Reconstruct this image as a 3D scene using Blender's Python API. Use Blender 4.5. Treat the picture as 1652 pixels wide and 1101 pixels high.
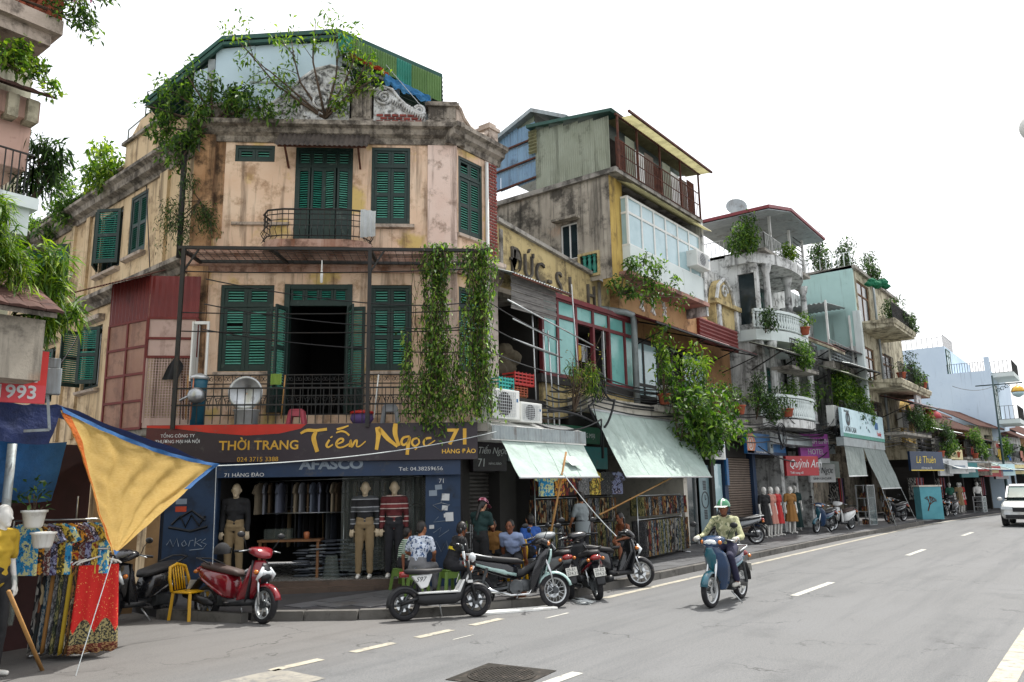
import bpy, bmesh, math, random
from mathutils import Vector, Matrix, noise as mnoise
R = math.radians; PI = math.pi
random.seed(71)
sc = bpy.context.scene
for o in list(bpy.data.objects): bpy.data.objects.remove(o)
COL = sc.collection

# ---------------------------------------------------------------- camera
HEAD, PITCH, ROLL = R(37.5), math.atan(238.5/1258), math.atan(.0168)
cam_d = bpy.data.cameras.new('camera'); cam = bpy.data.objects.new('camera', cam_d); COL.objects.link(cam)
cam_d.sensor_width = 36; cam_d.lens = 1258/1652*36; cam_d.clip_end = 3000; cam_d.clip_start = .1
fw = Vector((math.cos(HEAD)*math.cos(PITCH), math.sin(HEAD)*math.cos(PITCH), math.sin(PITCH)))
r0 = Vector((math.sin(HEAD), -math.cos(HEAD), 0)); u0 = r0.cross(fw)
rt = r0*math.cos(ROLL) - u0*math.sin(ROLL); up = rt.cross(fw)
cam.matrix_world = Matrix(((rt.x, up.x, -fw.x, 0), (rt.y, up.y, -fw.y, 0), (rt.z, up.z, -fw.z, 1.9), (0, 0, 0, 1)))
sc.camera = cam
sc.render.resolution_x, sc.render.resolution_y = 1024, 682

# ---------------------------------------------------------------- sky, sun, exposure
SUN_EL, SUN_AZ = R(65), R(-4)          # azimuth measured from +X (down the street) towards +Y (behind the houses)
world = bpy.data.worlds.new('World'); sc.world = world; world.use_nodes = True
nt = world.node_tree; nt.nodes.clear()
sky = nt.nodes.new('ShaderNodeTexSky'); sky.sky_type = 'NISHITA'; sky.sun_disc = False
sky.sun_elevation = SUN_EL; sky.sun_rotation = PI/2 - SUN_AZ
sky.air_density = 1.0; sky.dust_density = 9.0; sky.ozone_density = .3; sky.altitude = 0
hz = nt.nodes.new('ShaderNodeMixRGB'); hz.inputs[0].default_value = .72; hz.inputs[2].default_value = (8.6, 8.7, 8.9, 1)   # thin white haze over the whole sky
bg = nt.nodes.new('ShaderNodeBackground'); bg.inputs['Strength'].default_value = .15
wo = nt.nodes.new('ShaderNodeOutputWorld')
nt.links.new(sky.outputs[0], hz.inputs[1]); nt.links.new(hz.outputs[0], bg.inputs['Color']); nt.links.new(bg.outputs[0], wo.inputs['Surface'])
sun_d = bpy.data.lights.new('sun', 'SUN'); sun_d.energy = 4.2; sun_d.angle = R(.6); sun_d.color = (1, .965, .91)
sun = bpy.data.objects.new('sun', sun_d); COL.objects.link(sun)
sd = Vector((math.cos(SUN_EL)*math.cos(SUN_AZ), math.cos(SUN_EL)*math.sin(SUN_AZ), math.sin(SUN_EL)))
sun.rotation_euler = (-sd).to_track_quat('-Z', 'Y').to_euler(); sun.location = sd*60
vs = sc.view_settings; vs.view_transform = 'Standard'; vs.look = 'None'; vs.exposure = .5; vs.gamma = 1; vs.use_curve_mapping = False

# ---------------------------------------------------------------- materials
MATS = {}
def hexc(h):
    h = h.lstrip('#'); c = [int(h[i:i+2], 16)/255 for i in (0, 2, 4)]
    return tuple((x/12.92 if x <= .04045 else ((x+.055)/1.055)**2.4) for x in c)
def C4(c):
    if isinstance(c, str): c = hexc(c)
    return (c[0], c[1], c[2], 1)
class NB:
    def __init__(s, m): s.nt = m.node_tree; s.n = s.nt.nodes; s.l = s.nt.links
    def new(s, t, **kw):
        n = s.n.new('ShaderNode'+t)
        for k, v in kw.items(): setattr(n, k, v)
        return n
    def link(s, a, b): s.l.new(a, b)
    def coords(s, scale=(1, 1, 1), rand=True):
        tc = s.new('TexCoord'); mp = s.new('Mapping'); mp.inputs['Scale'].default_value = scale
        s.link(tc.outputs['Object'], mp.inputs[0])
        if rand:
            oi = s.new('ObjectInfo'); mu = s.new('Math', operation='MULTIPLY'); mu.inputs[1].default_value = 37
            s.link(oi.outputs['Random'], mu.inputs[0]); s.link(mu.outputs[0], mp.inputs['Location'])
        return mp.outputs[0]
    def noise(s, vec, scale, detail=4, rough=.6):
        n = s.new('TexNoise'); n.inputs['Scale'].default_value = scale; n.inputs['Detail'].default_value = detail; n.inputs['Roughness'].default_value = rough
        s.link(vec, n.inputs['Vector']); return n.outputs[0]
    def ramp(s, fac, a, b):
        n = s.new('MapRange'); n.inputs[1].default_value = a; n.inputs[2].default_value = b; n.clamp = True
        s.link(fac, n.inputs[0]); return n.outputs[0]
    def mix(s, fac, a, b, mode='MIX'):
        n = s.new('MixRGB', blend_type=mode)
        if isinstance(fac, (int, float)): n.inputs[0].default_value = fac
        else: s.link(fac, n.inputs[0])
        for i, v in ((1, a), (2, b)):
            if hasattr(v, 'is_linked') or hasattr(v, 'links'): s.link(v, n.inputs[i])
            else: n.inputs[i].default_value = C4(v)
        return n.outputs[0]
    def mul(s, a, k):
        n = s.new('Math', operation='MULTIPLY'); s.link(a, n.inputs[0])
        if isinstance(k, (int, float)): n.inputs[1].default_value = k
        else: s.link(k, n.inputs[1])
        return n.outputs[0]
def newmat(name):
    m = bpy.data.materials.new(name); m.use_nodes = True; b = NB(m); p = b.n['Principled BSDF']; MATS[name] = m
    return m, b, p
def surf(name, col, col2=None, ns=2.5, dirt=None, da=0, ds=1.6, streak=None, sa=0, rough=.75, metal=0, bump=0, bs=40, island=0, objr=0, spec=.4, coat=0, patch=None, pa=0, ps=.8, rand=True):
    """painted / mineral surface: two-tone noise, blotchy dirt, vertical rain streaks, a patch colour, fine bump"""
    m, b, p = newmat(name); c = C4(col); v = b.coords(rand=rand)
    cur = b.mix(b.ramp(b.noise(v, ns), .3, .7), c, C4(col2) if col2 else tuple(x*.82 for x in c[:3]))
    if patch: cur = b.mix(b.mul(b.ramp(b.noise(v, ps, 5, .55), .71-pa*.3, .8-pa*.3), .75), cur, patch)
    if da:
        k = b.ramp(b.noise(v, ds, 8, .72), .66-da*.3, .78-da*.28); cur = b.mix(b.mul(k, .8), cur, dirt)
    if sa:
        v2 = b.coords((3.2, 3.2, .22), rand); k = b.ramp(b.noise(v2, 1.6, 6, .65), .66-sa*.28, .8-sa*.26)
        cur = b.mix(b.mul(k, .65), cur, streak or dirt)
    if island or objr:
        src = b.new('NewGeometry').outputs['Random Per Island'] if island else b.new('ObjectInfo').outputs['Random']
        amt = island or objr; n = b.new('MapRange'); n.inputs[3].default_value = 1-amt; n.inputs[4].default_value = 1+amt*.6; b.link(src, n.inputs[0])
        hs = b.new('HueSaturation'); b.link(n.outputs[0], hs.inputs['Value']); b.link(cur, hs.inputs['Color']); cur = hs.outputs[0]
    b.link(cur, p.inputs['Base Color']); p.inputs['Metallic'].default_value = metal
    p.inputs['Specular IOR Level'].default_value = spec; p.inputs['Coat Weight'].default_value = coat
    rr = b.new('MapRange'); rr.inputs[3].default_value = max(.03, rough-.1); rr.inputs[4].default_value = min(1, rough+.12)
    b.link(b.noise(v, 9), rr.inputs[0]); b.link(rr.outputs[0], p.inputs['Roughness'])
    if bump:
        bn = b.new('Bump'); bn.inputs['Strength'].default_value = bump; bn.inputs['Distance'].default_value = .02
        b.link(b.noise(v, bs, 6, .7), bn.inputs['Height']); b.link(bn.outputs[0], p.inputs['Normal'])
    return m
def leafmat(name, c1, c2, c3, trans=.5):
    m, b, p = newmat(name); g = b.new('NewGeometry'); cr = b.new('ValToRGB')
    cr.color_ramp.elements[0].color = C4(c1); cr.color_ramp.elements[1].color = C4(c3); e = cr.color_ramp.elements.new(.55); e.color = C4(c2)
    b.link(g.outputs['Random Per Island'], cr.inputs[0]); b.link(cr.outputs[0], p.inputs['Base Color']); p.inputs['Roughness'].default_value = .5
    t = b.new('BsdfTranslucent'); b.link(b.mix(1, cr.outputs[0], (1.25, 1.35, .5), 'MULTIPLY'), t.inputs[0])
    mx = b.new('MixShader'); mx.inputs[0].default_value = trans; b.link(p.outputs[0], mx.inputs[1]); b.link(t.outputs[0], mx.inputs[2])
    b.link(mx.outputs[0], b.n['Material Output'].inputs[0]); return m
def clothmat(name, col, trans=.35, col2=None, rough=.8, wr=.5, sc_=(2, 2, 2), dirt=None):
    """thin woven sheet: wrinkle bump, some light passes through"""
    m, b, p = newmat(name); v = b.coords(sc_); n1 = b.noise(v, 2.2, 5, .6)
    c = b.mix(b.ramp(n1, .35, .7), C4(col), C4(col2) if col2 else tuple(x*.86 for x in C4(col)[:3]))
    if dirt:
        c = b.mix(b.mul(b.ramp(b.noise(b.coords((.9, .35, .35)), 2.4, 7, .7), .5, .72), .7), c, dirt); c = b.mix(b.mul(b.ramp(b.noise(v, 1.7, 8, .75), .58, .7), .6), c, dirt)
    b.link(c, p.inputs['Base Color']); p.inputs['Roughness'].default_value = rough
    bn = b.new('Bump'); bn.inputs['Strength'].default_value = wr; bn.inputs['Distance'].default_value = .05; b.link(b.noise(v, 5, 5, .6), bn.inputs['Height']); b.link(bn.outputs[0], p.inputs['Normal'])
    t = b.new('BsdfTranslucent'); b.link(c, t.inputs[0]); mx = b.new('MixShader'); mx.inputs[0].default_value = trans
    b.link(p.outputs[0], mx.inputs[1]); b.link(t.outputs[0], mx.inputs[2]); b.link(mx.outputs[0], b.n['Material Output'].inputs[0]); return m
def printmat(name, cols, scale=9, kind='voronoi', rough=.85, st=(1, 1, 1)):
    """printed textile: blotches of several colours, shifted on every garment"""
    m, b, p = newmat(name); v = b.coords(st)
    if kind == 'voronoi':
        t = b.new('TexVoronoi'); t.inputs['Scale'].default_value = scale; b.link(v, t.inputs['Vector'])
        s = b.new('SeparateColor'); b.link(t.outputs['Color'], s.inputs[0]); f = s.outputs[0]
    elif kind == 'stripe':
        t = b.new('TexWave'); t.bands_direction = 'Z'; t.inputs['Scale'].default_value = scale; t.inputs['Distortion'].default_value = .3; b.link(b.coords(rand=False), t.inputs['Vector']); f = t.outputs['Fac']
    else: f = b.noise(v, scale, 5, .7); f = b.ramp(f, .3, .7)
    cr = b.new('ValToRGB'); cr.color_ramp.interpolation = 'CONSTANT'; e = cr.color_ramp.elements
    e[0].color = C4(cols[0]); e[1].position = .999; e[1].color = C4(cols[-1])
    for i, c in enumerate(cols[1:], 1):
        n = e.new(i/len(cols)); n.color = C4(c)
    b.link(f, cr.inputs[0]); b.link(cr.outputs[0], p.inputs['Base Color']); p.inputs['Roughness'].default_value = rough
    bn = b.new('Bump'); bn.inputs['Strength'].default_value = .3; bn.inputs['Distance'].default_value = .02; b.link(b.noise(v, 14, 3), bn.inputs['Height']); b.link(bn.outputs[0], p.inputs['Normal'])
    return m
def glassmat(name, col, rough=.06, alpha=.35, dirt=.25):
    """dusty pane: part clear, part reflecting"""
    m, b, p = newmat(name); v = b.coords(); p.inputs['Base Color'].default_value = C4(col); p.inputs['Roughness'].default_value = rough; p.inputs['Specular IOR Level'].default_value = .7
    t = b.new('BsdfTransparent'); t.inputs[0].default_value = (.85, .9, .9, 1); mx = b.new('MixShader')
    k = b.new('MapRange'); k.inputs[3].default_value = 1-alpha; k.inputs[4].default_value = min(1, 1-alpha+dirt); b.link(b.noise(v, 2.5), k.inputs[0]); b.link(k.outputs[0], mx.inputs[0])
    b.link(t.outputs[0], mx.inputs[1]); b.link(p.outputs[0], mx.inputs[2]); b.link(mx.outputs[0], b.n['Material Output'].inputs[0]); return m
def plain(name, col, rough=.5, metal=0, spec=.5, coat=0):
    return surf(name, col, rough=rough, metal=metal, spec=spec, coat=coat, ns=5, col2=tuple(x*.9 for x in C4(col)[:3]))
def M(k):
    return MATS[k] if isinstance(k, str) else k

# ---------------------------------------------------------------- mesh builder
class MB:
    def __init__(s): s.v = []; s.f = []; s.mi = []; s.cur = 0; s.T = None
    def add(s, vs, fs):
        o = len(s.v)
        s.v += [tuple(s.T @ Vector(p)) for p in vs] if s.T else [tuple(p) for p in vs]
        s.f += [tuple(i+o for i in f) for f in fs]; s.mi += [s.cur]*len(fs); return s
    def box(s, x0, x1, y0, y1, z0, z1):
        return s.add([(x, y, z) for z in (z0, z1) for y in (y0, y1) for x in (x0, x1)], [(0, 2, 3, 1), (4, 5, 7, 6), (0, 1, 5, 4), (2, 6, 7, 3), (0, 4, 6, 2), (1, 3, 7, 5)])
    def quad(s, a, b, c, d): return s.add([a, b, c, d], [(0, 1, 2, 3)])
    def bar(s, p, q, w, h=None):
        p, q = Vector(p), Vector(q); d = q-p
        if d.length < 1e-5: return s
        d.normalize(); r = d.cross(Vector((0, 0, 1)))
        r = Vector((1, 0, 0)) if r.length < 1e-3 else r.normalized(); u = r.cross(d); h = h or w
        vs = [c + r*a*w/2 + u*b*h/2 for c in (p, q) for a, b in ((-1, -1), (1, -1), (1, 1), (-1, 1))]
        return s.add(vs, [(0, 1, 2, 3), (7, 6, 5, 4), (0, 4, 5, 1), (1, 5, 6, 2), (2, 6, 7, 3), (3, 7, 4, 0)])
    def tube(s, pts, r, n=6, caps=True, flat=1.0):
        pts = [Vector(p) for p in pts]; k = len(pts); rs = r if isinstance(r, (list, tuple)) else [r]*k; vs = []; pr = None
        for i, p in enumerate(pts):
            d = (pts[min(i+1, k-1)] - pts[max(i-1, 0)])
            d = d.normalized() if d.length > 1e-6 else Vector((0, 0, 1))
            if pr is None: pr = d.orthogonal().normalized() if abs(d.z) > .95 else d.cross(Vector((0, 0, 1))).normalized()
            pr = (pr - d*pr.dot(d)); pr = pr.normalized() if pr.length > 1e-4 else d.orthogonal().normalized(); b = d.cross(pr)
            for j in range(n):
                a = 2*PI*j/n; vs.append(p + (pr*math.cos(a) + b*math.sin(a)*flat)*rs[i])
        fs = [(i*n+j, i*n+(j+1) % n, (i+1)*n+(j+1) % n, (i+1)*n+j) for i in range(k-1) for j in range(n)]
        if caps: fs += [tuple(range(n))[::-1], tuple((k-1)*n+j for j in range(n))]
        return s.add(vs, fs)
    def lathe(s, prof, n=12, c=(0, 0, 0), axis='z', caps=True):
        vs = []; c = Vector(c)
        for r, h in prof:
            for j in range(n):
                a = 2*PI*j/n; x, y = r*math.cos(a), r*math.sin(a)
                vs.append(c + Vector({'z': (x, y, h), 'y': (x, h, y), 'x': (h, x, y)}[axis]))
        k = len(prof); fs = [(i*n+j, i*n+(j+1) % n, (i+1)*n+(j+1) % n, (i+1)*n+j) for i in range(k-1) for j in range(n)]
        if caps: fs += [tuple(range(n))[::-1], tuple((k-1)*n+j for j in range(n))]
        return s.add(vs, fs)
    def ball(s, c, rx, ry=None, rz=None, n=10, m=7):
        ry = ry or rx; rz = rz or rx; c = Vector(c); vs = []; fs = []
        for i in range(m+1):
            t = PI*i/m
            for j in range(n): a = 2*PI*j/n; vs.append(c + Vector((rx*math.sin(t)*math.cos(a), ry*math.sin(t)*math.sin(a), -rz*math.cos(t))))
        for i in range(m):
            for j in range(n): fs.append((i*n+j, i*n+(j+1) % n, (i+1)*n+(j+1) % n, (i+1)*n+j))
        return s.add(vs, fs)
    def prism(s, poly, d0, d1, plane='xz'):
        """polygon extruded: 'xz' along y, 'xy' along z, 'yz' along x"""
        mk = {'xz': lambda a, b, d: (a, d, b), 'xy': lambda a, b, d: (a, b, d), 'yz': lambda a, b, d: (d, a, b)}[plane]; n = len(poly)
        vs = [mk(a, b, d0) for a, b in poly] + [mk(a, b, d1) for a, b in poly]
        fs = [tuple(range(n)), tuple(range(2*n-1, n-1, -1))] + [(i, n+i, n+(i+1) % n, (i+1) % n) for i in range(n)]
        return s.add(vs, fs)
    def grid(s, fn, nu, nv, close_u=False):
        vs = [fn(i/nu, j/nv) for j in range(nv+1) for i in range(nu+(0 if close_u else 1))]; w = nu if close_u else nu+1
        fs = [(j*w+i, j*w+(i+1) % w, (j+1)*w+(i+1) % w, (j+1)*w+i) for j in range(nv) for i in range(nu)]
        return s.add(vs, fs)
    def loft(s, secs, n=12, ex=2.6):
        """superellipse sections (x, zc, halfwidth, halfheight[, yc]) along x"""
        vs = []
        for q in secs:
            x, zc, hw, hh = q[:4]; yc = q[4] if len(q) > 4 else 0
            for j in range(n):
                a = 2*PI*j/n; ca, sa = math.cos(a), math.sin(a)
                vs.append((x, yc + hw*math.copysign(abs(ca)**(2/ex), ca), zc + hh*math.copysign(abs(sa)**(2/ex), sa)))
        k = len(secs); fs = [(i*n+j, i*n+(j+1) % n, (i+1)*n+(j+1) % n, (i+1)*n+j) for i in range(k-1) for j in range(n)]
        fs += [tuple(range(n))[::-1], tuple((k-1)*n+j for j in range(n))]
        return s.add(vs, fs)
    def mesh(s, name, mats, smooth=False):
        me = bpy.data.meshes.new(name); me.from_pydata(s.v, [], s.f); me.update()
        for m in (mats if isinstance(mats, (list, tuple)) else [mats]): me.materials.append(M(m))
        if any(s.mi): me.polygons.foreach_set('material_index', s.mi)
        if smooth: me.polygons.foreach_set('use_smooth', [True]*len(me.polygons))
        bm = bmesh.new(); bm.from_mesh(me); bmesh.ops.recalc_face_normals(bm, faces=bm.faces); bm.to_mesh(me); bm.free()
        return me
    def build(s, name, mats, parent=None, smooth=False, frame=None, bev=0, sub=0, auto=0):
        me = s.mesh(name, mats, smooth or auto); o = link(name, me, parent, frame)
        if auto:
            bm = bmesh.new(); bm.from_mesh(me)
            for e in bm.edges:
                if len(e.link_faces) == 2 and e.calc_face_angle(0) > R(auto): e.smooth = False
            bm.to_mesh(me); bm.free()
        if bev: md = o.modifiers.new('bevel', 'BEVEL'); md.width = bev; md.segments = 2; md.limit_method = 'ANGLE'
        if sub: md = o.modifiers.new('sub', 'SUBSURF'); md.levels = md.render_levels = sub
        return o
W = {}; KIDS = {}
def wm(o): return W.get(o.name, Matrix())
def link(name, data, parent=None, frame=None):
    o = bpy.data.objects.new(name, data); COL.objects.link(o)
    if parent:
        o.parent = parent; KIDS.setdefault(parent.name, []).append(o)
        if frame is not None: o.matrix_basis = wm(parent).inverted() @ frame; W[o.name] = frame
        else: W[o.name] = wm(parent)
    elif frame is not None: o.matrix_basis = frame; W[o.name] = frame
    return o
def FRM(x, y, deg=0, z=0): return Matrix.Translation((x, y, z)) @ Matrix.Rotation(R(deg), 4, 'Z')
def thing(name, label, cat, frame=None, group=None):
    o = link(name, None, None, frame if frame is not None else Matrix()); o.empty_display_size = .2
    return tag(o, label, cat, group)
def tag(o, label, cat, group=None):
    o['label'] = label; o['category'] = cat
    if group: o['group'] = group
    return o
def kind(o, k): o['kind'] = k; return o
def dup(root, frame, label=None, mats=None):
    """a copy of a thing with copies of its parts and sub-parts"""
    def cp(o, par):
        c = o.copy(); COL.objects.link(c)
        if par:
            c.parent = par; KIDS.setdefault(par.name, []).append(c)
        for ch in KIDS.get(o.name, []): cp(ch, c)
        if mats and c.type == 'MESH':
            for i, sl in enumerate(c.material_slots):
                if sl.material and sl.material.name in mats:
                    if c.data.users > 1 and c.data is o.data: c.data = o.data.copy()
                    c.data.materials[i] = M(mats[sl.material.name])
        return c
    r = cp(root, None); r.matrix_basis = frame; W[r.name] = frame
    if label: r['label'] = label
    return r
def text(body, size, name, mat, parent, frame, ext=.004, shear=0, align='LEFT', sx=1, bold=0):
    cu = bpy.data.curves.new(name, 'FONT'); cu.body = body; cu.size = size; cu.extrude = ext; cu.shear = shear; cu.align_x = align; cu.offset = bold; cu.resolution_u = 3
    t = bpy.data.objects.new(name, cu); COL.objects.link(t); bpy.context.view_layer.update()
    me = bpy.data.meshes.new_from_object(t.evaluated_get(bpy.context.evaluated_depsgraph_get())); bpy.data.objects.remove(t)
    me.transform(Matrix.Rotation(PI/2, 4, 'X') @ Matrix.Diagonal((sx, 1, 1, 1))); me.materials.clear(); me.materials.append(M(mat)); me.name = name
    o = link(name, me, parent, frame); return o
def at(f, x, y, z): return f @ Matrix.Translation((x, y, z))
def wallmesh(mb, x0, x1, z0, z1, ops=(), depth=.14, y=0, thick=.25):
    """facade skin at y with rectangular openings and their reveals, plus the wall's ends and top"""
    xs = sorted({x0, x1, *[v for o in ops for v in o[:2] if x0 < v < x1]}); zs = sorted({z0, z1, *[v for o in ops for v in o[2:4] if z0 < v < z1]})
    for i in range(len(xs)-1):
        for j in range(len(zs)-1):
            cx, cz = (xs[i]+xs[i+1])/2, (zs[j]+zs[j+1])/2
            if any(o[0] < cx < o[1] and o[2] < cz < o[3] for o in ops): continue
            mb.quad((xs[i], y, zs[j]), (xs[i+1], y, zs[j]), (xs[i+1], y, zs[j+1]), (xs[i], y, zs[j+1]))
    for a, b, c, d in [o[:4] for o in ops]:
        e = y+depth; mb.quad((a, y, c), (b, y, c), (b, e, c), (a, e, c)); mb.quad((a, y, d), (a, e, d), (b, e, d), (b, y, d))
        mb.quad((a, y, c), (a, e, c), (a, e, d), (a, y, d)); mb.quad((b, y, c), (b, y, d), (b, e, d), (b, e, c))
    t = y+thick
    mb.quad((x0, y, z0), (x0, y, z1), (x0, t, z1), (x0, t, z0)); mb.quad((x1, y, z0), (x1, t, z0), (x1, t, z1), (x1, y, z1)); mb.quad((x0, y, z1), (x1, y, z1), (x1, t, z1), (x0, t, z1))
    return mb
def mould(mb, x0, x1, prof):
    """horizontal moulding: profile points (y, z) swept along x"""
    return mb.prism(prof, x0, x1, 'yz')
def corru(mb, o, u, v, nrm, pitch=.09, amp=.014, per=4):
    """corrugated sheet from corner o: u across the ribs, v along them"""
    o, u, v, nrm = Vector(o), Vector(u), Vector(v), Vector(nrm).normalized(); n = max(2, int(u.length/pitch))*per
    def fn(a, b): return o + u*a + v*b + nrm*amp*math.sin(a*n/per*2*PI)
    mb.grid(fn, n, 1); return mb

# ---------------------------------------------------------------- foliage
def leaf(mb, p, d, size, w=.42, droop=.25):
    d = d.normalized(); s = d.cross(Vector((0, 0, 1)))
    s = s.normalized() if s.length > .01 else Vector((1, 0, 0)); n = s.cross(d); t = random.uniform(-.8, .8); s = s*math.cos(t)+n*math.sin(t)
    q = p + d*size*.5; e = p + d*size - Vector((0, 0, size*droop))
    mb.add([p, q+s*size*w/2, e, q-s*size*w/2], [(0, 1, 2, 3)])
def rv(): 
    while 1:
        v = Vector((random.uniform(-1, 1), random.uniform(-1, 1), random.uniform(-1, 1)))
        if .05 < v.length < 1: return v
def plant(name, label, cat, frame, base, limbs, nleaf=14, size=.1, mat='leaf_bright', stem='bark', spread=.22, r0=.03, w=.42, sub=3, group=None, twig=.5):
    """a shrub or tree: tapered limbs, side twigs and leaf-sized faces around the twig ends"""
    t = thing(name, label, cat, frame, group); st = MB(); lf = MB(); base = Vector(base)
    for tip in limbs:
        tip = Vector(tip); mid = base.lerp(tip, .5) + rv()*(tip-base).length*.12; pts = [base, base.lerp(mid, .5), mid, mid.lerp(tip, .55)+rv()*.05, tip]
        st.tube(pts, [r0, r0*.8, r0*.6, r0*.4, r0*.18], 5)
        ends = [tip]
        for k in range(sub):
            a = pts[2].lerp(tip, random.uniform(-.2, .9)); e = a + (rv().normalized()+(tip-base).normalized()*.6+Vector((0, 0, .2)))*twig*(tip-base).length*random.uniform(.3, .7)
            st.tube([a, a.lerp(e, .5)+rv()*.03, e], [r0*.3, r0*.2, r0*.08], 4); ends.append(e); ends.append(a.lerp(e, .6))
        for e in ends:
            for k in range(nleaf):
                p = e + rv()*spread; leaf(lf, p, rv()*.7+Vector((0, 0, -.15)), size*random.uniform(.6, 1.25), w)
    if st.v: st.build('trunk', stem, t, True)
    lf.build('crown', mat, t); return t
# ---------------------------------------------------------------- material library
surf('peach', '#dac2aa', '#d0ae92', ns=1.3, dirt='#96775a', da=.46, ds=2.4, streak='#46362a', sa=.55, patch='#c0a95a', pa=.48, ps=1.3, rough=.9, bump=.25, bs=30)
surf('pink', '#dac6ba', '#d0b5a7', ns=1.4, dirt='#7a6656', da=.42, ds=2.6, streak='#5a4a3f', sa=.48, patch='#c8ad57', pa=.1, ps=1.1, rough=.9, bump=.25, bs=30)
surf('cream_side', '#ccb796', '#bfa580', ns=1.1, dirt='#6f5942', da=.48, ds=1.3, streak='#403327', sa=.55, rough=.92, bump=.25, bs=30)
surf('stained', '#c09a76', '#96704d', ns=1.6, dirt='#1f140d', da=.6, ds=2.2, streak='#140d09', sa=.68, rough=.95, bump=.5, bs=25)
surf('cornice', '#a39a8e', '#857d72', ns=3, dirt='#2c2621', da=.72, ds=2.6, streak='#26211d', sa=.5, rough=.95, bump=.5, bs=25)
surf('cornice_light', '#bfb0a2', '#a99a8c', ns=3, dirt='#453e37', da=.52, ds=2.6, streak='#4a4038', sa=.4, rough=.95, bump=.4, bs=25)
surf('ornament', '#d3d6d6', '#a5a39e', ns=5, dirt='#1d1a17', da=.62, ds=7, rough=.95, bump=.7, bs=18)
surf('brick', '#8a4038', '#6d3a33', ns=4, objr=.3, dirt='#3a2420', da=.4, ds=5, rough=.95, bump=.5)
surf('mortar', '#cfc4ba', '#aea196', ns=6, rough=.95, bump=.5)
surf('shutter_dark', '#1d342f', '#162925', ns=4, dirt='#54625a', da=.25, ds=4, rough=.55, bump=.12)
surf('slat_teal', '#62a594', '#4e917f', ns=3, dirt='#2c5a50', da=.3, ds=5, rough=.5)
surf('slat_deep', '#35897a', '#28705f', ns=3, rough=.5)
surf('iron', '#25292a', '#34302d', ns=8, dirt='#5b4436', da=.2, ds=6, rough=.55, metal=.4)
surf('rusty', '#6a4132', '#4b3029', ns=6, dirt='#2c211d', da=.5, ds=5, rough=.85, metal=.2, bump=.3)
surf('steel', '#b9bcbd', '#9a9ea0', ns=5, dirt='#6b6560', da=.25, ds=6, rough=.32, metal=.9)
surf('alu', '#c7cacb', '#aeb2b3', ns=4, rough=.4, metal=.7)
surf('galv', '#9aa2a3', '#848c8e', ns=3, dirt='#5d5148', da=.35, ds=2, streak='#574b41', sa=.35, rough=.55, metal=.4)
surf('black_plastic', '#16171a', '#1d1f22', ns=6, rough=.42)
surf('rubber', '#17171a', '#222225', ns=9, dirt='#5c564f', da=.3, ds=9, rough=.85, bump=.2)
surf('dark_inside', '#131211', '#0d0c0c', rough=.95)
surf('concrete', '#9b978f', '#86827a', ns=2, dirt='#2f2c28', da=.58, ds=2, streak='#45403a', sa=.35, rough=.95, bump=.4)
surf('concrete_pale', '#c9c4b8', '#b5b0a4', ns=2, dirt='#5c564e', da=.35, ds=2, streak='#5b554c', sa=.35, rough=.95, bump=.3)
surf('white_paint', '#dfe0dc', '#cfd0cb', ns=2, dirt='#8a857c', da=.25, ds=2, streak='#8f897f', sa=.3, rough=.7)
surf('bark', '#5a4a3b', '#3e342b', ns=12, rough=.95, bump=.5)
surf('terracotta', '#a5573c', '#8a4733', ns=6, dirt='#3d2c24', da=.4, ds=5, rough=.9)
surf('wood', '#7a5637', '#5e412a', ns=7, rough=.75, bump=.2)
surf('bamboo', '#a67c46', '#8a6537', ns=7, rough=.6)
leafmat('leaf_bright', '#22420e', '#55781c', '#93a83a', .42)
leafmat('leaf_mid', '#18330d', '#3a5f19', '#74913a', .4)
leafmat('leaf_dark', '#10240d', '#264417', '#4d6c2e', .3)
leafmat('leaf_vine', '#1d3d10', '#486e20', '#93b048', .42)
leafmat('leaf_dry', '#5c5131', '#7f7342', '#8f9a4c')
leafmat('flower', '#a8409a', '#c260b0', '#d88ac8')
glassmat('glass', '#5f6a6c', .05, .5, .3)
glassmat('glass_clear', '#8a9698', .04, .75, .15)
surf('glass_frost', '#73b0aa', '#5d9a95', ns=1.5, rough=.18, spec=.7, dirt='#4f7d78', da=.2)
surf('glass_dark', '#20282b', '#2c383b', ns=2, rough=.06, spec=.8)
surf('glass_sky', '#a9c3c8', '#8aa8ae', ns=1.2, rough=.1, spec=.8)
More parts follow.
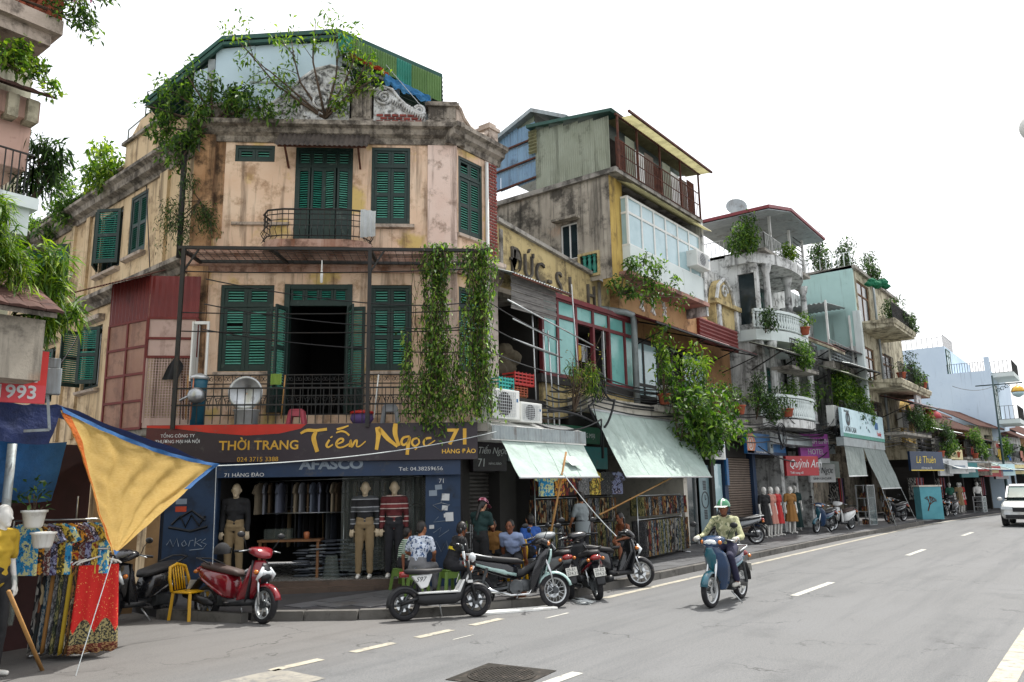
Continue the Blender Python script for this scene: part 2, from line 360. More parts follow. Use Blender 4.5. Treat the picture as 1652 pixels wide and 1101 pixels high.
def asphalt():
    m, b, p = newmat('asphalt'); v = b.coords(rand=False)
    c = b.mix(b.ramp(b.noise(v, .35, 5), .3, .7), '#64676a', '#585b5d')
    c = b.mix(b.ramp(b.noise(v, 120, 2), .38, .66), c, '#7b7b7a'); c = b.mix(b.mul(b.ramp(b.noise(v, 34, 4, .7), .5, .6), .35), c, '#4d4d4c'); c = b.mix(b.mul(b.ramp(b.noise(v, 90, 3), .56, .66), .5), c, '#3f3e3d')
    v2 = b.coords((.12, 1.6, 1), False); c = b.mix(b.mul(b.ramp(b.noise(v2, 1.2, 6), .48, .68), .4), c, '#4a4c4e')
    c = b.mix(b.mul(b.ramp(b.noise(v, .8, 8, .75), .54, .68), .3), c, '#434546')
    # dusty brown strip that gathers along the kerb and over the side street's mouth
    tc = b.new('TexCoord'); sx = b.new('SeparateXYZ'); b.link(tc.outputs['Object'], sx.inputs[0])
    dn = b.new('Math', operation='ADD'); b.link(sx.outputs['Y'], dn.inputs[0]); b.link(b.mul(b.noise(v, .9, 5), 1.5), dn.inputs[1])
    c = b.mix(b.mul(b.ramp(dn.outputs[0], 7.6, 9.6), .3), c, '#655d54')
    # thin wandering cracks
    vo = b.new('TexVoronoi'); vo.feature = 'DISTANCE_TO_EDGE'; vo.inputs['Scale'].default_value = .42; wv = b.new('Mapping'); b.link(v, wv.inputs[0])
    ad = b.new('VectorMath', operation='ADD'); nz = b.new('TexNoise'); nz.inputs['Scale'].default_value = 1.8; nz.inputs['Detail'].default_value = 5; b.link(v, nz.inputs['Vector']); b.link(v, ad.inputs[0]); b.link(nz.outputs['Color'], ad.inputs[1]); b.link(ad.outputs[0], vo.inputs['Vector'])
    k = b.new('MapRange'); k.inputs[1].default_value = .002; k.inputs[2].default_value = .007; k.inputs[3].default_value = 1; k.inputs[4].default_value = 0; k.clamp = True; b.link(vo.outputs['Distance'], k.inputs[0])
    c = b.mix(b.mul(b.mul(k.outputs[0], b.ramp(b.noise(v, .5), .5, .6)), .6), c, '#2b2b2b')
    b.link(c, p.inputs['Base Color']); p.inputs['Roughness'].default_value = .85; p.inputs['Specular IOR Level'].default_value = .3
    bn = b.new('Bump'); bn.inputs['Strength'].default_value = .5; bn.inputs['Distance'].default_value = .01; b.link(b.noise(v, 150, 3), bn.inputs['Height']); b.link(bn.outputs[0], p.inputs['Normal'])
asphalt()
surf('paver', '#5a5b5d', '#4b4c4e', ns=5, objr=.22, dirt='#4a4641', da=.35, ds=1.4, rough=.55, bump=.2, bs=50)
surf('joint', '#37363a', '#2d2c2a', rough=.95)
surf('kerbstone', '#63615d', '#514f4b', ns=4, objr=.15, dirt='#2f2c29', da=.4, ds=3, rough=.9, bump=.4)
surf('line_white', '#b9b8b0', '#a6a59d', ns=4, dirt='#656565', da=.48, ds=9, rough=.8)
surf('line_cream', '#aaa595', '#989385', ns=4, dirt='#656565', da=.55, ds=9, rough=.8)
surf('castiron', '#35322f', '#26241f', ns=9, dirt='#5f5750', da=.4, ds=7, rough=.6, metal=.4)

# ---------------------------------------------------------------- ground
mb = MB(); mb.quad((-250, -250, 0), (900, -250, 0), (900, 700, 0), (-250, 700, 0)); road = kind(mb.build('road', 'asphalt'), 'structure')
KERB = [(6.75, 12.2), (7.0, 11.4), (7.6, 10.5), (8.2, 9.65), (8.9, 8.9), (9.6, 8.4), (10.4, 8.1), (11.2, 8.0), (28, 7.95), (40, 7.55), (52, 6.55), (66, 5.2), (90, 2.2)]
BACK = [(90, 14), (30, 14), (12.2, 14), (7.0, 15.0)]
def inside(p, poly):
    c = False; n = len(poly)
    for i in range(n):
        (x1, y1), (x2, y2) = poly[i], poly[(i+1) % n]
        if (y1 > p[1]) != (y2 > p[1]) and p[0] < (x2-x1)*(p[1]-y1)/(y2-y1)+x1: c = not c
    return c
mb = MB(); mb.prism(KERB+BACK, 0, .108, 'xy'); side = kind(mb.build('sidewalk', 'joint'), 'structure')
pm = {}
POLY = KERB+BACK; npav = 0; mbf = MB()
i = 0; y = 8.16
for row in range(6):
    x = 6.6 + (row % 2)*.3
    while x < 31:
        w, d = .6, .46; pts = [(x, y), (x+w, y), (x+w, y+d), (x, y+d), (x+w/2, y)]
        if all(inside((px+(.0), py), POLY) for px, py in pts) and y+d < 11.2:
            if npav < 280:
                if not pm:
                    q = MB(); e = .006; q.box(e, w-e, e, d-e, 0, .02); pm['m'] = q.mesh('paver', 'paver')
                o = link('paver', pm['m'], side); o.location = (x, y, .102+random.uniform(0, .004)); o.rotation_euler = (random.uniform(-.004, .004), random.uniform(-.004, .004), 0); npav += 1
            else: mbf.box(x+.006, x+w-.006, y+.006, y+d-.006, .1, .121)
        x += w
    y += .465
y = 7.0
while y < 11:
    x = 31
    while x < 75:
        if all(inside(p, POLY) for p in ((x, y), (x+.6, y), (x+.6, y+.46), (x, y+.46))): mbf.box(x+.006, x+.594, y+.006, y+.454, .1, .121)
        x += .6
    y += .465
kind(mbf.build('far_pavers', 'paver', side), 'stuff')
kerb = kind(link('kerb', None, None, Matrix()), 'structure')
km = MB(); km.prism([(0, 0), (.8, 0), (.8, .14), (.79, .155), (.01, .155), (0, .14)], -.1, .06, 'xz'); kmesh = km.mesh('kerb_stone', 'kerbstone')
def walk(pl, step):
    out = []; acc = 0
    for (x1, y1), (x2, y2) in zip(pl, pl[1:]):
        L = math.hypot(x2-x1, y2-y1); t = 0 if not out else rem
        while t < L: out.append((x1+(x2-x1)*t/L, y1+(y2-y1)*t/L, math.atan2(y2-y1, x2-x1))); t += step
        rem = t-L
    return out
for k, (x, y, a) in enumerate(walk(KERB[:10], .81)):
    o = link('kerb_stone', kmesh, kerb); o.location = (x, y, -.02+random.uniform(0, .012)); o.rotation_euler = (0, 0, a+random.uniform(-.015, .015))
marks = kind(link('road_markings', None, None, Matrix()), 'structure')
def stripe(x0, x1, y, w, mat='line_white', sk=0): 
    m = MB(); m.quad((x0, y-w/2, .005), (x1, y-w/2, .005), (x1+sk, y+w/2, .005), (x0+sk, y+w/2, .005)); m.build('painted_stripe', mat, marks)
m = MB(); n = 26; pl = [(12.2, 7.42), (37, 7.38), (44, 7.0), (60, 5.6)]
for (x1, y1), (x2, y2) in zip(pl, pl[1:]): m.quad((x1, y1-.07, .005), (x2, y2-.07, .005), (x2, y2+.07, .005), (x1, y1+.07, .005))
m.build('painted_edge_line', 'line_cream', marks)
for k in range(-1, 6): stripe(14.1+9.1*k, 16.35+9.1*k, 4.77 - (0 if k < 3 else (k-2)*.5), .14)
for x in (5.5, 6.65, 7.75, 8.85): stripe(x, x+.68, 7.6, .14, 'line_cream')
stripe(4.85, 5.6, 7.2, .8, surf('line_worn', '#8f8c82', '#7d7a72', ns=4, dirt='#656565', da=.6, ds=6, rough=.85))
stripe(9.9, 10.5, 7.05, .05); stripe(7.9, 8.3, 7.1, .03)
m = MB(); m.quad((4, 1.05, .005), (60, 1.05, .005), (60, 1.28, .005), (4, 1.28, .005)); m.build('painted_edge_line', 'line_cream', marks)
t = thing('manhole_cover', 'square cast iron manhole cover with ring grid set in the asphalt', 'manhole', FRM(6.72, 5.36, 8, .004) @ Matrix.Scale(.84, 4))
m = MB(); m.box(-.5, .5, -.5, .5, -.02, .004); m.build('frame', 'castiron', t)
m = MB(); m.lathe([(.43, .004), (.43, .014), (.40, .014), (.40, .004)], 32, caps=False)
for k in range(-7, 8):
    h = math.sqrt(max(.0, .4**2-(k*.053)**2)); m.box(k*.053-.012, k*.053+.012, -h, h, .004, .012); m.box(-h, h, k*.053-.012, k*.053+.012, .004, .0125)
m.build('lid', 'castiron', t)
# ---------------------------------------------------------------- the corner house
FC = FRM(11, 12, -48); FR = FRM(12.1, 10.78, 0); FL = FRM(8.42, 14.87, -94)
cb = thing('corner_house', 'peach three-storey corner house with green louvred shutters and ornate parapet', 'building', FC)
SL, SR = -3.86, 1.65
nslat = [0]; slatcache = {}
def slatmesh(w, mat):
    k = (round(w, 2), mat)
    if k not in slatcache:
        m = MB(); m.T = Matrix.Rotation(R(40), 4, 'X'); m.box(-k[0]/2, k[0]/2, -.023, .023, -.004, .004); slatcache[k] = m.mesh('slat', mat)
    return slatcache[k]
def shutter_leaf(par, fr, w, h, panels, mat='slat_teal', side=1, single=True, name='shutter_leaf', pitch=.052):
    """one louvred leaf hung at fr's origin, spreading to +x (side 1) or -x"""
    m = MB(); st = min(.075, w*.17); a, b = (0, w) if side > 0 else (-w, 0)
    m.box(a, a+st, -.022, .022, 0, h); m.box(b-st, b, -.022, .022, 0, h)
    prev = 0
    for p0, p1 in panels: m.box(a+st, b-st, -.021, .021, prev, p0); prev = p1
    m.box(a+st, b-st, -.021, .021, prev, h)
    lf = m.build(name, 'shutter_dark', par, frame=fr, bev=.004); loose = MB()
    for p0, p1 in panels:
        n = int((p1-p0)/pitch)
        for k in range(n):
            z = p0+(k+.5)*(p1-p0)/n
            if random.random() < .012: continue
            if single and nslat[0] < 295:
                o = link('slat', slatmesh(w-2*st-.004, mat), lf); o.location = ((a+b)/2, 0, z); o.rotation_euler = (random.uniform(-.08, .08), random.uniform(-.008, .008), 0); nslat[0] += 1
            else:
                loose.T = Matrix.Translation(((a+b)/2, 0, z)) @ Matrix.Rotation(R(40), 4, 'X'); loose.box(-(w-2*st)/2, (w-2*st)/2, -.022, .022, -.005, .005)
    if loose.v: kind(loose.build('slats', mat, lf), 'stuff')
    return lf
def shutter_window(par, F, x0, x1, z0, z1, y=.06, trans=.34, leaves=2, mat='slat_teal', single=True, fixed=True, mid=None):
    fr = at(F, 0, 0, 0); m = MB(); t = .06
    m.box(x0, x0+t, y-.05, y+.05, z0, z1); m.box(x1-t, x1, y-.05, y+.05, z0, z1); m.box(x0+t, x1-t, y-.05, y+.05, z1-t, z1); m.box(x0+t, x1-t, y-.05, y+.05, z0, z0+t*.6)
    if trans: m.box(x0+t, x1-t, y-.05, y+.05, z1-t-trans-.06, z1-t-trans)
    m.build('window_frame', 'shutter_dark', par, frame=F)
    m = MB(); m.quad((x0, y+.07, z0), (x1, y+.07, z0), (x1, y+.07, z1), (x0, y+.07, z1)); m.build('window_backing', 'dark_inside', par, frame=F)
    iw = x1-x0-2*t; lw = iw/leaves
    if trans:
        for k in range(leaves): shutter_leaf(par, at(F, x0+t+k*lw, y-.01, z1-t-trans), lw-.004, trans-.004, [(.05, trans-.05)], mat, 1, single, 'transom_louvre')
    zt = z1-t-(trans+.06 if trans else 0); h = zt-z0-t*.6
    if fixed:
        for k in range(leaves):
            pn = [(.1, h*.47), (h*.47+.09, h-.08)] if mid is None and h > .8 else [(.08, h-.06)]
            shutter_leaf(par, at(F, x0+t+k*lw, y-.01, z0+t*.6) @ Matrix.Rotation(random.uniform(-.03, .01), 4, 'Z'), lw-.005, h-.005, pn, mat, 1, single)
    return zt
# walls, front
surf('band_rust', '#b3988a', '#a07a68', ns=2, dirt='#4a372c', da=.55, ds=2, streak='#7a4a30', sa=.55, rough=.95, bump=.4)
m = MB(); wallmesh(m, SL, 1.04, 3.12, 6.9, [(-3.24, -2.15, 4.36, 6.19), (-1.87, -.58, 3.46, 6.19), (-.17, .72, 4.36, 6.2)]); m.build('wall', 'peach', cb)
m = MB(); wallmesh(m, SL, 1.04, 6.9, 9.6, [(-3.10, -2.26, 8.94, 9.32), (-1.81, -.58, 7.05, 9.3), (-.18, .66, 7.56, 9.32)]); m.build('wall', 'peach', cb)
m = MB(); m.box(1.04, SR+.03, -.03, .3, 3.12, 9.6); m.build('corner_pier', 'pink', cb)
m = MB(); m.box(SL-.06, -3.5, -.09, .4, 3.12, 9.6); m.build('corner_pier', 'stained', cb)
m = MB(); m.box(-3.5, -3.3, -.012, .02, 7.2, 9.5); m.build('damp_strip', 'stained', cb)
for z, a in ((6.46, 0), (9.5, 1)):
    m = MB(); pr = [(.1, z), (-.05, z), (-.07, z+.1), (-.14, z+.14), (-.16, z+.3), (-.24, z+.36), (-.24, z+.46), (.1, z+.5)] if not a else [(.1, z-.12), (-.04, z-.12), (-.07, z), (-.16, z+.06), (-.2, z+.16), (-.3, z+.2), (-.3, z+.3), (.1, z+.33)]
    mould(m, SL-.2, SR+.2, pr); m.build('cornice', 'cornice' if a else 'band_rust', cb)
m = MB(); mould(m, -3.1, -1.9, [(.02, 7.5), (-.05, 7.5), (-.06, 7.56), (.02, 7.58)]); m.build('band', 'cornice_light', cb); m = MB(); mould(m, -.26, .76, [(.02, 7.44), (-.09, 7.46), (-.1, 7.53), (.02, 7.55)]); m.build('sill', 'cornice_light', cb)
m = MB(); mould(m, -3.3, -2.1, [(.02, 4.28), (-.07, 4.28), (-.07, 4.34), (.02, 4.35)]); m.build('sill', 'cornice_light', cb); m = MB(); mould(m, -.22, .78, [(.02, 4.28), (-.07, 4.28), (-.07, 4.34), (.02, 4.35)]); m.build('sill', 'cornice_light', cb)
# upper shutters
shutter_window(cb, FC, -.17, .71, 4.37, 6.19); shutter_window(cb, FC, -3.23, -2.16, 4.37, 6.18)
shutter_window(cb, FC, -.18, .66, 7.57, 9.31)
shutter_window(cb, FC, -3.10, -2.26, 8.95, 9.31, trans=0, mid=1)
shutter_window(cb, FC, -1.81, -.58, 7.06, 9.29, leaves=4, trans=.34, fixed=False)
for k, ang in enumerate((-8, 10, -14, 12)):
    w = .277; sx = 1 if k % 2 == 0 else -1; hx = -1.75 + (k if sx > 0 else k+1)*w
    shutter_leaf(cb, at(FC, hx, .03, 7.1) @ Matrix.Rotation(R(ang), 4, 'Z'), w-.006, 1.72, [(.75, 1.64)], 'slat_teal' if k > 1 else 'slat_deep', sx)
# open door on the terrace: dark room, folded leaves, glazed inner door
m = MB(); m.box(-1.87, -.58, .1, .2, 5.8, 6.19); m.build('door_head', 'shutter_dark', cb)
m = MB(); m.box(-1.93, -1.82, -.05, .2, 3.46, 6.2); m.box(-.63, -.53, -.05, .2, 3.46, 6.2); m.box(-1.82, -.63, -.03, .1, 6.1, 6.2); m.box(-1.82, -.63, -.02, .1, 5.74, 5.84); m.build('door_frame', 'shutter_dark', cb)
for k in range(4): shutter_leaf(cb, at(FC, -1.81+k*.296, .02, 5.84), .29, .26, [(.03, .23)], 'slat_deep', 1, False, 'transom_louvre', .045)
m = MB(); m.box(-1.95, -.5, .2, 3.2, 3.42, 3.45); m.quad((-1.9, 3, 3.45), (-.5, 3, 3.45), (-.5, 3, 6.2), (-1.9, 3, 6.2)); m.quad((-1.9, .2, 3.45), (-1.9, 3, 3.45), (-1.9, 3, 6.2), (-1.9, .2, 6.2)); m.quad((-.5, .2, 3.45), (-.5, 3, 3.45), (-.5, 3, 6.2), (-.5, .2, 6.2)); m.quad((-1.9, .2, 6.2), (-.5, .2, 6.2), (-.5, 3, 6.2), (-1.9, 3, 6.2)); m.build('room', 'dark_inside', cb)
for hx, sx, ang in ((-1.86, -1, -6), (-1.86, -1, -62), (-.58, 1, 10), (-.58, 1, 70)):
    shutter_leaf(cb, at(FC, hx, -.06, 3.5) @ Matrix.Rotation(R(-ang*1), 4, 'Z'), .34, 2.2, [(.5, 1.28), (1.36, 2.12)], 'slat_teal', sx)
m = MB(); m.T = Matrix.Translation((-.66, .25, 3.5)) @ Matrix.Rotation(R(100), 4, 'Z')
for a in (0, .29, .58): m.box(a, a+.05, -.02, .02, 0, 2.25)
for z in (0, .8, 1.3, 1.8, 2.2): m.box(.05, .58, -.018, .018, z, z+.05)
m.build('glazed_door', 'shutter_dark', cb)
m = MB(); m.T = Matrix.Translation((-.66, .25, 3.5)) @ Matrix.Rotation(R(100), 4, 'Z'); m.box(.05, .58, -.003, .003, .05, 2.2); m.build('pane', 'glass_dark', cb)
# right-hand street front
m = MB(); wallmesh(m, .03, 1.02, 3.3, 9.6, [(.1, .92, 7.4, 9.2), (.1, .92, 4.36, 6.2)]); m.build('wall', 'peach', cb, frame=FR)
shutter_window(cb, FR, .1, .92, 7.41, 9.2); shutter_window(cb, FR, .1, .92, 4.37, 6.2, single=False)
m = MB(); m.box(1.02, 1.42, -.02, .3, 3.3, 9.4); m.build('brick_pier_core', 'mortar', cb, frame=FR)
bm_ = MB(); bm_.box(0, .172, -.008, .05, 0, .05); bmesh_b = bm_.mesh('brick', 'brick'); nb = 0
z = 6.75
while z < 9.35:
    x = 1.03 - (.1 if int((z-6.75)/.075+.5) % 2 else 0)
    while x < 1.4:
        o = link('brick', bmesh_b, cb, at(FR, max(x, 1.03), -.032+random.uniform(-.008, .004), z)); 
        if x < 1.03 or x+.19 > 1.42: o.scale.x = .5
        x += .2; nb += 1
    z += .075
m = MB(); mould(m, -.25, 1.55, [(.1, 9.38), (-.04, 9.38), (-.07, 9.5), (-.18, 9.56), (-.2, 9.66), (-.3, 9.7), (-.3, 9.8), (.1, 9.83)]); m.build('cornice', 'cornice', cb, frame=FR); m = MB(); mould(m, -.22, 1.5, [(.1, 6.46), (-.05, 6.46), (-.14, 6.6), (-.16, 6.8), (-.22, 6.86), (-.22, 6.95), (.1, 6.97)]); m.build('cornice', 'cornice_light', cb, frame=FR); m = MB(); mould(m, .05, .97, [(.02, 7.3), (-.08, 7.32), (-.09, 7.38), (.02, 7.4)]); m.build('sill', 'cornice_light', cb, frame=FR)
m = MB(); m.tube([(1.0, -.08, 9.3), (1.0, -.08, 6.95), (.98, -.1, 6.6), (.98, -.08, 3.4)], .04, 8); m.build('drainpipe', 'white_paint', cb, True, frame=FR)
# left side-street front (x runs back towards -x)
LOPS = [(-3.37, -2.42, 7.5, 9.0), (-5.1, -3.8, 7.4, 8.92), (-8.4, -7.1, 7.4, 8.75), (-9.75, -8.72, 7.35, 8.75), (-5.6, -4.5, 4.5, 6.05), (-8.7, -7.6, 4.4, 5.9)]
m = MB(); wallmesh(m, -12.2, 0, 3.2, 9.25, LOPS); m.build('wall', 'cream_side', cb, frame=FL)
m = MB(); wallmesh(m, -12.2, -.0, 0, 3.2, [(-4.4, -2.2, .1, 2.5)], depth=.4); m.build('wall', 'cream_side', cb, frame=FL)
m = MB(); mould(m, -12.3, .1, [(.1, 9.1), (-.05, 9.1), (-.09, 9.2), (-.22, 9.26), (-.25, 9.4), (-.36, 9.46), (-.36, 9.54), (.1, 9.6)]); m.build('cornice', 'cornice', cb, frame=FL); m = MB(); mould(m, -12.3, -.0, [(.1, 6.5), (-.06, 6.5), (-.12, 6.62), (-.28, 6.7), (-.28, 6.8), (.1, 6.9)]); m.build('cornice', 'cornice', cb, frame=FL)
for a, b in ((-6.0, -5.75), (-7.0, -6.8), (-1.7, -1.3)):
    m = MB(); m.box(a, b, -.07, .02, 3.3, 9.12); m.build('pilaster', 'cream_side', cb, frame=FL)
for a, b, z in ((-3.45, -2.35, 7.45), (-5.2, -3.75, 7.35), (-8.5, -7.0, 7.35), (-5.7, -4.4, 4.45)): m = MB(); mould(m, a, b, [(.02, z-.1), (-.12, z-.06), (-.14, z), (.02, z+.02)]); m.build('sill', 'cornice_light', cb, frame=FL)
for a, b, z in ((-5.7, -4.4, 6.12), (-8.8, -7.5, 5.98)): m = MB(); mould(m, a, b, [(.02, z), (-.14, z+.06), (-.16, z+.16), (.02, z+.18)]); m.build('window_hood', 'cornice_light', cb, frame=FL)
shutter_window(cb, FL, -3.36, -2.43, 7.51, 8.99, trans=0, single=False, mat='slat_deep')
for a, b, z0, z1, ang, g in ((-5.08, -3.82, 7.42, 8.9, 78, 1), (-8.38, -7.12, 7.42, 8.73, 100, 0), (-5.58, -4.52, 4.52, 6.03, 84, 0), (-8.68, -7.62, 4.42, 5.88, 30, 0)):
    m = MB(); m.box(a, b, .06, .16, z0, z0+.06); m.box(a, b, .06, .16, z1-.06, z1); m.box(a, a+.07, .06, .16, z0, z1); m.box(b-.07, b, .06, .16, z0, z1); m.box((a+b)/2-.03, (a+b)/2+.03, .06, .16, z0, z1); m.build('window_frame', 'shutter_dark', cb, frame=FL)
    m = MB(); m.quad((a, .18, z0), (b, .18, z0), (b, .18, z1), (a, .18, z1)); m.build('pane', 'glass_dark', cb, frame=FL)
    h = z1-z0-.1; w = (b-a)/2; pn = [(.1, h*.48), (h*.48+.08, h-.08)]
    shutter_leaf(cb, at(FL, b, -.04, z0+.05) @ Matrix.Rotation(R(ang*.45), 4, 'Z'), w, h, pn, 'slat_deep', -1, False)
    shutter_leaf(cb, at(FL, a, -.04, z0+.05) @ Matrix.Rotation(R(-ang if not g else -30), 4, 'Z'), w, h, pn, 'slat_deep', 1, False)
m = MB(); a, b, z0, z1 = -9.73, -8.74, 7.37, 8.73
for x in (a, (a+b)/2-.03, b-.06): m.box(x, x+.06, .04, .1, z0, z1)
for z in (z0, z0+.85, z1-.06): m.box(a, b, .045, .1, z, z+.06)
m.build('window_frame', 'shutter_dark', cb, frame=FL)
m = MB(); m.quad((a, .08, z0), (b, .08, z0), (b, .08, z1), (a, .08, z1)); m.build('pane', 'glass_sky', cb, frame=FL)
m = MB(); m.box(-9.9, -8.6, -.5, .0, 8.86, 8.92); m.build('window_hood', 'concrete', cb, frame=FL)
# roof parapet of the side wing: gable bumps and coping
m = MB()
for a, b, h in ((-12.2, -5.2, .35), (-5.2, -3.9, .5), (-3.9, -1.6, 1.0), (-1.6, 0, .7)): m.box(a, b, -.02, .25, 9.55, 9.55+h)
m.prism([(-3.9, 10.5), (-1.6, 10.5), (-2.4, 10.95), (-3.1, 10.95)], -.03, .26, 'xz'); m.build('side_parapet', 'cream_side', cb, frame=FL)
m = MB(); m.box(-4, -1.5, -.1, .32, 10.52, 10.6); m.box(-12.2, -3.95, -.08, .3, 9.9, 9.97); m.build('coping', 'cornice', cb, frame=FL)
# body behind, roof slab
m = MB(); foot = [(8.5, 15.0), (12.1, 11.1), (13.5, 11.0), (13.5, 24), (9.35, 26.9)]; m.prism(foot, 9.3, 9.62, 'xy'); m.prism([(13.44, 11.05), (13.5, 11.05), (13.5, 24), (13.44, 24)], 3, 9.6, 'xy'); m.build('roof_slab', 'concrete', cb, frame=Matrix())
# parapet and its plaster ornament
def curvewall(pts, y0, y1): 
    m = MB(); poly = [(pts[0][0], 9.8)] + pts + [(pts[-1][0], 9.8)]; m.prism(poly, y0, y1, 'xz'); return m
L1 = [(-3.2, 10.05), (-2.7, 10.12), (-2.3, 10.3), (-2.0, 10.55), (-1.75, 10.85), (-1.45, 11.1), (-1.1, 11.2), (-.8, 11.12), (-.68, 10.9)]
curvewall(L1, -.06, .14).build('parapet', 'ornament', cb, frame=FC)
L2 = [(-.15, 10.62), (.05, 10.72), (.25, 10.66), (.4, 10.45), (.6, 10.25), (.85, 10.12), (1.0, 10.1)]
curvewall(L2, -.06, .14).build('parapet', 'ornament', cb)
for (a, b) in ((-.68, -.15), (-3.62, -3.15), (1.0, SR+.06)):
    m = MB(); t = 10.72 if a == -.68 else 10.25 if a < -3 else 10.38
    m.box(a, b, -.14, .3, 9.8, 9.92); m.box(a+.05, b-.05, -.1, .26, 9.92, t-.12); m.box(a-.02, b+.02, -.16, .32, t-.12, t-.05); m.box(a+.02, b-.02, -.12, .28, t-.05, t)
    for k in range(5): x = a+.09+k*(b-a-.18)/4; m.box(x-.015, x+.015, -.125, -.1, 9.98, t-.2)
    m.build('pedestal', 'cornice', cb)
def spiral(m, cx, cz, r, turns, a0, sgn=1, y=-.09, w=.035):
    pts = []; ws = []
    for k in range(int(turns*14)+1):
        t = k/(turns*14); a = a0+sgn*t*turns*2*PI; rr = r*(1-t*.88); pts.append((cx+rr*math.cos(a), y, cz+rr*math.sin(a))); ws.append(w*(1-.5*t))
    m.tube(pts, ws, 6)
m = MB()
spiral(m, .07, 10.47, .2, 2.2, PI*.4); spiral(m, .86, 10.16, .13, 2, PI*.9, -1); spiral(m, -.95, 10.62, .2, 1.8, 0); spiral(m, -1.3, 10.35, .24, 2, PI/2, -1); spiral(m, -.88, 10.15, .17, 1.8, PI); spiral(m, -1.75, 10.35, .16, 1.6, 0); spiral(m, -1.4, 10.85, .14, 1.6, PI, -1)
for pl in (L1, L2): m.tube([(x, -.08, z) for x, z in pl], .035, 6)
for k in range(16):
    t = k/15; x = .18+t*.75; z = 10.55-t*.45; m.tube([(x, -.07, z), (x+.05, -.09, z-.12), (x+.02, -.07, z-.22)], [.03, .03, .01], 5)
for k in range(22):
    x = random.uniform(-2.3, -.75); top = 9.95 + max(0, (x+2.5))*.5; z = random.uniform(9.95, max(10.0, min(10.9, top))); a = random.uniform(0, 6.3); m.tube([(x, -.06, z), (x+.1*math.cos(a), -.1, z+.1*math.sin(a)), (x+.15*math.cos(a+.7), -.06, z+.15*math.sin(a+.7))], [.02, .04, .012], 5)
m.build('scrollwork', 'ornament', cb, True)
m = MB(); m.box(-.14, 1.0, -.05, .1, 9.8, 10.08); m.build('exposed_mortar', 'mortar', cb)
for r_ in range(4):
    for k in range(6):
        x = .0 + k*.17 - (r_ % 2)*.085
        if x < -.12 or x > .86: continue
        o = link('brick', bmesh_b, cb, at(FC, x, -.075+random.uniform(-.01, .006), 9.81+r_*.07)); o.scale = (.82, 1, .95)
# curved parapet over the street front
m = MB(); pts = [(.0, 10.35), (.12, 10.3), (.25, 10.12), (.45, 9.98), (.75, 9.92), (1.0, 10.0), (1.08, 10.1)]; m.prism([(0, 9.8)]+pts+[(1.08, 9.8)], -.04, .14, 'xz'); m.tube([(x, -.04, z) for x, z in pts], .05, 6); m.box(1.08, 1.4, -.1, .3, 9.8, 10.18); m.box(1.04, 1.44, -.14, .34, 10.18, 10.26); m.box(1.12, 1.36, -.08, .26, 10.26, 10.36); m.build('parapet', 'cornice_light', cb, frame=FR)
# rooftop shed: pale blue panels under a green metal roof
surf('panel_blue', '#bcd0da', '#adc3cf', ns=1, dirt='#7f8f97', da=.15, rough=.45); surf('roof_green', '#2c5248', '#23443b', ns=2, dirt='#1c2f29', da=.3, rough=.45, metal=.3); surf('sheet_green', '#62824c', '#51703e', ns=2, dirt='#47603a', da=.3, streak='#3f5636', sa=.3, rough=.5)
ym = .22
for a, b, zt in ((-4.15, -3.85, 11.25), (-3.7, -2.85, 11.82), (-2.85, -1.9, 11.93), (-1.9, -.95, 12.0)):
    m = MB(); m.prism([(a+.006, 9.6), (b-.006, 9.6), (b-.006, zt), (a+.006, zt-.12)], ym, ym+.05, 'xz'); m.build('wall_panel', 'panel_blue', cb)
m = MB(); m.box(-3.85, -3.7, ym-.02, ym+.06, 9.6, 11.45); m.box(-2.93, -.95, ym-.02, ym, 10.9, 10.94)
for x in (-.95, -.3, .35, 1.0): m.box(x-.04, x+.04, ym, ym+.08, 9.6, 11.8-.45*max(0, x+.9))
m.bar((-.95, ym, 11.5), (1.1, ym, 10.6), .06); m.bar((-.95, ym, 10.6), (1.1, ym, 10.3), .05); m.build('shed_posts', 'galv', cb)
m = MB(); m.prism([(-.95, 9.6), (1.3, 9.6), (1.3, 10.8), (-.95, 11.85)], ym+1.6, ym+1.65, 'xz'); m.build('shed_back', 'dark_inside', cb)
RP = [(-5.12, 10.33), (-3.54, 11.9), (-.98, 12.16), (1.36, 11.1)]
for (x1, z1), (x2, z2), y0 in zip(RP, RP[1:], (.1, .1, .1)):
    m = MB(); d = Vector((x2-x1, 0, z2-z1)); nn = Vector((-d.z, 0, d.x)).normalized(); corru(m, (x1, y0, z1), (0, 6.5, 0), d, nn, .2, .018, 4); m.prism([(x1, z1-.05), (x2, z2-.05), (x2, z2+.05), (x1, z1+.05)], y0-.03, y0-.0, 'xz'); m.build('roof_sheet', 'roof_green', cb)
m = MB(); m.bar((-5.08, .14, 10.24), (-3.54, .14, 11.78), .1, .07); m.bar((-3.54, .14, 11.78), (-1.0, .14, 12.04), .1, .07); m.build('roof_beam', 'roof_green', cb); m = MB(); m.bar((-5.08, 3, 10.24), (-3.54, 3, 11.78), .1, .07); m.build('roof_beam', 'roof_green', cb)
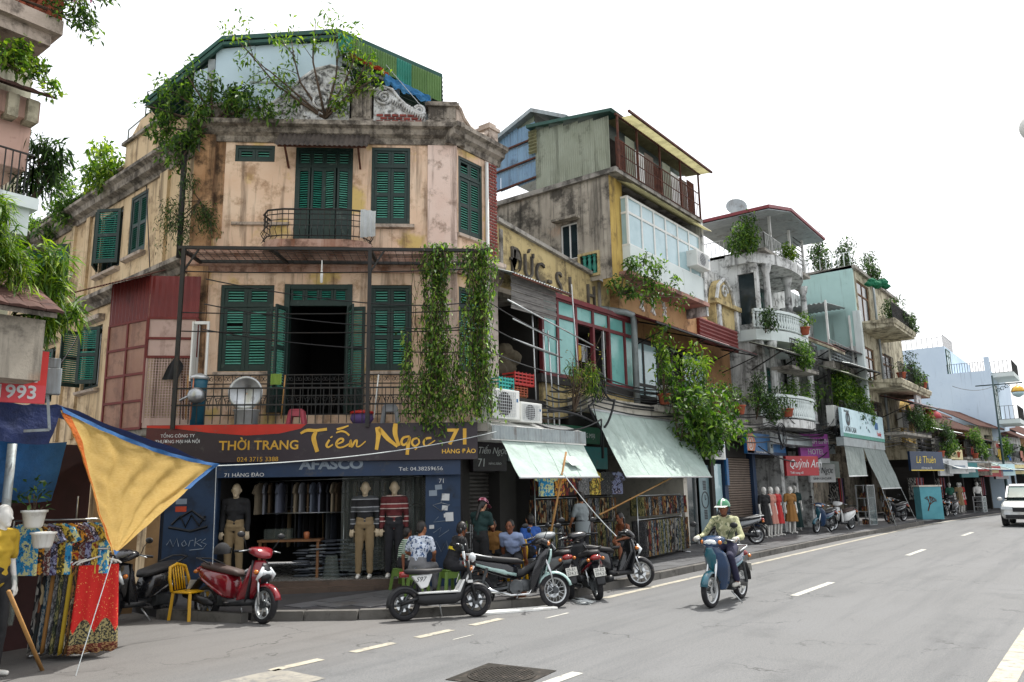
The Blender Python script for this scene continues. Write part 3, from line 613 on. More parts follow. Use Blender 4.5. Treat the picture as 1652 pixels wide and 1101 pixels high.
# hanging corrugated fascia, sheet by sheet
n = 7
for k in range(n):
    t0, t1 = k/n, (k+1)/n; xa, xb = -1.0+2.34*t0, -1.0+2.34*t1; za, zb = 12.1-1.06*t0, 12.1-1.06*t1
    m = MB(); hh = .42+.22*t0; corru(m, (xa, .02, za), (xb-xa-.004, 0, zb-za), (0, 0, -hh), (0, 1, 0), .055, .012); m.build('fascia_sheet', 'sheet_green' if k not in (0, 4) else 'slat_deep', cb)
clothmat('tarp_blue', '#2f78b4', .3, '#5b9cc9'); clothmat('cloth_red', '#c84f31', .3); clothmat('cloth_white', '#c9cfd0', .3); 
t = thing('rolled_tarpaulin', 'crumpled blue tarpaulin rolled up under the green roof edge', 'tarpaulin', FC)
m = MB()
def rope(m, a, b, sag=.0, r=.008, n=8): 
    a, b = Vector(a), Vector(b); m.tube([a.lerp(b, i/n) - Vector((0, 0, sag*4*(i/n)*(1-i/n))) for i in range(n+1)], r, 4); return m
def crumple(m, a, b, w, nu=26, nv=6, seed=0):
    a, b = Vector(a), Vector(b)
    def fn(u, v):
        p = a.lerp(b, u); k = mnoise.noise(Vector((u*7+seed, v*3, seed))); return p + Vector((.03*k, .1*mnoise.noise(Vector((u*9, v*4, seed+5))), -w*v*(.6+.7*abs(mnoise.noise(Vector((u*6+seed, 0, 3)))))+.04*k))
    m.grid(fn, nu, nv)
crumple(m, (.05, .0, 11.1), (1.1, .0, 10.55), .3, seed=3); m.build('tarpaulin_sheet', 'tarp_blue', t, True)
m = MB(); crumple(m, (-.75, .0, 11.58), (.05, .0, 11.2), .12, seed=9); crumple(m, (.02, -.02, 11.15), (.16, -.02, 11.1), .2, 5, 4, 2); m.build('red_edge', 'cloth_red', t, True)
m = MB(); rope(m, (-.85, .0, 11.8), (-.55, -.1, 10.7)); rope(m, (.1, 0, 11.3), (.95, -.1, 10.2)); m.build('tie_ropes', 'cloth_white', t)
# small corrugated canopy over the top balcony
t = thing('door_canopy', 'small rusty corrugated canopy over the top balcony door', 'canopy', FC)
m = MB(); corru(m, (-2.15, -.62, 9.06), (1.95, 0, 0), (0, .5, .5), (0, -.7, .7), .1, .018); m.build('sheet', surf('tin_dark', '#4d453f', '#3c3530', ns=4, dirt='#211d1a', da=.5, ds=4, rough=.8), t)
m = MB()
for x in (-1.95, -.42): m.bar((x, -.48, 9.1), (x, -.02, 8.8), .04); m.bar((x, -.48, 9.1), (x, -.02, 9.46), .04)
m.bar((-2.1, -.49, 9.1), (-.25, -.49, 9.1), .04); m.build('brackets', 'rusty', t)
# top balcony
b3 = MB(); b3.prism([(-2.35, 0), (-2.35, -.35), (-2.2, -.6), (-1.9, -.7), (-.6, -.7), (-.3, -.6), (-.12, -.35), (-.12, 0)], 6.82, 6.98, 'xy'); b3.build('balcony_slab', 'band_rust', cb)
m = MB(); pl = [(-2.3, 0), (-2.36, -.3), (-2.22, -.58), (-1.9, -.68), (-.6, -.68), (-.28, -.58), (-.14, -.3), (-.2, 0)]
for z, r in ((7.62, .022), (7.52, .012), (7.4, .01), (7.28, .01), (7.06, .014)): m.tube([(x, y, z) for x, y in pl], r, 5)
for x, y, a in walk(pl, .12):
    nx, ny = math.sin(a), -math.cos(a)
    m.tube([(x, y, 7.62), (x, y, 7.3), (x+nx*.07, y+ny*.07, 7.18), (x-nx*.02, y-ny*.02, 7.06), (x+nx*.05, y+ny*.05, 6.98)], .008, 4)
m.build('balcony_railing', 'iron', cb)
t = thing('towel', 'white towel hung over the curved top balcony railing', 'towel', FC)
m = MB(); m.grid(lambda u, v: (-.32+.3*u, -.62+.12*u-.05*math.sin(v*PI)+.02*math.sin(u*18), 7.66-.62*v*(1-.12*u)), 12, 8); m.build('cloth', 'cloth_white', t, True)
# iron canopy frame above the terrace
t = thing('canopy_frame', 'black iron canopy frame with wire grid above the terrace on two posts', 'canopy', FC)
zf = 6.62; m = MB()
for p, q in (((-3.72, -1.2), (2.26, -1.2)), ((-3.6, -.25), (2.1, -.25)), ((-3.72, -1.2), (-3.6, -.25)), ((2.26, -1.2), (2.1, -.25)), ((-2.0, -1.2), (-1.85, -.25)), ((-.05, -1.2), (0, -.25))): m.bar((*p, zf), (*q, zf-.02), .06)
m.build('beams', 'iron', t)
m = MB()
for k in range(38): x = -3.6+k*.155; m.bar((x, -1.2, zf), (x+.02, -.25, zf-.02), .008)
for k in range(8): y = -1.1+k*.12; m.bar((-3.7, y, zf), (2.2, y, zf), .007)
kind(m.build('wire_grid', 'iron', t), 'stuff')
for x, zt in ((-3.63, zf), (-.05, zf)):
    m = MB(); m.bar((x, -1.2, 3.1), (x, -1.2, zt), .07); m.bar((x, -1.2, zf-.5), (x+.3, -1.2, zf), .03); m.build('post', 'iron', t)
m = MB()
for y0, z in ((-1.16, 6.15), (-1.22, 5.32), (-1.2, 4.96)): rope(m, (-3.6, y0, z), (2.0, y0, z+random.uniform(-.05, .1)), .05, .012)
m.build('cable', 'iron', t)
m = MB(); m.lathe([(.0, 6.02), (.028, 6.04), (.03, 6.22), (.015, 6.3), (.01, 6.5)], 8, (-1.05, -.8, 0)); o = tag(m.build('hanging_lamp', 'white_paint', None, True, frame=FC), 'small white lamp tube hanging under the iron canopy frame', 'lamp')
# terrace slab and railings
m = MB(); m.box(SL-.1, 1.9, -.97, -.0, 3.03, 3.19); m.box(.92, 2.25, -.96, .9, 3.02, 3.18); m.build('terrace_slab', 'concrete', cb)
def scroll_rail(x0, x1, y, z0, z1, frame, par):
    m = MB()
    for z in (z0, z0+.38, z1-.18, z1): m.bar((x0, y, z), (x1, y, z), .022)
    n = int((x1-x0)/.17)
    for k in range(n+1):
        x = x0+k*(x1-x0)/n; m.bar((x, y, z0), (x, y, z1), .012)
        if k < n:
            c = x+.085
            for s_ in (-1, 1): spiral(m, c+s_*.04, z1-.09, .045, 1.2, PI/2, s_, y, .008)
            m.tube([(c-.07, y, z0+.38), (c-.02, y, z0+.25), (c, y, z0+.1), (c+.02, y, z0+.25), (c+.07, y, z0+.38)], .008, 4); spiral(m, c, z0+.3, .05, 1.2, 0, 1, y, .008)
    return m.build('ornate_railing', 'iron', par, frame=frame)
scroll_rail(-3.5, 1.2, -.42, 3.42, 4.22, FC, cb)
m = MB()
for z in (3.88, 3.56): m.bar((-3.75, -1.0, z), (1.3, -1.0, z), .03)
k = -3.72
while k < 1.3: m.bar((k, -1.0, 3.2), (k, -1.0, 3.88), .014); k += .148
m.build('plain_railing', 'iron', cb)
# ---------------------------------------------------------------- ground floor shop of the corner house
surf('shop_blue', '#1b334f', '#162a42', ns=2, dirt='#0e1825', da=.45, ds=2, rough=.6)
surf('sign_dark', '#2d242b', '#251d24', ns=2, dirt='#4c4a46', da=.3, ds=3.5, rough=.35); surf('sign_red', '#b32a1c', '#9c2418', ns=2, dirt='#4c4a46', da=.3, ds=3.5, rough=.35); surf('sign_navy', '#16304f', '#122843', ns=2, dirt='#4c4a46', da=.3, ds=3.5, rough=.4)
surf('gold', '#c9a24a', '#b48a35', ns=4, rough=.32, metal=.65); surf('letter_white', '#c6c8c8', '#b4b7b8', dirt='#4c4a46', da=.3, ds=3.5, rough=.5); surf('letter_grey', '#7e8a96', '#6d7985', rough=.5)
surf('step_brown', '#57483d', '#463a31', ns=3, dirt='#2a231e', da=.4, rough=.6); surf('floor_tile', '#8b8a86', '#777672', ns=3, rough=.25)
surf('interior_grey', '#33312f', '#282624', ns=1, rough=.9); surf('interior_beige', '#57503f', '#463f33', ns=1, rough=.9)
YS = -.86
m = MB(); m.box(SL-.05, -2.85, YS, YS+.25, .1, 3.2); m.build('shop_pillar', 'shop_blue', cb); m = MB(); m.box(1.05, 1.72, YS, YS+.25, .1, 3.2); m.build('shop_pillar', 'shop_blue', cb)
m = MB(); m.box(-2.85, 1.05, YS+.02, YS+.2, 2.45, 3.2); m.build('lintel', 'shop_blue', cb)
m = MB(); m.box(-2.85, 1.05, YS, 3.2, .1, .28); m.build('shop_floor', 'floor_tile', cb)
m = MB(); m.prism([(-2.9, YS+.02), (-3.0, YS-.72), (1.0, YS-.12), (1.1, YS+.02)], .1, .2, 'xy'); m.build('entrance_step', 'step_brown', cb)
m = MB(); m.prism([(-2.85, YS+.02), (-2.85, YS-.4), (1.0, YS-.06), (1.05, YS+.02)], .2, .282, 'xy'); m.build('entrance_step', 'step_brown', cb)
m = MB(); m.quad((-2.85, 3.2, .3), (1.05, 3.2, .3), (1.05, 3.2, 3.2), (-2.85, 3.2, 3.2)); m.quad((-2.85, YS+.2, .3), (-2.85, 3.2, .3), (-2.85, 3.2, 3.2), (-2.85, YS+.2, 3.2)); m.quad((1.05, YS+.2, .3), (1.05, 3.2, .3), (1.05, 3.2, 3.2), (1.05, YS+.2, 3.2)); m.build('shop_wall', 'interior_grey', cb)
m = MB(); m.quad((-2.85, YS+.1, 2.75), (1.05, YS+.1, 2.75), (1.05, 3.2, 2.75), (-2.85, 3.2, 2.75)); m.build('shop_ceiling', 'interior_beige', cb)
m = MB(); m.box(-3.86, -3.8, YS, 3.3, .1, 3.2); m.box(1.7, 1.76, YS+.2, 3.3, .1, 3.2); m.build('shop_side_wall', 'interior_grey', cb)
# clear plastic strip curtain across the right half
glassmat('plastic', '#8a918a', .1, .9, .12)
for k in range(13):
    x = -.58+k*.125; m = MB(); m.grid(lambda u, v: (x+.14*u, YS+.3+.03*math.sin(u*5+k)+.02*math.sin(v*9+k*2), .42+2.0*v), 3, 8); m.build('plastic_strip', 'plastic', cb, True)
# main sign
def sgn(u, v): return (-4.14+(u-240)*.01168, 3.18-(v-684)*.0116)
sg = thing('shop_sign', 'long dark shop sign with gold brush lettering above the clothes shop', 'sign', FC)
ys = -1.1
m = MB(); m.box(-4.14, 2.05, ys, ys+.12, 2.47, 3.18); m.build('board', 'sign_dark', sg, bev=.006)
m = MB(); m.prism([(-4.135, 3.175), (-1.2, 3.175), (-1.3, 3.09), (-1.7, 3.0), (-2.3, 2.97), (-3.0, 3.03), (-3.6, 3.11), (-4.135, 3.13)], ys-.004, ys, 'xz'); m.build('red_band', 'sign_red', sg)
m = MB(); m.prism([(-4.135, 3.12), (-3.6, 3.1), (-3.2, 3.05), (-3.5, 2.9), (-4.135, 2.6)], ys-.003, ys, 'xz'); m.build('maroon_band', surf('sign_maroon', '#4a1f22', dirt='#4c4a46', da=.3, ds=3.5, rough=.35), sg)
def brush(strokes, off, name, par, y, k=3.933, mat='gold', wk=1.0, conv=None):
    m = MB()
    for pts, w in strokes:
        P = []
        for i, (X, Y) in enumerate(pts): P.append(Vector(sgn(off[0]+X/k, off[1]+Y/k)))
        # smooth the stroke
        Q = []
        for i in range(len(P)-1):
            p0, p1, p2, p3 = P[max(i-1, 0)], P[i], P[i+1], P[min(i+2, len(P)-1)]
            for t in (0, .25, .5, .75): Q.append(.5*((2*p1)+(p2-p0)*t+(2*p0-5*p1+4*p2-p3)*t*t+(3*p1-p0-3*p2+p3)*t**3))
        Q.append(P[-1]); n = len(Q); vs = []
        for i, p in enumerate(Q):
            d = (Q[min(i+1, n-1)]-Q[max(i-1, 0)]); d = d.normalized() if d.length else Vector((1, 0)); nn = Vector((-d.y, d.x)); t = i/(n-1)
            ww = wk*(w[0]*(1-t)+w[1]*t)/k*.0117*(.75+.25*math.sin(PI*min(1, t*1.3)))
            for s_, yy in ((-1, y), (1, y), (1, y-.018), (-1, y-.018)): q = p+nn*ww*s_/2; vs.append((q.x, yy, q.y))
        fs = [(i*4+j, i*4+(j+1) % 4, i*4+4+(j+1) % 4, i*4+4+j) for i in range(n-1) for j in range(4)] + [(0, 1, 2, 3), (4*n-1, 4*n-2, 4*n-3, 4*n-4)]
        m.add(vs, fs)
    return m.build(name, mat, par)
TIEN = [([(1035, 550), (1075, 530), (1130, 532), (1200, 524)], (18, 24)), ([(1132, 540), (1118, 575), (1128, 620), (1143, 668)], (26, 34)), ([(1218, 592), (1200, 625), (1212, 640), (1240, 622)], (16, 12)), ([(1228, 572), (1232, 578)], (18, 16)),
 ([(1262, 622), (1300, 606), (1302, 588), (1278, 590), (1260, 618), (1275, 642), (1310, 638), (1345, 618)], (13, 14)), ([(1262, 526), (1300, 516), (1336, 503)], (16, 12)), ([(1258, 548), (1290, 538), (1318, 545), (1342, 566)], (10, 16)), ([(1345, 640), (1352, 596), (1358, 640), (1378, 604), (1392, 600), (1390, 636), (1412, 634), (1446, 604)], (15, 10))]
NGOC = [([(182, 514), (190, 560), (178, 660)], (38, 28)), ([(195, 524), (250, 590), (312, 640)], (30, 26)), ([(298, 492), (296, 560), (322, 636)], (34, 26)), ([(388, 576), (350, 584), (336, 612), (352, 632), (382, 606), (390, 578)], (16, 16)), ([(390, 580), (378, 640), (374, 694)], (18, 30)), ([(440, 588), (412, 596), (404, 622), (424, 640), (450, 618), (444, 592)], (14, 14)), ([(428, 655), (432, 660)], (22, 20)), ([(528, 588), (496, 592), (478, 616), (494, 640), (552, 604)], (18, 9))]
brush(TIEN, (220, 560), 'gold_lettering', sg, ys); brush(NGOC, (560, 560), 'gold_lettering', sg, ys)
def stext(s, u, v, size, mat, par, y=None, bold=0, sx=1, shear=0, name='lettering'):
    x, z = sgn(u, v); return text(s, size, name, mat, par, at(FC, x, (ys if y is None else y)-.004, z), .004, shear, sx=sx, bold=bold)
stext('71', 719, 720, .42, 'gold', sg, bold=.01, sx=1.1); stext('HÀNG ĐÀO', 711, 735, .115, 'gold', sg, bold=.002, sx=1.05)
stext('THỜI TRANG', 355, 725, .24, 'gold', sg, bold=.004, sx=1.02); stext('024 3715 3388', 384, 744, .12, 'gold', sg, sx=1.05)
stext('TỔNG CÔNG TY', 263, 704, .085, 'letter_white', sg, sx=.95); stext('THƯƠNG MẠI HÀ NỘI', 255, 713, .085, 'letter_white', sg, sx=.95)
s2 = thing('lower_sign', 'narrow navy blue sign under the dark shop sign', 'sign', FC); y2 = -1.0
m = MB(); m.box(-2.86, 1.72, y2, y2+.1, 2.19, 2.466); m.build('board', 'sign_navy', s2)
stext('AFASCO', 482, 757, .25, 'letter_grey', s2, y2, .01, 1.25); stext('71 HÀNG ĐÀO', 363, 768, .1, 'letter_white', s2, y2, 0, 1.1); stext('Tel: 04.38259656', 641, 762, .1, 'letter_white', s2, y2, 0, 1.2)
o = thing('house_number', 'small dark house number plate on the blue pillar', 'sign', at(FC, 1.26, YS-.012, 2.02))
m = MB(); m.box(0, .2, 0, .012, 0, .12); m.build('plate', 'sign_navy', o); text('71', .12, 'lettering', 'letter_white', o, at(FC, 1.3, YS-.016, 2.035), .002)
for k in range(9):
    x, z = random.uniform(1.1, 1.62), random.uniform(.7, 2.0); 
    m = MB(); a = random.uniform(.08, .18); m.T = Matrix.Translation((x, 0, z)) @ Matrix.Rotation(random.uniform(-.1, .1), 4, 'Y'); m.box(0, a, YS-.004-.001*k, YS-.002, 0, a*random.uniform(.5, 1.1)); m.build('paper_notice', random.choice(['letter_white', 'letter_grey', 'shop_blue']), cb)
for i, z in enumerate((1.72, 1.58)):
    m = MB(); m.box(-3.6, -3.4, YS-.005, YS-.002, z, z+.1); m.build('paper_notice', 'cloth_red' if i else 'letter_grey', cb)
# painted scrawl on the blue pillar
def scrawl(par, F, strokes, y, mat, r=.008, name='painted_scrawl'):
    m = MB()
    for st in strokes: m.tube([(a, y, b) for a, b in st], r, 4)
    return m.build(name, mat, par, frame=F)
scrawl(cb, FC, [[(-3.72, .98), (-3.66, 1.08), (-3.6, .95), (-3.54, 1.1), (-3.5, .95)], [(-3.45, 1.0), (-3.4, 1.06), (-3.36, .98), (-3.42, .95), (-3.45, 1.0)], [(-3.32, .95), (-3.3, 1.05), (-3.24, 1.06)], [(-3.2, 1.1), (-3.21, .95)], [(-3.1, 1.07), (-3.2, 1.02), (-3.08, .94)], [(-3.02, 1.08), (-3.1, 1.02), (-3.0, .98), (-3.06, .9), (-3.3, .88)]], YS-.004, 'letter_grey')
scrawl(cb, FC, [[(-3.65, 1.35), (-3.5, 1.5), (-3.4, 1.3), (-3.3, 1.52), (-3.15, 1.32), (-3.05, 1.5)], [(-3.7, 1.3), (-3.3, 1.22), (-3.0, 1.3)], [(-3.55, 1.45), (-3.3, 1.6), (-3.05, 1.42)]], YS-.004, 'black_plastic', .025)
scrawl(cb, FC, [[(1.15, .75), (1.25, .95), (1.35, .75), (1.45, .95), (1.5, .7)], [(1.2, 1.1), (1.35, 1.2), (1.3, 1.02), (1.5, 1.15)], [(1.3, 1.4), (1.2, 1.3), (1.42, 1.32)]], YS-.004, 'letter_grey', .006)
# roller shutter and small sign in the passage right of the pillar
m = MB()
for k in range(26): z = .14+k*.082; m.prism([(10.98, z), (10.95, z+.02), (10.95, z+.06), (10.98, z+.08)], 12.62, 13.35, 'yz')
m.build('roller_shutter', surf('shutter_grey', '#4f4b49', '#413e3c', ns=3, dirt='#2a2725', da=.4, rough=.6), cb, frame=Matrix())
m = MB(); m.box(12.15, 12.6, 10.85, 11.2, .1, 3.18); m.box(13.37, 13.95, 10.66, 11.1, .1, 3.28); m.box(12.62, 13.36, 10.76, 10.94, 2.26, 3.17); m.build('passage_wall', 'interior_grey', cb, frame=Matrix())
o = thing('passage_sign', 'small black sign with white script in the passage beside the shop', 'sign', FRM(12.45, 10.62, -6, 2.28))
m = MB(); m.box(0, 1.0, 0, .08, 0, .6); m.build('board', 'sign_dark', o)
text('Tiến Ngọc', .2, 'lettering', 'letter_white', o, at(wm(o), .12, -.004, .36), .003, .35); text('71', .24, 'lettering', 'letter_white', o, at(wm(o), .12, -.004, .09), .003, .1); text('HÀNG ĐÀO', .07, 'lettering', 'letter_white', o, at(wm(o), .45, -.004, .13), .003)

# ---------------------------------------------------------------- red clad bay on the side front
surf('red_sheet', '#6e2521', '#5c1e1b', ns=2, dirt='#4a1d1b', da=.25, streak='#4d1f1c', sa=.2, rough=.5); surf('red_frame', '#6e2a26', '#57211e', ns=4, dirt='#3a1d1a', da=.3, rough=.7)
surf('panel_pink', '#94705c', '#805a48', ns=1.4, dirt='#55392b', da=.5, ds=1.5, streak='#6d4a3b', sa=.5, rough=.6); surf('panel_pale', '#b79f96', '#a58c83', ns=1.4, dirt='#7d665e', da=.3, ds=2, streak='#7c655c', sa=.4, rough=.6)
BL = FRM(7.6, 16.5, -83.4); BR = FRM(7.75, 15.2, -45)
bay = thing('red_bay', 'red corrugated metal bay with pink panels bolted to the side front', 'bay', BL)
def panelgrid(par, F, w, zs, nx, mat, fm='red_frame', y=0):
    m = MB(); 
    for k in range(nx+1): x = k*w/nx; m.box(x-.025, x+.025, y-.03, y+.03, zs[0], zs[-1])
    for z in zs: m.box(0, w, y-.028, y+.028, z-.025, z+.025)
    m.build('frame', fm, par, frame=F)
    for j in range(len(zs)-1):
        for k in range(nx): q = MB(); q.box(k*w/nx+.026, (k+1)*w/nx-.026, y-.008, y+.008, zs[j]+.026, zs[j+1]-.026); q.build('panel', mat, par, frame=F)
panelgrid(bay, BL, 1.3, [3.2, 3.75, 4.3, 4.85, 5.4], 2, 'panel_pink'); panelgrid(bay, BR, .95, [4.62, 5.0, 5.42], 1, 'panel_pale')
m = MB(); corru(m, (-.02, -.02, 5.42), (1.34, 0, 0), (0, 0, .9), (0, 1, 0), .12, .012); m.build('cladding', 'red_sheet', bay, frame=BL)
m = MB(); corru(m, (0, -.02, 5.44), (.97, 0, 0), (0, 0, .86), (0, 1, 0), .12, .012); m.build('cladding', 'red_sheet', bay, frame=BR)
m = MB(); corru(m, (-.9, -.55, 6.1), (2.25, 0, 0), (0, .85, .4), (0, -.4, .9), .1, .015); m.build('canopy_sheet', 'rusty', bay, frame=BL)
m = MB(); m.box(0, .95, -.01, .01, 3.2, 3.4); m.box(0, .03, -.02, .02, 3.3, 4.6)
for k in range(17): m.box(.03+k*.054, .045+k*.054, -.006, .006, 3.4, 4.6)
for k in range(22): m.box(.03, .92, -.005, .005, 3.42+k*.054, 3.435+k*.054)
kind(m.build('lattice_screen', 'panel_pale', bay, frame=BR), 'stuff')
m = MB(); m.prism([(7.62, 16.45), (7.78, 15.22), (8.4, 14.6), (8.5, 16.6)], 3.05, 3.22, 'xy'); m.prism([(7.75, 16.45), (7.85, 15.3), (8.4, 14.7), (8.5, 16.6)], 6.28, 6.33, 'xy'); m.build('bay_floor', 'concrete', bay, frame=Matrix())
m = MB(); m.prism([(8.38, 14.62), (8.42, 14.6), (8.5, 14.75), (8.46, 14.78)], 3.2, 6.3, 'xy'); m.build('end_post', 'red_frame', bay, frame=Matrix())
m = MB(); m.box(.0, .03, 0, .5, 4.1, 5.3); m.box(.05, .3, -.02, .02, 4.1, 4.16); m.box(.05, .3, -.02, .02, 5.24, 5.3); m.box(.3, .34, -.02, .02, 4.1, 5.3); o = tag(m.build('white_shutter', 'white_paint', None, frame=at(FC, -3.62, -.5, 0)), 'open white window casement beside the red bay', 'window')
# dark recess under the bay: side wall with door, at street level
m = MB(); m.box(-4.3, -2.3, .3, .36, .1, 2.5); m.build('side_door', 'rusty', cb, frame=FL)

# ---------------------------------------------------------------- plants on the corner house
T_ = lambda *p: [Vector(q) for q in p]
plant('parapet_tree', 'bright green young tree growing out of the ornate parapet', 'tree', FC, (-1.2, -.05, 9.95), [(-3.3, -.3, 11.85), (-2.75, -.25, 11.2), (-1.95, -.3, 11.75), (-1.4, -.4, 12.05), (-.95, -.3, 11.9), (-.5, -.35, 11.7), (-.2, -.4, 11.35), (-.1, -.35, 10.75), (-.7, -.45, 10.2), (-2.05, -.3, 10.55), (-.55, -.4, 11.2)], 13, .13, 'leaf_bright', spread=.2, r0=.035, w=.36, sub=4, twig=.4)
plant('parapet_shrub', 'leafy green shrub rooted on the left roof corner', 'shrub', FC, (-3.55, -.1, 9.8), [(-5.0, -.2, 10.1), (-4.5, -.3, 10.45), (-4.1, -.3, 10.75), (-3.6, -.35, 10.6), (-3.0, -.4, 10.15), (-2.5, -.4, 10.0), (-4.7, -.2, 9.6), (-4.4, -.3, 9.0), (-4.0, -.4, 9.3), (-4.2, -.25, 8.7), (-2.0, -.3, 9.95), (-3.9, -.4, 9.9)], 24, .13, 'leaf_mid', spread=.24, r0=.04, w=.4, sub=4, twig=.4)
plant('roof_sprig', 'small dark sprig on the parapet pedestal', 'plant', FC, (-3.2, 0, 10.1), [(-3.15, -.1, 10.6), (-2.95, -.1, 10.5), (-3.3, -.1, 10.45)], 16, .13, 'leaf_dark', spread=.14, r0=.015)
plant('wall_fern', 'dark feathery fern growing on the stained corner of the house', 'fern', FC, (-3.75, -.1, 8.0), [(-4.25, -.3, 7.8), (-4.3, -.3, 7.35), (-3.55, -.3, 7.6), (-3.35, -.3, 7.3), (-4.0, -.4, 7.1), (-4.4, -.3, 6.95), (-3.9, -.35, 8.3)], 40, .1, 'leaf_dark', spread=.2, r0=.015, w=.2)
for nm, bx, lst, lab in (('roof_bush', -4.6, [(-4.2, -.3, 10.2), (-4.8, -.4, 10.5), (-5.4, -.3, 10.3), (-5.9, -.3, 9.9), (-4.4, -.4, 9.7)], 'bright bush leaning over the side wing cornice'), ('roof_bush', -7.2, [(-6.6, -.3, 9.9), (-7.3, -.4, 10.3), (-8.0, -.3, 10.0), (-8.6, -.3, 9.5), (-7.0, -.3, 9.4)], 'darker bush further back along the side wing roof'), ('roof_bush', -10.4, [(-9.6, -.3, 9.7), (-10.4, -.3, 10.1), (-11.2, -.3, 9.6), (-10, -.4, 9.2)], 'bush at the far end of the side wing roof')):
    plant(nm, lab, 'bush', FL, (bx, .05, 9.5), lst, 30, .16, 'leaf_bright' if bx > -5 else 'leaf_mid', spread=.3, r0=.03, sub=4)
vn = thing('climbing_vine', 'thick green vine hanging in two curtains from the canopy frame', 'vine', FC); st, lf = MB(), MB()
def strand(x, y, z0, z1, dens=24, sz=.088, jit=.1):
    p = Vector((x, y, z0)); pts = [p.copy()]
    while p.z > z1: p = p + Vector((random.gauss(0, .03), random.gauss(0, .02), -.12)); pts.append(p.copy())
    st.tube(pts, .006, 3)
    for k in range(int((z0-z1)*dens)):
        q = pts[int(random.random()*len(pts))]+rv()*jit; leaf(lf, q, rv()*.8+Vector((0, -.2, -.5)), sz*random.uniform(.6, 1.3), .5)
for k in range(46): strand(random.gauss(1.25, .1), -1.15+random.gauss(0, .09), 6.7, random.uniform(3.3, 4.4))
for k in range(46): strand(random.gauss(2.1, .1), -1.15+random.gauss(0, .09), 6.65, random.uniform(3.3, 4.7))
for k in range(80): strand(random.uniform(.6, 2.3), -1.2+random.gauss(0, .09), random.uniform(3.8, 5.0), random.uniform(3.2, 3.6), 40, .08, .14)
for k in range(30): strand(random.uniform(1.0, 2.35), -1.1+random.gauss(0, .08), random.uniform(6.6, 6.8), random.uniform(6.2, 6.5), 60)
for k in range(5): strand(random.uniform(1.05, 1.4), -1.2, 3.25, 2.98, 50)
for k in range(6): strand(random.uniform(.75, 1.1), -1.15, 6.6, random.uniform(3.6, 5.8), 10, .05, .04)
for k in range(5): strand(2.2+k*.06, -.9, 6.5, random.uniform(5, 6), 40)
st.build('vine_stems', 'bark', vn); lf.build('vine_leaves', 'leaf_vine', vn)
# ---------------------------------------------------------------- the row along the street (x = along the street, y = into the houses)
surf('yellow_wall', '#c2b080', '#ab996c', ns=1.4, dirt='#3f372d', da=.55, ds=1.5, streak='#3b332a', sa=.45, rough=.95, bump=.3)
surf('mildew_wall', '#b0a899', '#8f877a', ns=1.2, dirt='#1a1816', da=.62, ds=1.3, streak='#181614', sa=.62, patch='#c0987a', pa=.5, ps=.6, rough=.95, bump=.4)
surf('yellow_bright', '#bda25c', '#ab8f4a', ns=2, dirt='#57482f', da=.45, streak='#45382a', sa=.5, rough=.9)
surf('white_old', '#d2d4d2', '#bfc1be', ns=2, dirt='#232120', da=.56, ds=2.4, streak='#1e1c1b', sa=.58, rough=.9, bump=.3)
surf('white_clean', '#cfd8d6', '#c1cbc9', ns=1, dirt='#858a86', da=.15, streak='#8a8c88', sa=.25, rough=.8)
surf('mint_wall', '#abc9c4', '#9fbdb8', ns=1, dirt='#7b8f8b', da=.2, streak='#76857f', sa=.3, rough=.85)
surf('sky_wall', '#c2d2e0', '#b6c8d8', ns=.7, dirt='#8396a6', da=.15, streak='#7a8a98', sa=.25, rough=.85)
surf('cream_house', '#bdb69e', '#a8a089', ns=2, dirt='#46402f', da=.58, ds=2, streak='#38322a', sa=.6, rough=.9)
surf('ochre_wall', '#94704b', '#80603f', ns=1.5, dirt='#4d3725', da=.4, streak='#43301f', sa=.4, rough=.9)
surf('maroon_frame', '#6d2b2f', '#5c2327', ns=5, dirt='#3d1c1d', da=.25, rough=.55); surf('maroon_sheet', '#7a3035', '#692a2f', ns=2, dirt='#4a2729', da=.35, streak='#43272a', sa=.3, rough=.55)
surf('grey_sheet', '#9a9f8f', '#868b79', ns=1.5, dirt='#55584a', da=.35, streak='#454839', sa=.5, rough=.7); surf('blue_sheet', '#7f9db5', '#6e8ba5', ns=1.5, dirt='#4d5f70', da=.35, streak='#56606a', sa=.45, rough=.6)
clothmat('yellow_sheet', '#a39f78', .5, '#8a8664', .5, .1, dirt='#5e5b44'); surf('slab_pink', '#a98377', '#93695e', ns=1.3, dirt='#4a3a33', da=.5, streak='#41342d', sa=.2, rough=.95)
surf('sign_blue', '#1f5f92', '#1a527f', ns=2, dirt='#4c4a46', da=.3, ds=3.5, rough=.35); surf('sign_teal', '#1f6a6c', '#19595b', ns=2, dirt='#4c4a46', da=.3, ds=3.5, rough=.4); surf('sign_orange', '#b9744f', '#a5633f', dirt='#4c4a46', da=.3, ds=3.5, rough=.4); surf('sign_purple', '#a2569f', '#93498f', dirt='#4c4a46', da=.3, ds=3.5, rough=.4); surf('sign_crimson', '#9c2a30', '#8a2328', dirt='#4c4a46', da=.3, ds=3.5, rough=.4); surf('sign_green', '#1d5a40', '#184c36', dirt='#4c4a46', da=.3, ds=3.5, rough=.4); surf('sign_pale', '#b9d3da', '#abc7cf', dirt='#4c4a46', da=.3, ds=3.5, rough=.4); surf('sign_cream', '#cbbd8d', '#b9aa79', dirt='#4c4a46', da=.3, ds=3.5, rough=.5); surf('letter_yellow', '#d3b93c', rough=.4); surf('letter_red', '#c33a3a', rough=.4); surf('letter_dark', '#23262a', rough=.5)
surf('shutter_brown', '#75685d', '#65594f', ns=3, dirt='#40372f', da=.35, rough=.6)
surf('green_iron', '#1e4a3b', '#193d31', rough=.5)
ROW = Matrix.Translation((0, 10.7, 0))
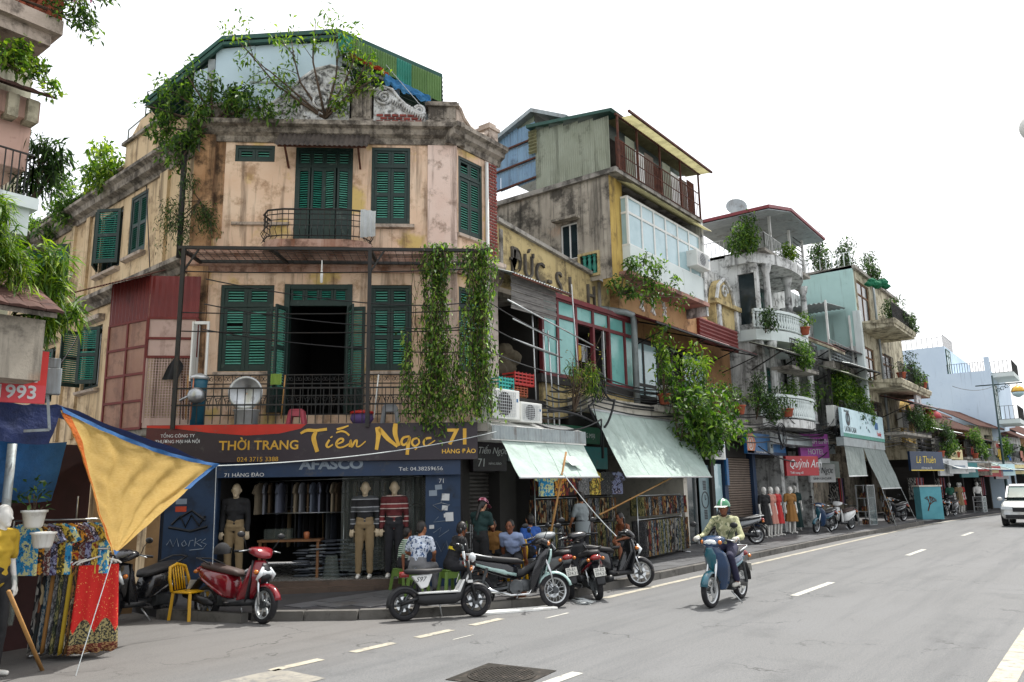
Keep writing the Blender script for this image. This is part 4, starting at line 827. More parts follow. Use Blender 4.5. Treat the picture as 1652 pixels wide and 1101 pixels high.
def rail(m, p, q, z0, z1, n, r=.012, top=.025):
    p, q = Vector(p), Vector(q); m.bar((*p, z1), (*q, z1), top); m.bar((*p, z0), (*q, z0), top*.8)
    for k in range(n+1): a = p.lerp(q, k/n); m.bar((*a, z0), (*a, z1), r)
    return m
def panes(par, F, xs, zs, y, fm, gm, t=.05, d=.06, skip=(), name='pane'):
    m = MB()
    for x in xs: m.box(x-t/2, x+t/2, y-d/2, y+d/2, zs[0], zs[-1])
    for z in zs: m.box(xs[0], xs[-1], y-d/2+.003, y+d/2-.003, z-t/2, z+t/2)
    m.build('window_frame', fm, par, frame=F)
    for i in range(len(xs)-1):
        for j in range(len(zs)-1):
            if (i, j) in skip: continue
            q = MB(); q.box(xs[i]+t/2, xs[i+1]-t/2, y-.006, y+.006, zs[j]+t/2, zs[j+1]-t/2); q.build(name, gm, par, frame=F)
def baluster(m, x, y, z0, z1, r=.06, n=8):
    h = z1-z0; m.lathe([(r*.9, z0), (r*.9, z0+h*.08), (r*.5, z0+h*.14), (r*1.1, z0+h*.36), (r*.55, z0+h*.62), (r*.8, z0+h*.8), (r*.5, z0+h*.88), (r*.9, z0+h*.92), (r*.9, z1)], n, (x, y, 0))
def ac_unit(F, x, y, z, w, h, label, d=.3):
    t = thing('air_conditioner', label, 'air conditioner', at(F, x, y, z), 'outdoor air conditioner units')
    m = MB(); m.box(0, w, 0, d, 0, h); m.build('casing', 'white_paint', t, bev=.01)
    m = MB(); m.lathe([(h*.4, -.004), (h*.4, -.012), (0.01, -.012)], 20, (w*.42, 0, h*.5), 'y', False); m.build('fan', 'interior_grey', t)
    m = MB()
    for k in range(12): a = .04+k*(w*.78)/11; m.box(a-.004, a+.004, -.022, -.014, .05, h-.05)
    for k in range(9): b = .05+k*(h-.1)/8; m.box(.04, w*.82, -.024, -.016, b-.004, b+.004)
    kind(m.build('grille', 'alu', t), 'stuff')
    m = MB(); m.box(w*.88, w*.94, -.004, 0, h*.6, h*.72); m.build('badge', 'sign_blue', t)
    return t
# --- house with the raised letters and the glazed upper floor
dh = thing('letter_house', 'weathered yellow house with raised letters over a teal glazed upper floor', 'building', ROW)
m = MB(); m.prism([(13.55, 6.6), (18.6, 6.6), (18.6, 7.5), (17.9, 7.55), (13.55, 8.0)], .08, .4, 'xz'); m.build('letter_wall', 'yellow_wall', dh)
m = MB(); m.prism([(13.5, 8.0), (18.0, 7.53), (18.0, 7.62), (13.5, 8.1)], -.02, .44, 'xz'); m.prism([(13.62, 6.7), (13.72, 6.7), (13.72, 7.85), (13.62, 7.86)], .04, .09, 'xz'); m.prism([(17.95, 6.7), (18.05, 6.7), (18.05, 7.45), (17.95, 7.45)], .03, .09, 'xz'); m.build('coping', 'concrete', dh)
surf('letter_stone', '#5d5850', '#46423c', ns=4, dirt='#211f1c', da=.4, rough=.9)
for ch, x, z, s_ in (('Đ', 13.98, 6.92, .85), ('Ứ', 14.5, 6.9, .78), ('C', 14.98, 6.85, .8), ('-', 15.48, 6.78, .9), ('S', 15.85, 6.7, .92), ('I', 16.45, 6.72, .85), ('H', 17.32, 6.7, .85)):
    text(ch, s_, 'raised_letter', 'letter_stone', dh, at(ROW, x, .05, z), .035, 0, sx=.75, bold=-.004)
xs = [15.1, 15.75, 16.6, 17.43, 18.25, 19.1, 19.75]
panes(dh, ROW, xs, [4.62, 6.12, 6.56], -.02, 'maroon_frame', 'glass_frost', .09, .1, skip=((2, 0), (3, 0)))
m = MB(); m.box(15.0, 19.85, -.12, .3, 6.56, 6.68); m.build('top_beam', 'maroon_sheet', dh)
m = MB(); m.box(16.66, 18.2, 1.6, 1.65, 4.6, 6.1); m.box(15.0, 19.8, -.06, 2.0, 4.4, 4.6); m.quad((16.6, .1, 4.6), (16.6, 1.6, 4.6), (16.6, 1.6, 6.1), (16.6, .1, 6.1)); m.quad((18.25, .1, 4.6), (18.25, 1.6, 4.6), (18.25, 1.6, 6.1), (18.25, .1, 6.1)); m.quad((16.6, .1, 6.1), (18.25, .1, 6.1), (18.25, 1.6, 6.1), (16.6, 1.6, 6.1)); m.build('room', 'interior_grey', dh)
m = MB(); m.box(17.95, 18.0, -.04, .02, 4.65, 6.08); m.build('sliding_frame', 'alu', dh)
m = MB(); m.box(13.55, 15.0, -.02, 2.2, 3.3, 3.5); m.box(13.5, 15.1, 2.2, 2.3, 3.5, 6.6); m.box(15.02, 15.1, .1, 2.3, 3.5, 6.6); m.build('recess', 'interior_grey', dh)
m = MB(); m.box(15.1, 19.8, .02, .2, 3.6, 4.4); m.build('apron_wall', 'yellow_wall', dh)
m = MB(); m.box(16.2, 22.3, -.55, .2, 3.8, 4.12); m.build('canopy_slab', 'concrete_pale', dh)
m = MB(); m.box(13.96, 16.2, .012, .3, 2.5, 3.29); m.box(16.21, 22.2, .012, .3, 2.75, 3.79); m.build('lintel', 'interior_grey', dh)
m = MB(); m.box(13.5, 22.4, 2.6, 2.7, .1, 3.8); m.box(13.4, 13.5, .2, 2.6, .1, 3.5); m.box(15.4, 15.55, .05, .3, .1, 3.0); m.build('shop_wall', 'interior_grey', dh)
m = MB(); m.box(22.25, 22.5, -.1, 2.6, .1, 3.8); m.build('shop_pier', 'concrete_pale', dh)
m = MB(); m.box(13.5, 22.3, 0, 2.6, 3.0, 3.05); m.build('shop_ceiling', 'interior_grey', dh)
m = MB(); m.prism([(13.6, .45), (18.5, .45), (18.5, 5), (13.6, 6)], 6.4, 6.5, 'xy'); m.build('roof_slab', 'concrete', dh)
for k, (x, w) in enumerate(((16.75, .2), (16.95, .18), (17.12, .2), (17.3, .17), (17.46, .14))):
    q = thing('washing', ('white', 'purple', 'yellow', 'pale', 'grey')[k]+' shirt hung in the dark window opening of the glazed floor', 'shirt', at(ROW, x, .25, 5.0), 'washing in the window')
    m = MB(); h = (.45, .5, .4, .42, .6)[k]; m.grid(lambda u, v: (w*u, .03*math.sin(u*9), .6-h*v), 5, 4); m.build('cloth', ('cloth_white', plain('cloth_purple', '#5d4a7d', .9), plain('cloth_mustard', '#b89b3f', .9), 'cloth_white', plain('cloth_grey', '#6c6d70', .9))[k], q, True)
o = tag(MB().bar((16.66, .25, 5.66), (18.2, .25, 5.6), .02).build('washing_line', 'alu', None, frame=ROW), 'pale clothes rail across the dark window opening', 'rail')
# bamboo blind and little tin roof over the recess
t = thing('bamboo_blind', 'grey bamboo roll blind hanging over the cluttered recess', 'blind', ROW)
for k in range(17): z = 6.58-k*.045; m = MB(); m.box(13.3, 15.05, -.5+.012*math.sin(k*1.7), -.485+.012*math.sin(k*1.7), z-.04, z); m.build('blind_slat', surf('blind_grey', '#7d7a76', '#5f5d5a', ns=3, dirt='#383634', da=.3, objr=.2, rough=.8) if k == 0 else 'blind_grey', t)
t = thing('tin_roof', 'narrow grey tin roof sheet above the bamboo blind', 'roof', ROW); m = MB(); corru(m, (13.1, -.72, 6.55), (2.3, 0, -.05), (0, .8, .3), (0, -.3, .95), .1, .014); m.build('sheet', 'galv', t); m = MB(); m.bar((13.1, -.7, 6.52), (15.4, -.7, 6.47), .04); m.build('batten', 'rusty', t)
# pipe, thin pole
t = tag(MB().tube([(18.0, .1, 6.72), (18.9, -.22, 6.72), (19.25, -.25, 6.7), (19.32, -.25, 6.55), (19.3, -.25, 4.2)], .09, 10).build('drainpipe', 'galv', None, True, frame=ROW), 'thick grey drainpipe bent down beside the teal glass', 'pipe')
# --- yellow house with the corrugated top floor
X0 = 17.6
yh = thing('yellow_house', 'tall yellow house with mildewed side wall and corrugated rooftop room', 'building', ROW)
SD = FRM(X0, 10.1, -90)      # side wall: local x = towards the street, y = into the house
m = MB(); wallmesh(m, -6.5, 0, 7.4, 10.42, [(-1.62, -1.05, 8.15, 9.2), (-.98, -.42, 7.6, 8.15)], depth=.12); m.build('side_wall', 'mildew_wall', yh, frame=SD)
panes(yh, SD, [-1.6, -1.33, -1.07], [8.17, 9.18], .08, 'white_paint', 'glass_dark', .04)
m = MB(); m.box(-1.75, -.95, -.25, .02, 9.26, 9.33); m.build('window_hood', 'mildew_wall', yh, frame=SD)
m = MB(); m.box(-.98, -.42, .1, .13, 7.6, 8.15); m.build('vent_back', 'dark_inside', yh, frame=SD)
for k in range(3): m = MB(); baluster(m, -.86+k*.16, .03, 7.6, 8.15, .075); m.build('vent_baluster', 'slat_deep', yh, True, frame=SD)
m = MB()
for a, b, c, d in ((-1.04, -.36, 8.15, 8.22), (-1.04, -.36, 7.53, 7.6), (-1.04, -.98, 7.6, 8.15), (-.42, -.36, 7.6, 8.15)): m.box(a, b, -.05, .02, c, d)
m.build('vent_surround', 'yellow_wall', yh, frame=SD)
yF = Matrix.Translation((0, 10.1, 0))
m = MB(); m.box(X0+.02, 18.3, -.012, .3, 7.2, 10.41); m.build('front_strip', 'yellow_bright', yh, frame=yF)
m = MB(); m.box(18.2, 22.95, -.25, .0, 7.62, 8.42); m.box(18.2, 18.3, 0, .3, 7.62, 8.42); m.build('bay_base', 'white_clean', yh, frame=yF)
m = MB(); m.box(17.95, 23.1, -.35, .5, 7.5, 7.62); m.build('bay_slab', 'slab_pink', yh, frame=yF)
panes(yh, yF, [18.22, 19.0, 19.75, 20.5, 21.3, 22.1, 22.9], [8.42, 9.35, 9.8], -.2, 'white_paint', 'glass_sky', .07)
panes(yh, FRM(18.22, 10.2, -90), [.0, .3], [8.42, 9.35, 9.8], 0, 'white_paint', 'glass_sky', .06)
m = MB(); m.box(18.3, 23, .3, .35, 7.6, 10.3); m.build('bay_back', 'interior_beige', yh, frame=yF)
m = MB(); m.grid(lambda u, v: (19.85+.5*u*(1-.3*v), -.12+.03*math.sin(u*20), 9.3-.85*v), 8, 5); m.build('curtain', clothmat('curtain_rose', '#8a7570', .3), yh, True, frame=yF)
m = MB(); m.box(22.95, 23.1, -.3, 3, 7.2, 10.3); m.build('party_wall', 'white_old', yh, frame=yF)
m = MB(); corru(m, (18.0, -.55, 10.0), (5.2, 0, 0), (0, .6, .3), (0, -.4, .9), .1, .014); m.build('eave_sheet', 'yellow_sheet', yh, frame=yF)
m = MB(); m.box(X0-.1, 23.1, -.3, 6, 10.3, 10.44); m.build('floor_slab', 'concrete', yh, frame=yF)
n = 5
for k in range(n):
    a, b = -2.4+k*2.5/n, -2.4+(k+1)*2.5/n; m = MB(); corru(m, (a, -.02, 10.42), (b-a, 0, 0), (0, 0, 1.9-.08*k), (0, 1, 0), .07, .012); m.build('wall_sheet', 'grey_sheet', yh, frame=SD)
for k in range(3):
    a, b = -4.4+k*.66, -4.4+(k+1)*.66
    for j in range(3): z0 = 10.75+j*.62; m = MB(); corru(m, (a, .02+.003*j, z0), (b-a-.01, 0, .05), (0, 0, .6), (0, 1, 0), .1, .01); m.build('wall_sheet', 'blue_sheet', yh, frame=SD)
m = MB()
for z in (10.75, 11.36, 11.98): m.bar((-4.5, -.02, z), (-2.4, -.02, z+.12), .05)
m.build('batten', 'rusty', yh, frame=SD)
m = MB(); corru(m, (-2.62, -.06, 11.6), (0, 0, .75), (.3, 0, 0), (0, 1, 0), .1, .02); m.build('louvre_sheet', 'yellow_sheet', yh, frame=SD)
m = MB(); m.prism([(-4.75, 12.2), (-2.5, 13.0), (-2.5, 12.45), (-4.6, 12.0)], .1, .14, 'xz'); m.build('gable_sheet', 'grey_sheet', yh, frame=SD)
m = MB(); m.prism([(-4.95, 12.1), (-2.45, 13.02), (-1.2, 12.4), (-1.25, 12.3), (-2.45, 12.9), (-4.9, 11.98)], -.15, 3.5, 'xz'); m.build('rear_roof', 'galv', yh, frame=SD)
m = MB(); m.prism([(-2.6, 12.4), (.25, 12.02), (.3, 12.1), (-2.6, 12.5)], -.2, 5.5, 'xz'); m.build('roof_sheet', 'roof_green', yh, frame=SD)
for k in range(6):
    m = MB(); a = 17.9+k*.87; corru(m, (a, -.75, 11.95), (.86, 0, 0), (0, .95, .1), (0, -.1, 1), .09, .014); m.build('translucent_sheet', 'yellow_sheet', yh, frame=yF)
m = MB(); m.box(17.75, 22.9, .6, .65, 10.44, 12.0); m.build('cage_back', 'tin_dark', yh, frame=yF)
m = MB(); m.bar((17.6, -.3, 12.0), (23.1, -.3, 12.0), .06); m.bar((17.6, -.72, 11.95), (23.1, -.72, 11.95), .06)
for x in (17.7, 18.8, 20.2, 21.6, 22.95): m.bar((x, -.3, 10.4), (x, -.3, 12.0), .05)
rail(m, (17.65, -.32), (22.95, -.32), 10.42, 11.25, 46, .014); m.bar((17.65, -.32, 10.85), (22.95, -.32, 10.85), .02); m.build('cage_railing', 'rusty', yh, frame=yF)
for k in range(9):
    a = 17.8+k*.57; m = MB(); corru(m, (a, -.15, 10.44), (.55, 0, 0), (0, 0, random.uniform(.9, 1.4)), (0, 1, 0), .07, .012); m.build('screen_sheet', ['rusty', 'grey_sheet', 'white_paint', 'shutter_brown'][k % 4], yh, frame=yF)
t = tag(MB().tube([(-4.3, -.1, 10.0), (-3.9, -.1, 10.0), (-2.0, -.15, 8.35)], .05, 8).build('slanting_pipe', 'galv', None, True, frame=SD), 'grey pipe slanting down the mildewed side wall', 'pipe')
# lower part of the yellow house / next house: ochre wall, maroon tin roof, black-framed windows
mh = thing('middle_house', 'ochre house with maroon tin roof over black-framed windows', 'building', ROW)
m = MB(); m.box(19.3, 27.6, .3, .5, 3.8, 7.6); m.build('wall', 'ochre_wall', mh)
m = MB(); m.box(18.6, 24.6, -.2, .3, 6.8, 7.5); m.build('frieze', surf('peach_frieze', '#b8946c', '#a8845c', ns=1.5, dirt='#57402c', da=.5, rough=.9), mh)
for k, x in enumerate((19.9, 20.6, 21.35)):
    m = MB()
    for a, b in (((-.1, .25), (.1, -.0)), ((.0, .3), (.02, -.2)), ((-.12, .1), (.14, .15)), ((.0, .0), (.12, -.22)), ((0, .02), (-.12, -.16))): m.bar((x+a[0], -.22, 7.15+a[1]), (x+b[0], -.22, 7.15+b[1]), .05, .05)
    m.build('raised_character', 'white_paint', mh)
n = 9
for k in range(n):
    a = 19.2+k*7.7/n; m = MB(); corru(m, (a, -1.0, 6.42), (7.7/n, 0, 0), (0, 1.1, .42), (0, -.3, .95), .09, .014); m.build('roof_sheet', 'maroon_sheet', mh)
m = MB(); m.bar((19.2, -1.0, 6.38), (26.9, -1.0, 6.38), .05)
for x in (20, 22.5, 25, 26.8): m.bar((x, -1, 6.36), (x, .3, 6.75), .04); m.bar((x, -1, 6.36), (x, .3, 5.9), .03)
m.build('roof_frame', 'iron', mh)
for k in range(6): z = 6.62+k*.13; m = MB(); m.tube([(23.7, -.25, z+.05), (26.7, -.35, z-.02)], .075, 6); m.build('red_rib', 'red_sheet', mh)
panes(mh, ROW, [19.7, 20.6, 21.5, 22.5, 23.3, 24.1, 24.9], [4.5, 4.85, 6.15], .2, 'iron', 'glass_sky', .09, skip=((2, 1), (2, 0), (3, 0), (3, 1)))
m = MB(); m.box(19.6, 25, .28, .31, 4.1, 6.3); m.build('window_back', 'dark_inside', mh)
m = MB(); m.box(19.5, 26.2, -.75, .3, 3.95, 4.12); m.build('balcony_slab', 'concrete', mh)
m = MB(); rail(m, (19.6, -.7), (25.2, -.7), 4.14, 4.95, 40, .012); m.build('railing', 'iron', mh)
m = MB(); m.box(22.4, 27.6, -.5, .2, 3.55, 3.95); m.build('slab_edge', 'concrete_pale', mh)
m = MB(); m.box(22.5, 27.6, 1.6, 1.7, .1, 3.6); m.box(22.4, 27.6, -.05, .3, 2.85, 3.6); m.build('shop_wall', 'interior_grey', mh)
for x0, x1 in ((24.3, 24.55), (25.35, 25.65), (28.0, 28.3)): m = MB(); m.box(x0, x1, -.12, 1.6, .1, 3.2); m.build('shop_pier', 'shop_blue' if x0 > 24.5 else 'interior_grey', mh)
m = MB(); m.box(22.5, 23.5, .1, .13, .15, 2.7); m.build('shop_glass', 'glass_dark', mh)
for x in (22.5, 23.45): m = MB(); m.box(x, x+.06, .06, .14, .12, 2.75); m.build('door_frame', 'alu', mh)
# watch poster
o = thing('watch_poster', 'pale poster with a large wristwatch drawing beside the shop door', 'poster', at(ROW, 23.55, -.02, .35))
m = MB(); m.box(0, .75, 0, .02, 0, 2.2); m.build('board', surf('poster_grey', '#6f878c', '#63797e', rough=.3), o)
m = MB(); m.lathe([(.27, -.004), (.27, -.012), (.235, -.012), (.235, -.004)], 28, (.38, 0, 1.1), 'y', False); m.bar((.38, -.008, 1.1), (.38, -.008, 1.26), .012); m.bar((.38, -.008, 1.1), (.5, -.008, 1.14), .012)
for z in [1.42+k*.05 for k in range(6)]+[.5+k*.05 for k in range(6)]:
    for x in (-.08, 0, .08): m.box(.345+x, .415+x, -.008, -.003, z, z+.035)
m.build('watch_drawing', 'letter_dark', o)
m = MB(); m.box(24.58, 25.3, -.04, -.01, .3, 2.6); m.build('display_pane', 'glass_sky', mh)
m = MB()
for k in range(33): z = .14+k*.082; m.prism([(.04, z), (.0, z+.02), (.0, z+.06), (.04, z+.078)], 25.75, 28.0, 'yz')
m.build('roller_shutter', 'shutter_brown', mh)
m = MB(); m.box(25.4, 25.58, -.2, -.13, 1.9, 2.8); m.build('blue_panel', 'sign_blue', mh)
# signs
def sign(label, F, x, y, z, w, h, mat, lines, d=.12, border=None, ang=0):
    f = at(F, x, y, z) @ Matrix.Rotation(R(ang), 4, 'Z'); o = thing('sign', label, 'sign', f); m = MB(); m.box(0, w, 0, d, 0, h); m.build('board', mat, o, bev=.008)
    if border: m = MB(); m.box(0, w, -.004, 0, 0, h*border[1]); m.build('border', border[0], o)
    for s, tx, tz, sz, mt, sh, sx in lines: text(s, sz, 'lettering', mt, o, at(f, tx*w, -.006, tz*h), .003, sh, sx=sx)
    return o
o = sign('blue sign with an orange arrow end above the brown roller shutter', ROW, 25.95, -.75, 2.95, 3.9, .72, 'sign_blue', [('GIAO DỊCH TIỀN TỆ HÀNG ĐÀO', .35, .8, .12, 'letter_grey', 0, 1), ('Thời gian làm việc 8h - 17h', .2, .06, .1, 'letter_white', 0, 1.3), ('6', .055, .3, .42, 'letter_white', .1, 1)], border=('sign_navy', .14))
m = MB(); m.prism([(.02, .02), (.6, .02), (.85, .36), (.6, .7), (.02, .7)], -.004, 0, 'xz'); m.build('orange_arrow', 'sign_orange', o)
m = MB(); m.lathe([(.24, -.006), (.24, -.01), (.2, -.01), (.2, -.006)], 20, (.34, 0, .36), 'y', False); m.build('ring', 'letter_white', o)
sign('red sign with white italic script over the dress mannequins', ROW, 29.0, -1.0, 2.2, 1.7, .72, 'sign_crimson', [('Quỳnh Anh', .08, .42, .42, 'letter_white', .35, .85), ('Thời trang nữ', .1, .1, .12, 'letter_white', 0, 1)], ang=-24)
sign('purple and white hotel sign hanging over the shop row', ROW, 31.4, -.8, 2.7, 1.5, 1.15, 'sign_purple', [('THANH BÌNH', .04, .66, .3, 'letter_white', 0, .8), ('HOTEL', .25, .3, .3, 'letter_white', 0, .9)], border=('letter_white', .17), ang=-28)
sign('small white sign with black script under the purple hotel sign', ROW, 32.2, -.85, 1.95, 1.4, .72, 'letter_white', [('Ốc Ngọt', .1, .5, .34, 'letter_dark', .3, .9), ('SINH LEATHER', .1, .15, .13, 'letter_dark', 0, 1.2)], ang=-26)
sign('dark green shop sign beside the pale billboard', ROW, 33.6, -.85, 2.1, 2.8, .75, 'sign_green', [('Thảo', .1, .5, .2, 'letter_grey', 0, 1)], border=('sign_cream', .06))
sign('teal sign half hidden behind the big pale awning', ROW, 14.9, -.3, 2.35, 2.6, .55, 'sign_teal', [('CTY THỜI TRANG', .1, .62, .15, 'letter_white', 0, 1), ('AFASCO', .2, .15, .24, 'letter_grey', 0, 1.1)])
sign('dark teal fascia with pale letters above the teal sign', ROW, 14.9, -.2, 2.98, 2.6, .42, 'sign_green', [('CÔNG TY THƯƠNG MẠI', .15, .35, .16, 'letter_white', 0, 1)])
# --- white ornate house with loggias
wh = thing('white_house', 'stained white house with columned loggias and curved balconies', 'building', Matrix.Translation((28, 10, 0)))
I_ = Matrix()
WSD = FRM(28.0, 9.9, -90)
m = MB(); wallmesh(m, -5, 0, 3.9, 10.6, [(-.75, -.1, 7.8, 9.75)]); m.build('side_wall', 'white_old', wh, frame=WSD)
m = MB(); m.box(-.74, -.11, .1, .13, 7.8, 9.75); m.build('side_door', 'glass_dark', wh, frame=WSD)
m = MB(); m.box(28.2, 37.0, 11.0, 11.2, 3.9, 10.6); m.build('back_wall', 'white_old', wh, frame=I_)
for z in (7.75, 4.4):
    for x in (28.9, 31.0): m = MB(); m.box(x, x+1.2, 10.95, 10.99, z, z+2.2); m.build('loggia_door', 'glass_dark', wh, frame=I_)
def curved_slab(x0, x1, yb, yf, z0, z1): 
    n = 10; pts = [(x0, yb)]+[(x0+(x1-x0)*k/n, yf+(yb-yf)*.45*abs(2*k/n-1)**2.4) for k in range(n+1)]+[(x1, yb)]; return MB().prism(pts, z0, z1, 'xy'), pts[1:-1]
for z0, z1, mt in ((10.1, 10.5, 'white_old'), (7.15, 7.55, 'white_clean'), (3.95, 4.25, 'white_old')):
    m, pl = curved_slab(27.8, 33.2, 11.0, 9.2, z0, z1); m.build('loggia_slab', mt, wh, frame=I_)
for z, h in ((7.55, .72), (4.25, .85)):
    m = MB(); m2 = MB()
    for x, y, a in walk([(x, y+.05) for x, y in pl], .17): baluster(m, x, y, z+.06, z+h-.08, .07, 6)
    kind(m.build('balusters', 'white_clean', wh, True, frame=I_), 'stuff')
    for (x1, y1), (x2, y2) in zip(pl, pl[1:]): m2.bar((x1, y1+.05, z+h), (x2, y2+.05, z+h), .16, .1)
    m2.build('balustrade_rail', 'white_clean', wh, frame=I_)
for x in (28.6, 31.0, 33.0):
    for z0, z1 in ((7.55, 10.1), (4.25, 7.15)):
        m = MB(); m.lathe([(.2, z0), (.2, z0+.1), (.15, z0+.16), (.14, z0+1.2), (.12, z1-.35), (.17, z1-.25), (.2, z1-.12), (.22, z1)], 12, (x, 9.75, 0)); m.build('column', 'white_old', wh, True, frame=I_)
m = MB(); m.box(28.0, 33.4, 9.5, 14, 10.5, 10.62); m.build('terrace_floor', 'concrete', wh, frame=I_)
m = MB(); rail(m, (28.1, 9.55), (33.2, 9.55), 10.62, 11.25, 30, .018); rail(m, (28.1, 9.55), (28.1, 12), 10.62, 11.25, 14, .018); m.build('terrace_railing', 'white_old', wh, frame=I_)
m = MB(); baluster(m, 28.15, 10.5, 10.6, 11.6, .16); m.build('urn', 'white_old', wh, True, frame=I_)
m = MB(); m.prism([(27.0, 11.75), (29.6, 12.35), (34.0, 12.25), (34.0, 12.35), (29.6, 12.47), (27.0, 11.87)], 8.9, 12.8, 'xz'); m.build('pavilion_roof', 'maroon_sheet', wh, frame=I_)
m = MB(); m.prism([(27.05, 11.73), (29.6, 12.33), (33.95, 12.23), (33.95, 12.2), (29.6, 12.3), (27.05, 11.7)], 8.95, 12.75, 'xz'); m.build('pavilion_ceiling', 'galv', wh, frame=I_)
for x in (29.3, 31.6, 33.3): m = MB(); m.bar((x, 9.7, 10.6), (x, 9.7, 12.25), .09); m.build('pavilion_post', 'white_paint', wh, frame=I_)
for k in range(7): z = 10.9+k*.2; m = MB(); m.bar((32.2, 9.72, z), (33.3, 9.72, z), .03); m.build('pavilion_bar', 'iron', wh, frame=I_)
o = thing('satellite_dish', 'grey satellite dish standing on the maroon pavilion roof', 'dish', FRM(28.3, 10.6, 0, 12.05))
m = MB(); m.T = Matrix.Rotation(R(-60), 4, 'Z') @ Matrix.Rotation(R(70), 4, 'X'); m.lathe([(.02, .0), (.2, .02), (.38, .08), (.4, .1), (.38, .1), (.2, .045), (.02, .02)], 20, (0, 0, 0)); m.T = Matrix.Translation((0, 0, .45)) @ m.T; m2 = m; m = MB(); m.v = [(x, y, z+.45) for x, y, z in m2.v]; m.f = m2.f; m.mi = m2.mi; m.build('dish', 'galv', o, True)
m = MB(); m.bar((0, 0, 0), (0, 0, .42), .05); m.build('mast', 'galv', o)
# little pediment between the houses
m = MB(); m.box(25.6, 27.6, -.1, .3, 7.4, 8.2); m.box(25.4, 27.7, -.25, .35, 8.2, 8.36); m.prism([(25.8, 8.36), (27.4, 8.36), (27.2, 8.9), (26.9, 9.2), (26.6, 9.3), (26.3, 9.2), (26.0, 8.9)], -.05, .25, 'xz'); m.build('pediment', 'yellow_wall', mh); m = MB(); spiral(m, 26.6, 8.8, .28, 1.4, 0, 1, -.08, .06); m.tube([(25.75, -.1, 8.4), (26.0, -.1, 8.95), (26.6, -.1, 9.32), (27.2, -.1, 8.95), (27.45, -.1, 8.4)], .07, 6); m.box(25.7, 25.95, -.18, .0, 7.4, 8.2); m.box(27.3, 27.55, -.18, 0, 7.4, 8.2); m.build('pediment_ornament', 'white_old', mh)
m = MB(); m.box(24.2, 28.0, .3, 4.5, 6.8, 9.6); m.build('rear_block', 'white_old', mh)
# metal drip box with grey front (awning cassette) at the row
o = thing('awning_box', 'grey corrugated awning cassette fixed under the stained ledge', 'awning', at(ROW, 28.2, -1.1, 3.35)); m = MB(); m.prism([(0, 0), (.75, .0), (.75, .55), (.35, .5), (0, .32)], 0, 4.6, 'yz'); m.build('casing', 'white_old', o); m = MB(); corru(m, (0, -.01, 0), (4.6, 0, 0), (0, 0, .32), (0, 1, 0), .12, .01); m.build('front_sheet', 'galv', o)
m = MB(); m.box(27.6, 34, -.5, .8, 3.45, 3.95); m.build('ledge', 'concrete', mh)
m = MB(); m.box(28, 34.5, 1.6, 1.8, .1, 3.6); m.box(28.1, 34.5, -.1, .3, 2.9, 3.5); m.build('shop_wall', 'interior_grey', wh, frame=ROW)
for x in (30.4, 32.0, 33.9): m = MB(); m.box(x, x+.35, -.3, 1.6, .1, 3.2); m.build('shop_pier', 'white_old', wh, frame=ROW)
# --- mint house with big balconies
gh = thing('mint_house', 'pale mint house with deep cream balconies full of plants', 'building', Matrix.Translation((37, 8.6, 0)))
m = MB(); m.prism([(8.65, 8.0), (11.1, 8.0), (11.1, 11.6), (8.65, 11.75)], 37.0, 37.2, 'yz'); m.build('side_wall', 'mint_wall', gh, frame=I_)
m = MB(); m.box(36.95, 37.25, 8.5, 8.8, 3.9, 9.6); m.build('corner_pier', 'white_clean', gh, frame=I_)
gF = Matrix.Translation((37.2, 8.65, 0))
m = MB(); wallmesh(m, 0, 9, 3.9, 11.7, [(.4, 2.6, 9.1, 11.2), (.7, 2.4, 6.5, 8.1), (.7, 2.4, 4.3, 5.6), (4, 6, 6.5, 8.2)]); m.build('front_wall', 'cream_house', gh, frame=gF)
for a, b, c, d in ((.4, 2.6, 9.1, 11.2), (.7, 2.4, 6.5, 8.1), (.7, 2.4, 4.3, 5.6), (4, 6, 6.5, 8.2)): panes(gh, gF, [a+.03, (a+b)/2, b-.03], [c+.03, c+(d-c)*.7, d-.03], .08, 'wood', 'glass_dark', .08)
for z0, x1, mt in ((8.75, 4.5, 'cream_house'), (6.05, 6.8, 'cream_house')):
    m = MB(); m.box(.1, x1, -1.45, -.01, z0, z0+.3); m.prism([(-1.5, z0+.12), (-1.55, z0+.3), (-1.5, z0+.36), (-.01, z0+.36), (-.01, z0+.31)], .05, x1+.06, 'yz'); m.build('balcony_slab', mt, gh, frame=gF)
    m = MB(); rail(m, (.15, -1.42), (x1, -1.42), z0+.36, z0+1.1, 34, .02); m.build('railing', 'iron', gh, frame=gF); m = MB(); rail(m, (x1, -1.42), (x1, -.02), z0+.36, z0+1.1, 12, .02); m.box(x1-.02, x1+.02, -1.4, -.05, z0+.4, z0+.9); m.build('end_panel', 'green_iron', gh, frame=gF)
m = MB(); m.box(37, 46, 8.5, 12, 11.6, 11.75); m.build('roof_slab', 'concrete', gh, frame=I_)
m = MB(); m.box(37.0, 37.2, 8.7, 11.5, 3.8, 8.0); m.build('side_wall', 'white_old', gh, frame=I_)
m = MB(); rail(m, (37.05, 8.7), (37.05, 11.4), 11.7, 12.4, 10, .03); m.build('roof_railing', 'white_clean', gh, frame=I_)
